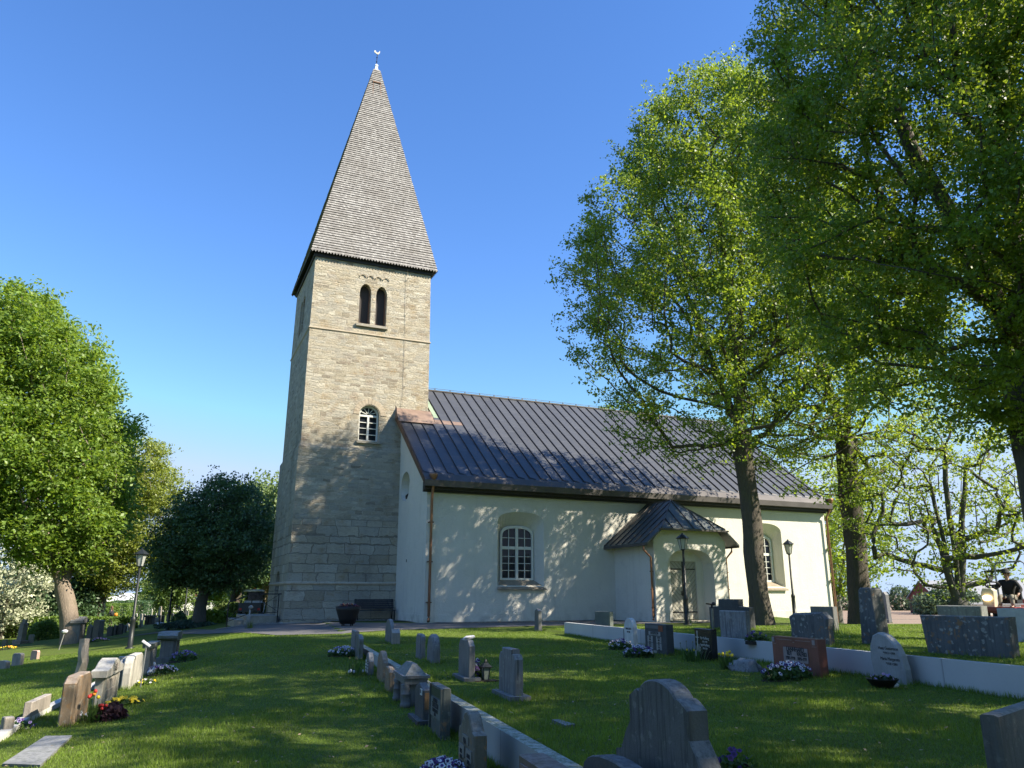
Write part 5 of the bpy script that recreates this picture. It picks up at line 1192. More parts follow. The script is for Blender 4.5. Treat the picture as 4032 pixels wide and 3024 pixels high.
# grave lantern
t = empty('grave_lantern', G(1049, 1472), .35, 'dark metal grave lantern with glass panes in front of the streaked slab', 'lantern'); t.scale = (.62, .62, .62)
m = MB(); m.box(-.3, .30, -.14, .16, -.05, .03); m.build('base', M_SOIL, t)
m = MB()
for a in range(4):
    c_, s_ = math.cos(R(45 + 90 * a)), math.sin(R(45 + 90 * a)); m.beam((.085 * c_, .085 * s_, .05), (.125 * c_, .125 * s_, .33), .016)
m.lathe([(.10, .03), (.10, .05)], 4, (0, 0, 0), R(45)); m.lathe([(.185, .33), (.19, .345), (.07, .43), (.045, .44), (.045, .47), (.008, .53)], 4, (0, 0, 0), R(45)); m.build('lantern_frame', M_POLE, t)
m = MB(); m.lathe([(.08, .05), (.115, .33)], 4, (0, 0, 0), R(45)); m.build('pane', plain('dull_lantern_glass', (.16, .19, .17), .2, .2, 5, 0, 0), t)
# dove on the smooth slab
tt, W, T, H = T_DOVE
bpy.context.view_layer.update()
dp = tt.matrix_world @ Vector((W * .28, T / 2, H + .005)); t = empty('dove_figurine', dp, tt.rotation_euler.z + R(100), 'white ceramic dove lying on top of the smooth grey slab', 'figurine')
t.scale = (.62, .62, .62)
m = MB(); m.tube([(-.19, 0, .012), (-.11, 0, .03), (-.03, 0, .05), (.05, 0, .062), (.10, 0, .07), (.13, 0, .075)], [.02, .035, .05, .05, .038, .022], 10); m.build('body', M_WHP, t, smooth=True)
for s in (-1, 1): m = MB(); m.tube([(.03, s * .035, .075), (-.07, s * .05, .07), (-.17, s * .03, .045)], [.02, .028, .006], 6); m.build('wing', M_WHP, t, smooth=True)
# rabbit
t = empty('rabbit_figurine', G(326, 1461), R(40), 'white rabbit figurine at the foot of the capped pinkish stone', 'figurine')
m = MB(); m.tube([(-.07, 0, .05), (-.02, 0, .075), (.03, 0, .09), (.055, 0, .14), (.075, 0, .165), (.10, 0, .16)], [.045, .07, .062, .045, .042, .015], 10); m.build('body', M_WHP, t, smooth=True)
for s in (-1, 1): m = MB(); m.tube([(.055, s * .02, .19), (.045, s * .028, .25), (.035, s * .032, .28)], [.014, .016, .005], 6); m.build('ear', M_WHP, t, smooth=True)
# solar stake and sprinkler stake and wand
P = G(303, 1484.5); hs_ = ZAT(1390, P.y) - P.z
t = empty('solar_lamp', P, .2, 'thin metal stake with a small white tilted lamp head beside the light grey stone', 'garden lamp')
m = MB(); m.tube([(0, 0, -.1), (.02, 0, hs_ - .02)], .013, 8); m.build('stake', plain('grey_steel', (.25, .26, .26), .4, .1, 8, .5), t); m = MB(); m.beam((-.06, 0, hs_ + .05), (.09, 0, hs_ - .05), .05, .035); m.build('lamp_head', M_WHP, t)
P = G(1541, 1362); hs_ = ZAT(1304, P.y) - P.z
t = empty('sprinkler', P, .3, 'impact sprinkler on a thin metal riser in front of the stepped monument', 'sprinkler')
m = MB(); m.tube([(0, 0, -.1), (0, 0, hs_ - .12)], .03, 8); m.build('riser', plain('dull_steel', (.17, .18, .16), .5, .2, 8, .4), t); m = MB(); m.tube([(0, 0, hs_ - .12), (0, 0, hs_ - .03)], .028, 8); m.beam((-.16, 0, hs_), (.06, 0, hs_ - .03), .035); m.lathe([(.05, -.04), (.06, .0), (.03, .04)], 8, (.06, 0, hs_)); m.build('sprinkler_head', M_IRON, t)
P = G(126, 1404); hs_ = ZAT(1366, P.y) - P.z
t = empty('grave_vase', P, 0, 'thin stake with a white flower head on the left slope', 'flower stake'); m = MB(); m.tube([(0, 0, -.1), (.16, 0, hs_)], .018, 6); m.build('stake', M_PLATE, t); m = MB(); m.lathe([(.03, 0), (.11, .05), (.13, .12), (.05, .16)], 8, (.16, 0, hs_ - .05)); m.build('blossom', M_WHP, t)
# round sign
P = AT(199, 1322, 74); gz_ = tz(P.x, P.y); t = empty('round_sign', (P.x, P.y, gz_), R(10), 'round sign with white rim left of the pale tree trunk', 'sign')
m = MB(); m.tube([(0, .03, 0), (0, .03, P.z - gz_)], .05, 8); m.build('post', M_IRON, t); m = MB(); m.lathe([(.42, 0), (.42, .04)], 20); o = m.build('rim', M_WHP, t); o.location = (0, 0, P.z - gz_); o.rotation_euler = (R(90), 0, 0)
m = MB(); m.lathe([(.32, 0), (.32, .012)], 20); o = m.build('face', plain('dark_sign_face', (.08, .09, .12), .5), t); o.location = (0, -.04, P.z - gz_); o.rotation_euler = (R(90), 0, 0)
# railing and landing at the tower door
zb = .24
t = empty('stone_landing', L2W(0, 0, 0), math.pi / 2 - CHA, 'stone landing with step at the west door of the tower', 'landing')
m = MB(); m.box(-7.0, -5.45, 5.75, 9.9, -.2, zb + .36); m.box(-7.4, -7.001, 5.85, 9.8, -.2, zb + .18); m.build('steps', M_SILL, t)
t = empty('railing', L2W(0, 0, 0), math.pi / 2 - CHA, 'black iron handrail with crossed braces at the tower door', 'railing')
y = 5.62; A_, B_, C_ = (-7.75, y, zb - .02), (-6.72, y, zb + .12), (-5.50, y, zb + .12)
for (x, z0, z1) in ((A_[0], -.1, zb + .98), (B_[0], zb, zb + 1.36), (C_[0], zb, zb + 1.37)): m = MB(); m.beam((x, y, z0), (x, y, z1), .045); m.build('post', M_IRON, t)
m = MB(); m.beam((A_[0], y, zb + .98), (B_[0], y, zb + 1.36), .05); m.beam((B_[0], y, zb + 1.36), (C_[0] + .12, y, zb + 1.36), .05); m.build('handrail', M_IRON, t)
m = MB(); m.beam((A_[0], y, zb + .12), (B_[0], y, zb + .50), .03); m.beam((B_[0], y, zb + .50), (C_[0], y, zb + .52), .03)
m.beam((B_[0], y, zb + 1.33), (C_[0], y, zb + .55), .018); m.beam((B_[0], y, zb + .52), (C_[0], y, zb + 1.33), .018); m.beam((A_[0], y, zb + .14), (B_[0], y, zb + 1.33), .018); m.build('brace', M_IRON, t)
P = G(537, 1352); t = empty('water_post', P, 0, 'short pale post with a round tap head behind the railing', 'water post'); m = MB(); m.lathe([(.10, 0), (.09, .45), (.04, .5), (.04, .72)], 10); m.build('post', M_PLATE, t, smooth=True); m = MB(); m.lathe([(.02, 0), (.10, .04), (.11, .12), (.03, .17)], 10, (.03, 0, .72)); m.build('tap_head', M_PLATE, t, smooth=True)
# garden steps
P = AT(573, 1334, 50); P.z = tz(P.x, P.y); t = empty('garden_steps', P, R(-12), 'pale wooden steps rising behind the tower corner', 'steps')
for i in range(6): m = MB(); m.box(-.75, .62, i * .34, i * .34 + .33, -.3, .12 + i * .115); m.build('step', plain('weathered_planks', (.34, .26, .19), .8, .25, 5), t)
# utility cart seen from behind
P = AT(541, 1336, 45.5); P.z = tz(P.x, P.y) + .02; t = empty('utility_cart', P, R(8), 'small utility cart with cream roof and dark cargo box parked behind the tower', 'utility cart')
M_CREAM = plain('cream_plastic', (.72, .60, .42), .5, .1); M_DKP = plain('dark_plastic', (.025, .027, .032), .5, .2); M_TYRE = plain('tyre_rubber', (.02, .02, .02), .9, .2)
m = MB(); m.lathe([(.56, 0), (.60, .03), (.58, .09), (.40, .14), (.1, .16)], 24); o = m.build('roof', M_CREAM, t, smooth=True); o.location = (0, .3, 1.50); o.scale = (1, 1.3, 1)
m = MB(); m.lathe([(.08, 0), (.07, .08), (.03, .1)], 10, (.05, .3, 1.64)); m.build('beacon', M_ORP, t)
m = MB(); m.box(-.62, .62, -.55, .35, .42, .90); m.build('cargo_box', M_DKP, t)
m = MB(); m.box(-.55, .55, .35, 1.5, .35, .62); m.box(-.5, .5, .36, .5, .62, 1.0); m.box(-.5, .5, 1.25, 1.5, .62, .95); m.build('body', M_WHP, t)
m = MB(); m.box(-.48, .48, .7, .9, .62, .75); m.box(-.48, .48, .60, .70, .7, 1.05); m.build('seat', M_PLATE, t)
for x in (-.5, .5): m = MB(); m.beam((x, -.25, .9), (x * .98, -.2, 1.52), .035); m.beam((x, 1.3, .9), (x * .95, 1.0, 1.52), .035); m.build('roof_post', M_IRON, t)
m = MB(); m.box(-.46, .46, 1.16, 1.18, .95, 1.5); m.build('windshield', M_GLASS, t)
for x in (-.56, .56):
    for y in (-.2, 1.2): m = MB(); m.lathe([(.14, -.09), (.25, -.08), (.26, 0), (.25, .08), (.14, .09)], 18); o = m.build('wheel', M_TYRE, t, smooth=True); o.location = (x, y, .25); o.rotation_euler = (0, R(90), 0)
for x in (-.5, .5): m = MB(); m.box(x - .07, x + .07, -.57, -.551, .5, .62); m.build('tail_light', M_REDP, t)

# ------------------------------------------------------------------ people
def skin_mesh(name, nodes, edges, mat, parent, sub=2):
    me = bpy.data.meshes.new(name); me.from_pydata([n[0] for n in nodes], edges, []); me.update()
    o = link(bpy.data.objects.new(name, me)); md = o.modifiers.new('s', 'SKIN'); md.use_smooth_shade = True
    for i, n in enumerate(nodes):
        d = me.skin_vertices[0].data[i]; r = n[1]; d.radius = (r, r) if not isinstance(r, tuple) else r; d.use_root = (i == 0)
    s = o.modifiers.new('u', 'SUBSURF'); s.levels = sub; s.render_levels = sub
    bpy.context.view_layer.update(); m2 = eval_mesh(o); m2.name = name; bpy.data.objects.remove(o)
    m2.materials.clear(); m2.materials.append(mat)
    return link(bpy.data.objects.new(name, m2), parent)
M_SKIN = plain('skin', (.42, .25, .18), .6, .08, 10, 0, 0); M_JACK = plain('dark_navy_cloth', (.018, .02, .028), .9, .3, 14, 0, .3); M_TROU = plain('black_cloth', (.014, .014, .016), .9, .3, 14, 0, .3)
M_HAIRB = plain('brown_hair', (.13, .07, .035), .7, .3, 20, 0, .3); M_TSH = plain('black_cotton', (.012, .013, .015), .9, .2, 10, 0, .2); M_KHAKI = plain('grey_work_trousers', (.22, .20, .16), .9, .3, 10, 0, .3)
def hand(nodes, edges, wi, wrist, dirv, side):
    """palm, four unequal curled fingers and a thumb rooted at the palm's side"""
    d = Vector(dirv).normalized(); a = Vector(side).normalized(); n = d.cross(a).normalized()
    p = Vector(wrist) + d * .05; nodes.append((p, .030)); pi_ = len(nodes) - 1; edges.append((wi, pi_))
    for k, L in enumerate((.062, .072, .066, .05)):
        b = Vector(wrist) + d * .085 + a * (.027 - .018 * k); nodes.append((b, .0095)); i0 = len(nodes) - 1; edges.append((pi_, i0))
        nodes.append((b + d * L * .55 + n * .012, .0085)); edges.append((i0, i0 + 1)); nodes.append((b + d * L * .8 + n * .038, .007)); edges.append((i0 + 1, i0 + 2))
    b = Vector(wrist) + d * .04 + a * .036; nodes.append((b, .011)); i0 = len(nodes) - 1; edges.append((pi_, i0)); nodes.append((b + d * .035 + a * .02 + n * .015, .009)); edges.append((i0, i0 + 1))
def head_detail(t, c, f, hatmat=None, hairmat=None, longhair=False, s=1.0):
    """nose, eyes, mouth, ears as small shapes on the face; f = facing"""
    f = Vector(f).normalized(); up = Vector((0, 0, 1)); r = f.cross(up).normalized(); c = Vector(c)
    m = MB(); m.tube([c + f * .092 + up * .022, c + f * .112 - up * .012, c + f * .098 - up * .02], [.008, .014, .01], 6)
    for sx in (-1, 1): m.tube([c + r * sx * .078 + up * .02, c + r * sx * .088, c + r * sx * .078 - up * .03], [.010, .016, .008], 6)
    m.build('face_relief', M_SKIN, t, smooth=True)
    m = MB()
    for sx in (-1, 1): m.tube([c + f * .090 + r * sx * .045 + up * .025, c + f * .094 + r * sx * .022 + up * .025], .008, 6)
    m.tube([c + f * .088 - r * .022 - up * .05, c + f * .092 - up * .05, c + f * .088 + r * .022 - up * .05], .006, 5); m.build('eyes_and_mouth', M_EYE, t)
    if hatmat:
        m = MB(); m.lathe([(.165, .035), (.175, .045), (.112, .075), (.105, .15), (.08, .175), (.02, .185)], 18, c); m.build('sun_hat', hatmat, t, smooth=True)
    if hairmat:
        m = MB(); m.tube([c + f * .05 + up * .105, c - f * .02 + up * .11, c - f * .085 + up * .05, c - f * .10 - up * .06, c - f * .10 - up * (.22 if longhair else .08), c - f * .085 - up * (.33 if longhair else .1)], [.06, .095, .09, .075, .06, .03], 10); m.build('hair', hairmat, t, smooth=True)
def person(name, loc, rz, label, J, head_c, jacket, trousers, shoes=M_IRON):
    t = empty(name, loc, rz, label, 'person')
    nd = [(J['hip'], .10), (J['chest'], .11), (J['neck'], .055), (Vector(head_c) - Vector((0, 0, .07)), .062), (Vector(head_c) + Vector((0, .0, .02)), .085), (Vector(head_c) + Vector((0, 0, .085)), .06)]
    ed = [(0, 1), (1, 2), (2, 3), (3, 4), (4, 5)]
    for s in ('l', 'r'):
        b = len(nd); nd += [(J['sh' + s], .05), (J['el' + s], .04), (J['wr' + s], .027)]; ed += [(1, b), (b, b + 1), (b + 1, b + 2)]
        d = Vector(J['wr' + s]) - Vector(J['el' + s]); hand(nd, ed, b + 2, J['wr' + s], d, (0, 0, 1) if abs(d.normalized().z) < .7 else (1, 0, 0))
        b = len(nd); nd += [(J['hj' + s], .075), (J['kn' + s], .055), (J['an' + s], .036), (Vector(J['an' + s]) + Vector(J['toe']), .03)]; ed += [(0, b), (b, b + 1), (b + 1, b + 2), (b + 2, b + 3)]
    skin_mesh('body', [(Vector(p), r) for p, r in nd], ed, M_SKIN, t, 1)
    jn = [(J['hip'], .145), (J['waist'], .145), (J['chest'], .165), (Vector(J['neck']) - Vector((0, 0, .03)), .07)]; je = [(0, 1), (1, 2), (2, 3)]
    for s in ('l', 'r'): b = len(jn); jn += [(J['sh' + s], .082), (J['el' + s], .062), (Vector(J['wr' + s]) * .88 + Vector(J['el' + s]) * .12, .046)]; je += [(2, b), (b, b + 1), (b + 1, b + 2)]
    skin_mesh('jacket', [(Vector(p), r) for p, r in jn], je, jacket, t, 1)
    tn = [(J['hip'], .14)]; te = []
    for s in ('l', 'r'): b = len(tn); tn += [(J['hj' + s], .105), (J['kn' + s], .078), (Vector(J['an' + s]) + Vector((0, 0, .03)), .062)]; te += [(0, b), (b, b + 1), (b + 1, b + 2)]
    skin_mesh('trousers', [(Vector(p), r) for p, r in tn], te, trousers, t, 1)
    for s in ('l', 'r'):
        a = Vector(J['an' + s]); m = MB(); m.tube([a - Vector(J['toe']) * .4 + Vector((0, 0, -.05)), a + Vector((0, 0, -.045)), a + Vector(J['toe']) * 1.3 + Vector((0, 0, -.06))], [.045, .055, .035], 10); m.build('shoe', shoes, t, smooth=True)
    return t
# woman with the strimmer, far on the left lawn: seen from the side, facing left
P = AT(237, 1354, 74); P.z = tz(P.x, P.y)
J = dict(hip=(0, 0, .92), waist=(-.01, 0, 1.08), chest=(-.02, 0, 1.28), neck=(-.04, 0, 1.45), shl=(-.02, -.19, 1.38), shr=(-.02, .19, 1.38), ell=(-.10, -.26, 1.12), elr=(.10, .27, 1.12), wrl=(-.28, -.14, 1.0), wrr=(.0, .2, .92), hjl=(.0, -.1, .9), hjr=(0, .1, .9), knl=(-.03, -.11, .5), knr=(.05, .1, .5), anl=(-.02, -.12, .08), anr=(.10, .1, .08), toe=(-.13, 0, -.03))
t = person('person', P, R(8), 'person in dark clothes with long brown hair walking with a trimmer on the far lawn', J, (-.07, 0, 1.60), M_JACK, M_TROU)
head_detail(t, (-.07, 0, 1.60), (-1, 0, 0), None, M_HAIRB, True)
st = empty('grass_trimmer', P + Vector((.0, -.1, 0)), R(8), 'orange motored grass trimmer carried by the person on the far lawn', 'grass trimmer')
m = MB(); m.tube([(.35, -.08, .98), (-.28, -.08, .96), (-1.05, -.05, .12)], .018, 6); m.build('shaft', M_IRON, st); m = MB(); m.tube([(.30, -.08, 1.0), (.40, -.08, 1.0), (.56, -.08, 1.0), (.62, -.08, 1.0)], [.09, .16, .16, .08], 10); m.build('motor', M_ORP, st, smooth=True); m = MB(); m.tube([(-.28, -.2, 1.0), (-.28, .1, 1.0)], .02, 6); m.build('handle', M_IRON, st); m = MB(); m.lathe([(.03, .05), (.12, .04), (.13, 0)], 10, (-1.05, -.05, .08)); m.build('guard', M_IRON, st)
# man on the ride-on machine at the right edge, facing us and to the left
P = AT(2186, 1345, 26.0); P.z = tz(P.x, P.y); rzv = R(-50)
t = empty('ride_on_mower', P, rzv, 'red and cream ride on machine with roll bar and lit headlamp behind the terrace stones', 'ride-on mower')
M_MRED = plain('dull_red_paint', (.20, .03, .03), .5, .25, 6); M_MCR = plain('cream_paint', (.50, .45, .34), .5, .15, 6)
m = MB(); m.box(-.55, .62, -.75, .85, .32, .50); m.box(-.62, .45, -.95, -.4, .40, .52); m.build('deck', M_MRED, t)
m = MB(); m.prism([(-.50, .5), (-.16, .5), (-.13, 1.02), (-.20, 1.10), (-.46, 1.10), (-.52, .95)], -.78, -.48, 'y', .02); m.build('console', M_MCR, t)
def lampglow():
    t_ = NT('lit_headlamp'); t_.b.inputs['Emission Color'].default_value = (1, .72, .38, 1); t_.b.inputs['Emission Strength'].default_value = 3.0; return t_.fin((.8, .6, .3), .4)
m = MB(); m.lathe([(.10, 0), (.13, .03), (.12, .05), (.05, .06)], 14); o = m.build('headlamp', lampglow(), t, smooth=True); o.location = (-.33, -.80, .80); o.rotation_euler = (R(90), 0, 0); o.scale = (1.1, .7, 1)
m = MB(); ringp = [(.21 * math.cos(a), .21 * math.sin(a), 0) for a in np.linspace(0, 2 * math.pi, 21)]; m.tube(ringp, .022, 6); m.beam((-.2, 0, 0), (.2, 0, 0), .03); m.beam((0, 0, 0), (0, 0, -.25), .05); o = m.build('steering_wheel', M_IRON, t); o.location = (-.25, -.40, 1.20); o.rotation_euler = (R(-28), R(-8), 0)
m = MB(); m.box(-.27, .27, -.05, .45, .62, .74); m.box(-.27, .27, .40, .52, .74, 1.15); m.build('seat', M_IRON, t)
m = MB(); m.tube([(-.46, .62, .5), (-.46, .62, 1.5), (-.44, .62, 1.86), (-.36, .62, 1.94), (.36, .62, 1.98), (.46, .62, 1.9), (.48, .62, .5)], .03, 8); m.build('roll_bar', plain('grey_steel', (.25, .26, .26), .4, .1, 8, .5), t)
for x, y, r in ((-.5, -.62, .24), (.5, -.62, .24), (-.5, .62, .3), (.5, .62, .3)): m = MB(); m.lathe([(r * .5, -.1), (r, -.09), (r * 1.03, 0), (r, .09), (r * .5, .1)], 18); o = m.build('wheel', M_TYRE, t, smooth=True); o.location = (x * 1.1, y, r); o.rotation_euler = (0, R(90), 0)
J = dict(hip=(.02, .22, .80), waist=(.02, .20, .98), chest=(.02, .16, 1.20), neck=(.02, .14, 1.40), shl=(-.20, .15, 1.31), shr=(.24, .16, 1.31), ell=(-.34, -.02, 1.08), elr=(.42, .02, 1.06), wrl=(-.30, -.26, 1.15), wrr=(.40, -.20, .92), hjl=(-.09, .16, .78), hjr=(.12, .16, .78), knl=(-.14, -.28, .86), knr=(.22, -.30, .86), anl=(-.12, -.38, .52), anr=(.24, -.40, .52), toe=(0, -.13, -.01))
p2 = person('person', P, rzv, 'person in dark top and sun hat driving the ride on machine at the right edge', J, (.02, .11, 1.55), M_TSH, M_KHAKI)
head_detail(p2, (.02, .11, 1.55), (-.1, -1, 0), plain('dark_hat_cloth', (.03, .032, .03), .9), M_HAIRB)
# ------------------------------------------------------------------ buildings far off
def house(label, P, rz, L, W, h, rh, wallm, roofm, name='farm_building', wins=3, doors=1, cat='building'):
    t = empty(name, P, rz, label, cat); m = MB(); m.prism([(-W / 2, -3), (W / 2, -3), (W / 2, h), (0, h + rh), (-W / 2, h)], -L / 2, L / 2, 'x'); m.build('wall', wallm, t)
    m = MB(); o = .35
    for s in (-1, 1):
        m.add([(-L / 2 - o, s * (W / 2 + o), h - o * rh / (W / 2) + .08), (L / 2 + o, s * (W / 2 + o), h - o * rh / (W / 2) + .08), (L / 2 + o, 0, h + rh + .08), (-L / 2 - o, 0, h + rh + .08)] + [(-L / 2 - o, s * (W / 2 + o), h - o * rh / (W / 2) - .1), (L / 2 + o, s * (W / 2 + o), h - o * rh / (W / 2) - .1), (L / 2 + o, 0, h + rh - .1), (-L / 2 - o, 0, h + rh - .1)], [(0, 1, 2, 3), (7, 6, 5, 4), (0, 4, 5, 1), (1, 5, 6, 2), (3, 7, 4, 0)])
    m.build('roof', roofm, t)
    for i in range(wins):
        x = -L / 2 + L * (i + .5) / wins; m = MB(); m.box(x - .5, x + .5, -W / 2 - .04, -W / 2 + .02, h * .4, h * .8); m.build('window', M_GLASS, t)
    return t
M_FALU = plain('falu_red_boards', (.20, .055, .045), .9, .25, 2); M_GROOF = plain('grey_sheet_roof', (.27, .275, .29), .5, .15, 1); M_WWALL = plain('white_boards', (.72, .70, .64), .8, .08)
P = AT(2112, 1285, 150); P.z = -2.2; house('red barn with grey roof and white doors across the field', P, R(4), 22, 9, 3.2, 3.0, M_FALU, M_GROOF, 'barn', 0, cat='barn')
P2_ = AT(2128, 1288, 141); P2_.z = -2.2; house('low white walled outbuilding in front of the red barn', P2_, R(4), 9, 5, 2.2, .7, M_WWALL, M_GROOF, 'outbuilding', 3)
P = AT(2240, 1275, 160); P.z = -2.2; house('pale grey roofed shed at the far right behind the driver', P, R(0), 14, 8, 3.0, 2.4, M_WWALL, M_GROOF, 'shed', 3)
P = AT(337, 1306, 150); P.z = -2.4; house('white glazed veranda of a house behind the far hedge', P, R(15), 12, 7, 2.9, 1.2, M_WWALL, plain('light_sheet_roof', (.6, .6, .6), .5), 'house', 4, cat='house')
P = AT(265, 1305, 160); P.z = -2.4; house('small white roofed building glimpsed between the far trunks', P, R(15), 11, 6, 2.3, 1.2, M_WWALL, M_WWALL, 'house', 3, cat='house')
P = AT(455, 1308, 165); P.z = -2; house('white house glimpsed through the leaves left of the tower', P, R(10), 12, 7, 3.5, 2.2, M_WWALL, M_FALU, 'house', 5, cat='house')
# ------------------------------------------------------------------ trees
BARK = bark_mat('lime_bark', (0.085, 0.072, 0.058)); BARKL = bark_mat('pale_maple_bark', (0.23, 0.185, 0.145)); BARKB = bark_mat('blue_grey_bark', (0.10, 0.095, 0.09))
LF_LIME = leaf_mat('lime_leaf', (.056, .104, .014), (.150, .200, .013), .45)
LF_MAPLE = leaf_mat('maple_leaf', (.095, .150, .024), (.130, .185, .016), .4)
LF_YOUNG = leaf_mat('young_maple_leaf', (.095, .145, .018), (.170, .215, .014), .4)
LF_OLIVE = leaf_mat('olive_flowering_leaf', (.135, .165, .030), (.130, .155, .018), .35)
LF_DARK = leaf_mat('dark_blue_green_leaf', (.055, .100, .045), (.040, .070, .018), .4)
LF_WILLOW = leaf_mat('greyish_willow_leaf', (.105, .150, .050), (.10, .14, .03), .35)
LF_FAR = leaf_mat('distant_leaf', (.085, .125, .035), (.08, .11, .02), .3)
LF_BLOSS = leaf_mat('white_blossom', (.36, .38, .27), (.14, .16, .09), .55)

def smooth_noise(rng, n=6):
    k = rng.normal(0, 1, (n, 3)); ph = rng.uniform(0, 6.28, n); fr = rng.uniform(.25, .9, n)
    return lambda P: sum(np.sin(P @ (k[i] * fr[i]) + ph[i]) for i in range(n)) / n
def make_tree(name, label, x, y, H, R0, env, nt_, nleaf, lsize, lmat, bark, seed, fork=.25, lead=.7, lean=(0, 0), cat='tree', group=None, sig=.38, alpha=.45, stems=1, inner=.45, zoff=0, up=.25, tipr=.012, base_flare=1.5, hang=0.0, thin=None, stiff=.55):
    """env: list of (height fraction, radius) of the crown; limbs grow to points scattered through it"""
    rng = np.random.default_rng(seed); z0 = tz(x, y) + zoff
    zf = np.array([e[0] for e in env]) * H; rf = np.array([e[1] for e in env]); nz = smooth_noise(rng)
    pts = []
    vol = np.maximum(np.interp(np.linspace(zf[0], zf[-1], 200), zf, rf), .02) ** 1.6; cdf = np.cumsum(vol) / vol.sum(); zs_ = np.linspace(zf[0], zf[-1], 200)
    while len(pts) < nt_:
        z = np.interp(rng.uniform(), cdf, zs_); th = rng.uniform(0, 2 * math.pi)
        rad = np.interp(z, zf, rf) * (1 + .16 * nz(np.array([[math.cos(th) * 3, math.sin(th) * 3, z * .7]]))[0])
        r = rad * rng.uniform(0, 1) ** inner
        k = z / H
        pts.append((r * math.cos(th) + lean[0] * k, r * math.sin(th) + lean[1] * k, z))
    pts = np.array(pts)
    # trunk and leaders
    node = []; par = []; pl = []; dr = []
    def addn(p, pa):
        node.append(p); par.append(pa); pl.append(0 if pa < 0 else pl[pa] + np.linalg.norm(p - node[pa])); d = np.array([0, 0, 1.]) if pa < 0 else (p - node[pa]); dr.append(d / (np.linalg.norm(d) + 1e-9)); return len(node) - 1
    last = addn(np.array([0, 0, -.3]), -1); step = max(.35, H / 45)
    zz = 0.0
    while zz < fork * H:
        zz += step; last = addn(np.array([lean[0] * zz / H + .05 * math.sin(zz * 1.3 + seed), lean[1] * zz / H + .05 * math.cos(zz * .9 + seed), zz]), last)
    forkn = last
    for s_ in range(stems):
        last = forkn; a = 2 * math.pi * s_ / stems + rng.uniform(0, 1); sp = 0 if stems == 1 else rng.uniform(.16, .34)
        while zz < lead * H or (stems > 1 and node[last][2] < lead * H):
            p = node[last] + np.array([sp * math.cos(a) + lean[0] / H + rng.normal(0, .05), sp * math.sin(a) + lean[1] / H + rng.normal(0, .05), 1]) * step
            last = addn(p, last); zz = p[2]
            if zz >= lead * H: break
    ntrunk = len(node); order = np.argsort(np.linalg.norm(pts - node[forkn], axis=1)); NODE = np.zeros((60000, 3)); PLN = np.zeros(60000); NODE[:ntrunk] = node; PLN[:ntrunk] = pl; cnt = ntrunk
    tips = []
    for i in order:
        t = pts[i]; d = NODE[forkn:cnt] - t; dist = np.linalg.norm(d, axis=1)
        cost = dist + alpha * (PLN[forkn:cnt] - PLN[forkn]) + 1.1 * np.maximum(0, NODE[forkn:cnt, 2] - t[2])
        j = forkn + int(np.argmin(cost)); L = np.linalg.norm(NODE[j] - t)
        if L < .25: tips.append((j, t)); continue
        p0 = NODE[j].copy(); dv = dr[j]; p1 = p0 + (dv * stiff + (t - p0) / L * (1.15 - stiff)) * L * .35; p2 = t - (t - p0) * .25 + np.array([0, 0, -.10 * L + hang * L])
        n = max(2, int(L / .75)); last = j
        for k in range(1, n + 1):
            u = k / n; p = (1 - u) ** 3 * p0 + 3 * u * (1 - u) ** 2 * p1 + 3 * u * u * (1 - u) * p2 + u ** 3 * t
            if k < n: p = p + rng.normal(0, .05 * min(1, L / 3), 3)
            last = addn(p, last); NODE[cnt] = p; PLN[cnt] = pl[-1]; cnt += 1
        tips.append((last, t))
    N = len(node); node = np.array(node); par = np.array(par)
    w = np.zeros(N)
    for j, _ in tips: w[j] += 1
    for i in range(N - 1, 0, -1): w[par[i]] += w[i]
    w = np.maximum(w, .5); p_ = math.log(max(w[0], 2)) / math.log(R0 / tipr); rad = tipr * w ** (1 / p_)
    rad[:ntrunk] = np.maximum(rad[:ntrunk], 0)
    z = node[:, 2]; fl = np.where(np.arange(N) < ntrunk, 1 + (base_flare - 1) * np.exp(-np.maximum(z, 0) / .55), 1); rad = rad * fl
    kids = [[] for _ in range(N)]
    for i in range(1, N): kids[par[i]].append(i)
    root = empty(name, (x, y, z0), 0, label, cat, group)
    mb = MB(); starts = [(0, None)]; rj = random.Random(seed)
    while starts:
        i, pa = starts.pop(); ch = [] if pa is None else [pa]; ch.append(i)
        while kids[i]:
            ks = sorted(kids[i], key=lambda q: -w[q])
            for q in ks[1:]: starts.append((q, i))
            i = ks[0]; ch.append(i)
        if len(ch) < 2: continue
        rr = [rad[c] for c in ch]
        if pa is not None: rr[0] = min(rad[ch[0]], rr[1] * 1.25)
        big = rr[0]; k = 14 if big > .25 else 8 if big > .09 else 5 if big > .03 else 3
        jit = None
        if big > .25:
            ph = rj.uniform(0, 6); jit = lambda a, b, ph=ph: 1 + .09 * math.sin(b * 2.7 + ph) + .05 * math.sin(a * 1.7 + b * 1.3) + rj.uniform(-.03, .03)
        mb.tube([node[c] for c in ch], rr, k, False, jit)
    mb.build('trunk', bark, root, smooth=True)
    # leaves: tufts along the last stretch of every limb
    J = np.array([j for j, _ in tips]); T = np.array([t for _, t in tips]); A = node[np.maximum(par[J], 0)]; A2 = node[np.maximum(par[np.maximum(par[J], 0)], 0)]
    TF = 9; per = max(1, nleaf // (len(J) * TF)); sel = np.repeat(np.arange(len(J)), per); u = rng.uniform(0, 1, len(sel))[:, None]
    P = np.where(u < .6, T[sel] + (A[sel] - T[sel]) * (u / .6), A[sel] + (A2[sel] - A[sel]) * (u - .6) / .4)
    s_ = (sig * rng.uniform(.5, 1.35, len(J)))[sel][:, None]
    P = P + np.clip(rng.normal(0, 1, P.shape), -1.7, 1.7) * s_ * np.array([1, 1, .75])
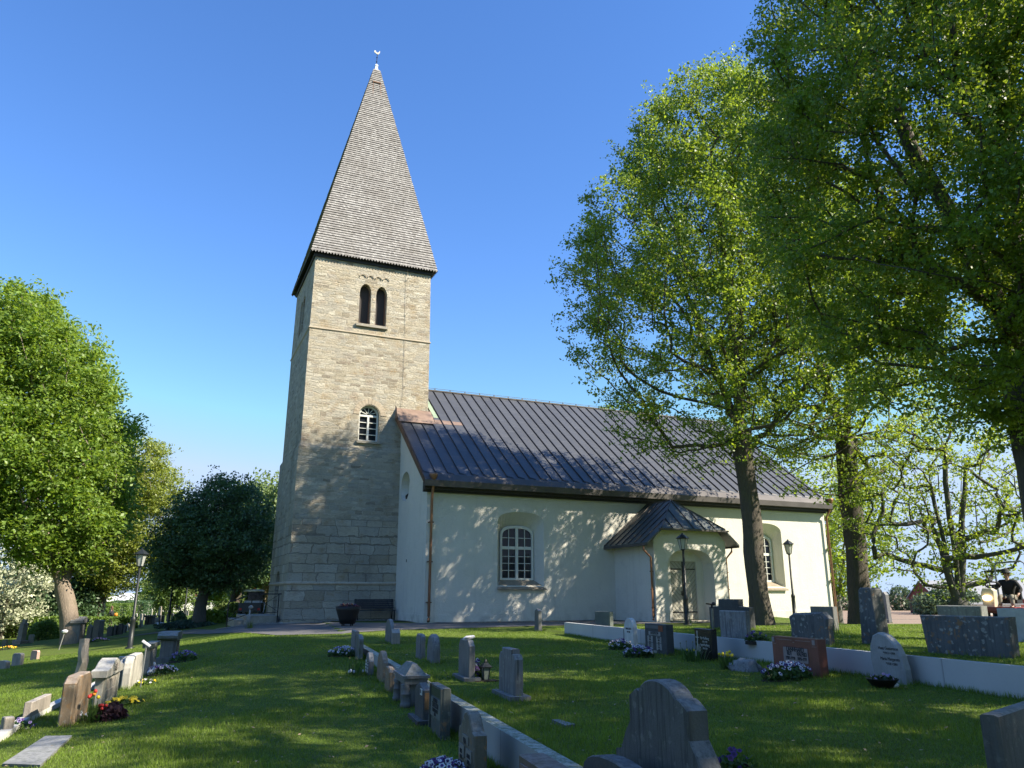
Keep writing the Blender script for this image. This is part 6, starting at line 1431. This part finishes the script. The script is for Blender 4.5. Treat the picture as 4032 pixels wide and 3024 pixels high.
    if thin is not None:
        keep = rng.uniform(0, 1, len(P)) < np.clip(thin[0] + thin[1] * (P[:, 2] / H - thin[2]), .12, 1); P = P[keep]
    P = np.repeat(P, TF, axis=0) + np.clip(rng.normal(0, 1, (len(P) * TF, 3)), -1.8, 1.8) * lsize * 1.45 * np.array([1, 1, .6])
    V = leaf_cards(P, lsize, rng, up)
    cards_obj('crown', V, lmat, root)
    return root
LG = 'old lime trees on the south side of the church'
# crown shapes: (height fraction, radius)
COL = [(.22, 2.6), (.30, 4.6), (.42, 5.7), (.55, 6.0), (.68, 5.5), (.80, 4.4), (.90, 3.0), (.97, 1.4), (1.0, .3)]
COL2 = [(.24, 2.6), (.29, 5.4), (.40, 7.0), (.52, 7.3), (.65, 6.7), (.78, 5.2), (.89, 3.3), (.97, 1.4), (1.0, .3)]
make_tree('lime_tree', 'tall lime tree with upright oval crown and straight trunk rising before the nave roof', 9.7, 31, 26.0, .37, COL2, 1150, 250000, .097, LF_LIME, BARK, 21, .27, .74, (-.6, 0), group=LG, sig=.34, hang=-.05, stems=3, thin=(.42, 1.5, .35))
make_tree('lime_tree', 'lime tree with thick burred trunk between the church corner and the field', 15.05, 34.2, 21.2, .45, [(.24, 2.4), (.32, 4.8), (.5, 6.3), (.7, 5.9), (.85, 4.0), (.96, 1.6), (1, .3)], 520, 60000, .12, LF_LIME, BARK, 22, .36, .72, (.3, 0), group=LG, sig=.36, stems=3, thin=(.35, 1.2, .4))
make_tree('lime_tree', 'biggest dark lime tree leaning in at the right picture edge', 11.1, 16, 24.5, .46, [(.18, 1.6), (.24, 3.9), (.36, 5.1), (.55, 5.2), (.72, 4.5), (.85, 3.5), (.95, 2.0), (1, .4)], 1300, 330000, .074, LF_LIME, BARK, 23, .23, .72, (.7, .3), group=LG, sig=.32, stems=3)
make_tree('lime_tree', 'lime tree standing beside the viewer, outside the picture, shading the near lawn', 14.3, 8.0, 17.0, .42, [(.18, 2.2), (.3, 4.6), (.5, 5.8), (.7, 5.3), (.88, 3.4), (1, .4)], 420, 34000, .15, LF_LIME, BARK, 24, .2, .66, group=LG, sig=.42)
make_tree('lime_tree', 'lime tree behind the viewer, outside the picture, shading the lawn at the lower edge', 16.2, 0.5, 18.0, .42, [(.18, 2.2), (.3, 4.6), (.5, 6.0), (.7, 5.6), (.88, 3.6), (1, .4)], 420, 32000, .15, LF_LIME, BARK, 29, .2, .66, group=LG, sig=.42)
for lb_, x_, y_, h_, sd_ in (('lime tree far behind the viewer on the left, outside the picture', -14, -9, 16, 91), ('tallest lime tree behind the viewer, outside the picture', -4, -14, 18, 92), ('lime tree behind the viewer on the right, outside the picture', 7, -13, 17, 93)):
    make_tree('lime_tree', lb_, x_, y_, h_, .4, [(.14, 2.6), (.28, 5.2), (.5, 6.4), (.7, 5.8), (.88, 3.6), (1, .4)], 260, 15000, .24, LF_LIME, BARK, sd_, .18, .66, group=LG, sig=.5)  # trees added out of view to cut sky light from behind the camera
make_tree('young_maple', 'young multi stemmed maple with light green leaves at the edge of the field', 16.9, 30, 9.2, .36, [(.16, 1.8), (.28, 3.2), (.45, 4.0), (.65, 3.8), (.85, 2.4), (1, .4)], 420, 17000, .085, LF_YOUNG, BARKB, 25, .06, .62, stems=5, sig=.34, base_flare=1.25, alpha=.05, stiff=.15)
make_tree('maple_tree', 'bright maple behind the thick burred lime trunk', 21.3, 52, 13, .3, [(.26, 1.8), (.36, 3.8), (.5, 4.8), (.75, 4), (1, .5)], 260, 12000, .17, LF_YOUNG, BARKB, 27, .15, .6, sig=.5)
make_tree('maple_tree', 'treetop showing over the church ridge', 9.3, 62, 16.6, .35, [(.3, 3), (.5, 5), (.75, 4.4), (.92, 2.4), (1, .4)], 240, 15000, .20, LF_MAPLE, BARK, 28, .3, .7, sig=.6)
make_tree('maple_tree', 'large forked maple on the left with sunlit top and the tower shadow across it', -21.9, 40, 19.4, .38, [(.21, 2.0), (.29, 3.6), (.42, 4.7), (.60, 4.8), (.75, 4.4), (.88, 3.3), (.96, 2.2), (1, .4)], 800, 150000, .14, LF_MAPLE, BARKL, 31, .12, .62, (-6.2, 0), sig=.50, stems=2, up=.6)
make_tree('maple_tree', 'maple crown hanging in at the left picture edge', -30.5, 35, 15.0, .40, [(.20, 3), (.3, 4.6), (.5, 5.4), (.75, 4.4), (.92, 2.5), (1, .4)], 480, 66000, .15, LF_MAPLE, BARKL, 32, .2, .65, sig=.55, up=.6)
make_tree('maple_tree', 'yellowish flowering maple with broken pale trunk behind the lamp post', -32.4, 62, 15.6, .40, [(.20, 2.2), (.30, 4.0), (.45, 4.8), (.65, 4.7), (.82, 3.5), (.94, 1.9), (1, .4)], 560, 80000, .14, LF_OLIVE, BARKL, 33, .18, .65, (2.0, 0), sig=.5, up=.6)
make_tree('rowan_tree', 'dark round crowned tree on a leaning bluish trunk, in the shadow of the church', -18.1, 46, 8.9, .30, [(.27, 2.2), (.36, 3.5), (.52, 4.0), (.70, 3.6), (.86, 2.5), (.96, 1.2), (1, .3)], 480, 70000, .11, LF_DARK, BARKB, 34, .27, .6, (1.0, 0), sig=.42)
make_tree('willow_tree', 'light grey green tree behind the dark round crown', -19.6, 60, 11.4, .28, [(.15, 2), (.3, 3.2), (.55, 3.7), (.8, 2.9), (.95, 1.3), (1, .3)], 300, 20000, .20, LF_WILLOW, BARK, 35, .2, .6, (.6, 0), sig=.5)
make_tree('willow_tree', 'grey green tree touching the west face of the tower', -15.6, 57, 11.2, .28, [(.12, 2), (.3, 3.0), (.55, 3.3), (.8, 2.8), (.95, 1.4), (1, .3)], 300, 20000, .19, LF_WILLOW, BARK, 36, .2, .6, (.5, 0), sig=.5)
make_tree('rowan_tree', 'second leaning tree of the row with dark trunk', -18.7, 53, 7.6, .30, [(.3, 1.6), (.45, 2.6), (.7, 2.7), (.9, 1.6), (1, .3)], 200, 11000, .16, LF_DARK, BARK, 37, .33, .6, (.9, 0), sig=.45)
make_tree('rowan_tree', 'leaning tree with sunlit grey bark left of the utility cart', -17.6, 55.5, 7.8, .28, [(.3, 1.6), (.45, 2.6), (.7, 2.7), (.9, 1.6), (1, .3)], 200, 11000, .16, LF_WILLOW, BARKL, 38, .33, .6, (1.3, 0), sig=.45)
make_tree('shrub_tree', 'leafy screen of shrubs behind the steps by the tower', -14.2, 58.5, 6.5, .2, [(.02, 2.2), (.3, 2.8), (.7, 2.4), (1, .4)], 200, 12000, .18, LF_MAPLE, BARK, 39, .05, .5, sig=.45)
make_tree('cherry_tree', 'white blossoming cherry shrub at the left picture edge', -34.8, 54.5, 6.8, .14, [(.1, 1.4), (.3, 2.4), (.6, 2.7), (.85, 1.7), (1, .3)], 220, 9000, .15, LF_BLOSS, BARK, 40, .1, .5, (.4, 0), sig=.3)
make_tree('elder_shrub', 'dark green undergrowth shrub left of the forked maple', -33.6, 60, 4.0, .12, [(.02, 1.1), (.3, 1.6), (.7, 1.3), (1, .3)], 240, 14000, .2, LF_DARK, BARK, 41, .06, .5, sig=.45)
make_tree('elder_shrub', 'undergrowth shrub deep in shade below the left maple', -37.5, 58, 5.0, .14, [(.02, 2.4), (.3, 3.6), (.7, 3.0), (1, .5)], 240, 14000, .2, LF_DARK, BARK, 42, .06, .5, sig=.45)
bt = [(-45, 84, 8.5, LF_FAR), (-41, 92, 8, LF_MAPLE), (-36, 84, 7.0, LF_FAR), (-33.5, 90, 8.5, LF_MAPLE), (-28.5, 86, 7.5, LF_FAR), (-25, 92, 8.5, LF_MAPLE), (-20.5, 84, 7.5, LF_WILLOW), (-54, 88, 9, LF_FAR), (-17, 92, 9, LF_FAR)]
names = ['leftmost light tree beyond the hedge', 'round tree beyond the hedge behind the pale trunk', 'small loose tree behind the person on the lawn', 'tree right of the pale trunk beyond the hedge', 'loose light green tree behind the nearest lamp post', 'light green tree behind the second lamp post', 'greyish tree behind the leaning trunk', 'light tree seen through the fork of the big maple', 'pale tree behind the leaning row of trees']
for i, (x, y, h, lm) in enumerate(bt):
    make_tree('garden_tree', names[i], x * 1.45, y * 1.45, h * 1.3, .22, [(.16, 1.7), (.35, 3.8), (.6, 4.1), (.85, 2.7), (1, .4)], 90, 6500, .34, lm, BARK, 50 + i, .2, .6, group='small trees beyond the far hedge', sig=.5)
# clipped hedges and bushes
def bush(name, label, P, sx, sy, h, n, size, mat, seed, box=False, cat='hedge', rz=0, group=None):
    rng = np.random.default_rng(seed)
    if box:
        Q = rng.uniform(-1, 1, (n, 3)); ax = rng.integers(0, 3, n); sg = np.where(ax == 2, 1, np.sign(rng.uniform(-1, 1, n))); Q[np.arange(n), ax] = sg * rng.uniform(.9, 1.02, n); Q[:, 2] = Q[:, 2] * .5 + .5
        Q = Q * (1 + .04 * np.sin(Q[:, :1] * 9 + seed))
    else:
        Q = rng.normal(0, 1, (n, 3)); Q /= np.linalg.norm(Q, axis=1)[:, None]; Q *= rng.uniform(.82, 1.05, n)[:, None]; Q[:, 2] = np.abs(Q[:, 2])
        Q *= (1 + .09 * np.sin(Q[:, :1] * 5 + seed) * np.cos(Q[:, 1:2] * 4))
    V = leaf_cards(Q * np.array([sx, sy, h]), size, rng, .2)
    o = cards_obj(name, V, mat); o.location = P; o.rotation_euler = (0, 0, rz); tag(o, label, cat, group)
    # woody inside so that it is not hollow
    m = MB(); rr = random.Random(seed)
    for i in range(14):
        a = rr.uniform(0, 6.28); q = rr.uniform(.1, .7); m.tube([(sx * q * .5 * math.cos(a), sy * q * .5 * math.sin(a), -.1), (sx * q * math.cos(a), sy * q * math.sin(a), h * .8)], .02, 4, False)
    m.build('stems', BARK, o); return o
HG = leaf_mat('hedge_leaf', (.085, .135, .022), (.06, .10, .012), .35)
def hg(px, py, d): P = AT(px, py, d); P.z = tz(P.x, P.y); return P
bush('hedge', 'clipped bright green hedge along the left edge of the churchyard', hg(60, 1385, 56), 6.5, .7, 1.35, 9000, .13, HG, 61, True, rz=R(12))
bush('clipped_bush', 'clipped rounded bush beside the small white stone', hg(92, 1386, 50), .95, .8, 1.15, 3800, .09, HG, 62, cat='bush')
bush('clipped_bush', 'smaller clipped bush right behind the rounded one', hg(110, 1380, 54), .8, .7, 1.1, 2600, .09, HG, 63, cat='bush')
bush('hedge', 'long clipped hedge behind the far gravestones', hg(405, 1328, 122), 13, .8, 2.0, 12000, .18, HG, 64, True, rz=R(14))
bush('hedge', 'square clipped hedge block right of the person with the trimmer', hg(257, 1345, 96), 1.5, 1.2, 1.9, 3000, .13, HG, 65, True)
bush('hedge', 'clipped hedge piece left of the person with the trimmer', hg(223, 1345, 92), 1.3, 1.0, 1.8, 3000, .13, HG, 66, True)
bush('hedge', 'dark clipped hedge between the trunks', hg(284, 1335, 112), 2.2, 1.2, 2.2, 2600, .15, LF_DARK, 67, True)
bush('shrub', 'loose pale shrub behind the far hedge', hg(320, 1315, 128), 4.0, 1.8, 3.2, 3600, .2, LF_FAR, 68, cat='shrub')
bush('shrub', 'wide bushy shrub left of the pale trunk', hg(174, 1340, 76), 1.9, 1.3, 1.9, 3600, .18, LF_DARK, 69, cat='shrub')
bush('shrub', 'dark clipped ball bush between the lamp posts', hg(387, 1341, 56), .55, .5, .85, 1800, .09, LF_DARK, 70, cat='bush')
bush('flower_border', 'low bluish ground cover around the leaning trunk', hg(408, 1352, 46), 1.9, .8, .42, 4200, .08, LF_DARK if False else leaf_mat('bluish_groundcover', (.035, .07, .06), (.02, .04, .02)), 71, cat='ground cover')
bush('shrub', 'light leafy plants along the path edge left of the cart', hg(462, 1343, 48), 1.6, .7, .75, 2600, .13, LF_MAPLE, 72, cat='shrub')
bush('shrub', 'leafy bush at the foot of the leaning row', hg(500, 1332, 52), 1.5, .9, 1.1, 2600, .14, LF_WILLOW, 73, cat='shrub')
bush('shrub', 'small leafy plant climbing by the tower corner', hg(591, 1328, 46), .5, .5, 1.5, 900, .12, LF_MAPLE, 74, cat='shrub')
# weeds and tufts
for (px, py, lb, s_) in ((1796, 1372, 'dark grassy plant tuft by the lichen spotted obelisk', .32), (540, 1358, 'grass tuft at the foot of the railing', .22), (1660, 1343, 'weeds around the foot of the tall lime', .5), (1490, 1347, 'long grass at the foot of the porch lamp post', .5)):
    P = G(px, py); nseed[0] += 1; rng = np.random.default_rng(nseed[0]); m = MB()
    for i in range(60):
        a = rng.uniform(0, 6.28); q = rng.uniform(0, s_); p = Vector((q * math.cos(a), q * math.sin(a), -.02)); h = rng.uniform(.12, .42); e = Vector((rng.normal(0, .08), rng.normal(0, .08), h)); w_ = Vector((-math.sin(a), math.cos(a), 0)) * .012
        m.add([p - w_, p + w_, p + e], [(0, 1, 2)])
    tag(m.build('weed_tuft', M_GRF, loc=P), lb, 'plant')
# distant woods
def woods(label, x0, x1, y, zb_, hmin, hmax, n, seed, mat, lsz=.6):
    rng = np.random.default_rng(seed); k = max(6, int(abs(x1 - x0) / 5)); cx_ = np.linspace(x0, x1, k) + rng.normal(0, 1.5, k); hh = rng.uniform(hmin, hmax, k); rr = hh * rng.uniform(.5, .9, k)
    c = rng.integers(0, k, n); Q = rng.normal(0, 1, (n, 3)); Q /= np.linalg.norm(Q, axis=1)[:, None]; Q *= rng.uniform(.6, 1.05, n)[:, None]
    P = np.stack([cx_[c] + Q[:, 0] * rr[c], y + Q[:, 1] * rr[c] * .6, zb_ + hh[c] * .45 + Q[:, 2] * hh[c] * .55], -1)
    o = cards_obj('woods', leaf_cards(P, lsz, rng, .2), mat); o['kind'] = 'stuff'; o['label'] = label; return o
WFAR = leaf_mat('far_wood_leaf', (.075, .115, .062), (.03, .045, .02), .3)
woods('row of distant trees across the brown field', 62, 150, 175, -2.2, 4, 7.5, 16000, 81, WFAR, .5)
woods('nearer clump of bushes beside the barn', 71, 82, 140, -2.2, 3.5, 6, 12000, 82, WFAR, .32)
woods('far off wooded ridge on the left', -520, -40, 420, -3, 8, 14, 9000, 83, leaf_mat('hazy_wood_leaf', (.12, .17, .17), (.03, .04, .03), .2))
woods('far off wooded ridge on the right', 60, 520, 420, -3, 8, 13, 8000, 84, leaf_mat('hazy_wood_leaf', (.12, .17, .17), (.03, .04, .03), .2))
rngw = np.random.default_rng(90); nw = 12000; kx_ = 34; yc = np.linspace(-140, 70, kx_); hw = rngw.uniform(9, 15, kx_); cw = rngw.integers(0, kx_, nw); Qw = rngw.normal(0, 1, (nw, 3)); Qw /= np.linalg.norm(Qw, axis=1)[:, None]  # unseen belt of foliage, added to dim the horizon mirrored in the windows
o = cards_obj('woods', leaf_cards(np.stack([150 + Qw[:, 0] * 6, yc[cw] + Qw[:, 1] * 5.5, -2 + hw[cw] * .45 + Qw[:, 2] * hw[cw] * .55], -1), 1.3, rngw, .2), WFAR); o['kind'] = 'stuff'; o['label'] = 'wood on the far side of the fields, to the right of the picture'
# field fence of thin posts and a wire
t = empty('field_fence', (0, 0, 0), 0, 'thin wire fence along the edge of the brown field', 'fence')
fpz = [AT(px, py, 62) for px, py in ((1810, 1300), (1865, 1300), (1995, 1300), (2130, 1300), (2260, 1300))]
for p in fpz:
    z = tz(p.x, p.y); m = MB(); m.beam((p.x, p.y, z - .2), (p.x, p.y, z + 1.35), .06); m.build('post', plain('pale_post', (.4, .36, .32), .9), t)
m = MB()
for h in (.6, 1.2):
    for a, b in zip(fpz[:-1], fpz[1:]): m.beam((a.x, a.y, tz(a.x, a.y) + h), (b.x, b.y, tz(b.x, b.y) + h), .015)
m.build('wire', M_PLATE, t)
# ------------------------------------------------------------------ blades of the mown grass near by, and litter on it
rng = np.random.default_rng(5)
n = 520000
yy = 4.2 + 26 * rng.uniform(0, 1, n) ** 1.7; xx = rng.uniform(-1, 1, n) * (yy * .72 + .6)
hh = (.020 + .026 * rng.uniform(0, 1, n)) * (1 + .35 * np.sin(xx * 1.7 + 2 * np.sin(yy * .8))); wd = .0030 + .0016 * (yy / 8)
s__ = -CA * xx - SA * yy
keep = (np.abs(s__ - S_MID + .0) > .07) & (np.abs(s__ - S_RIGHT) > .06)
# keep the slab, the path and the paving free
def inpoly(px, py, poly):
    r_ = np.zeros(len(px), bool); j = len(poly) - 1
    for i in range(len(poly)):
        xi, yi = poly[i]; xj, yj = poly[j]
        c_ = ((yi > py) != (yj > py)) & (px < (xj - xi) * (py - yi) / (yj - yi + 1e-12) + xi); r_ ^= c_; j = i
    return r_
led = [tuple(G(*p)[:2]) for p in [(4, 1656), (97, 1595), (155, 1594), (86, 1659)]]
keep &= ~inpoly(xx, yy, path_poly) & ~inpoly(xx, yy, cob) & ~inpoly(xx, yy, led)
xx, yy, hh, wd = xx[keep], yy[keep], hh[keep], wd[keep]; n = len(xx)
zz = zt(xx, yy); a = rng.uniform(0, 6.28, n); lx, ly = rng.normal(0, .016, n), rng.normal(0, .016, n)
V = np.stack([np.stack([xx - wd * np.cos(a), yy - wd * np.sin(a), zz - .004], -1), np.stack([xx + wd * np.cos(a), yy + wd * np.sin(a), zz - .004], -1), np.stack([xx + lx, yy + ly, zz + hh], -1)], 1).reshape(-1, 3)
o = np_mesh('grass', V, np.arange(len(V)), np.full(n, 3), leaf_mat('grass_blade', (.095, .142, .020), (.092, .132, .013), .45, .2)); o['kind'] = 'stuff'; o['label'] = 'short mown grass of the churchyard lawn'
# longer blades left standing round the foot of the stones and walls
fx, fy = [], []
for c, rz_, W, T in FEET:
    k = int(130 * (W + T)); u = rng.uniform(-1, 1, k); sd_ = rng.integers(0, 4, k)
    X_ = np.where(sd_ < 2, u * W / 2, np.where(sd_ == 2, -W / 2 - .02, W / 2 + .02)); Y_ = np.where(sd_ == 0, -.02, np.where(sd_ == 1, T + .02, (u + 1) / 2 * T))
    X_ = X_ + rng.normal(0, .02, k); Y_ = Y_ + rng.normal(0, .02, k); fx.append(c.x + X_ * math.cos(rz_) - Y_ * math.sin(rz_)); fy.append(c.y + X_ * math.sin(rz_) + Y_ * math.cos(rz_))
for s0_, t0_, t1_, k in ((S_MID + .12, 3, 21.5, 4500), (S_RIGHT + .11, 4, 24.6, 4500), (S_MID - .09, 3, 21.5, 2500)):
    t_ = rng.uniform(t0_, t1_, k); s_ = s0_ + np.abs(rng.normal(0, .025, k)) * (1 if s0_ > S_MID or s0_ < -5 else -1); fx.append(-CA * s_ - SA * t_); fy.append(-SA * s_ + CA * t_)
fx = np.concatenate(fx); fy = np.concatenate(fy); k = len(fx); fz = zt(fx, fy); a = rng.uniform(0, 6.28, k); hh = rng.uniform(.03, .11, k); wd = .004 + .0012 * fy / 8
V = np.stack([np.stack([fx - wd * np.cos(a), fy - wd * np.sin(a), fz - .01], -1), np.stack([fx + wd * np.cos(a), fy + wd * np.sin(a), fz - .01], -1), np.stack([fx + rng.normal(0, .03, k), fy + rng.normal(0, .03, k), fz + hh], -1)], 1).reshape(-1, 3)
o = np_mesh('grass', V, np.arange(len(V)), np.full(k, 3), bpy.data.materials['grass_blade']); o['kind'] = 'stuff'; o['label'] = 'untrimmed grass round the foot of the stones and walls'
n = 900; yy = 5 + 20 * rng.uniform(0, 1, n) ** 1.4; xx = rng.uniform(-1, 1, n) * yy * .68
P = np.stack([xx, yy, zt(xx, yy) + .035], -1)
o = cards_obj('fallen_leaves', leaf_cards(P, .030, rng, 2.0), leaf_mat('dry_leaf', (.26, .20, .13), (.05, .04, .02), .5)); o['kind'] = 'stuff'; o['label'] = 'scattered dry leaves and petals on the lawn'
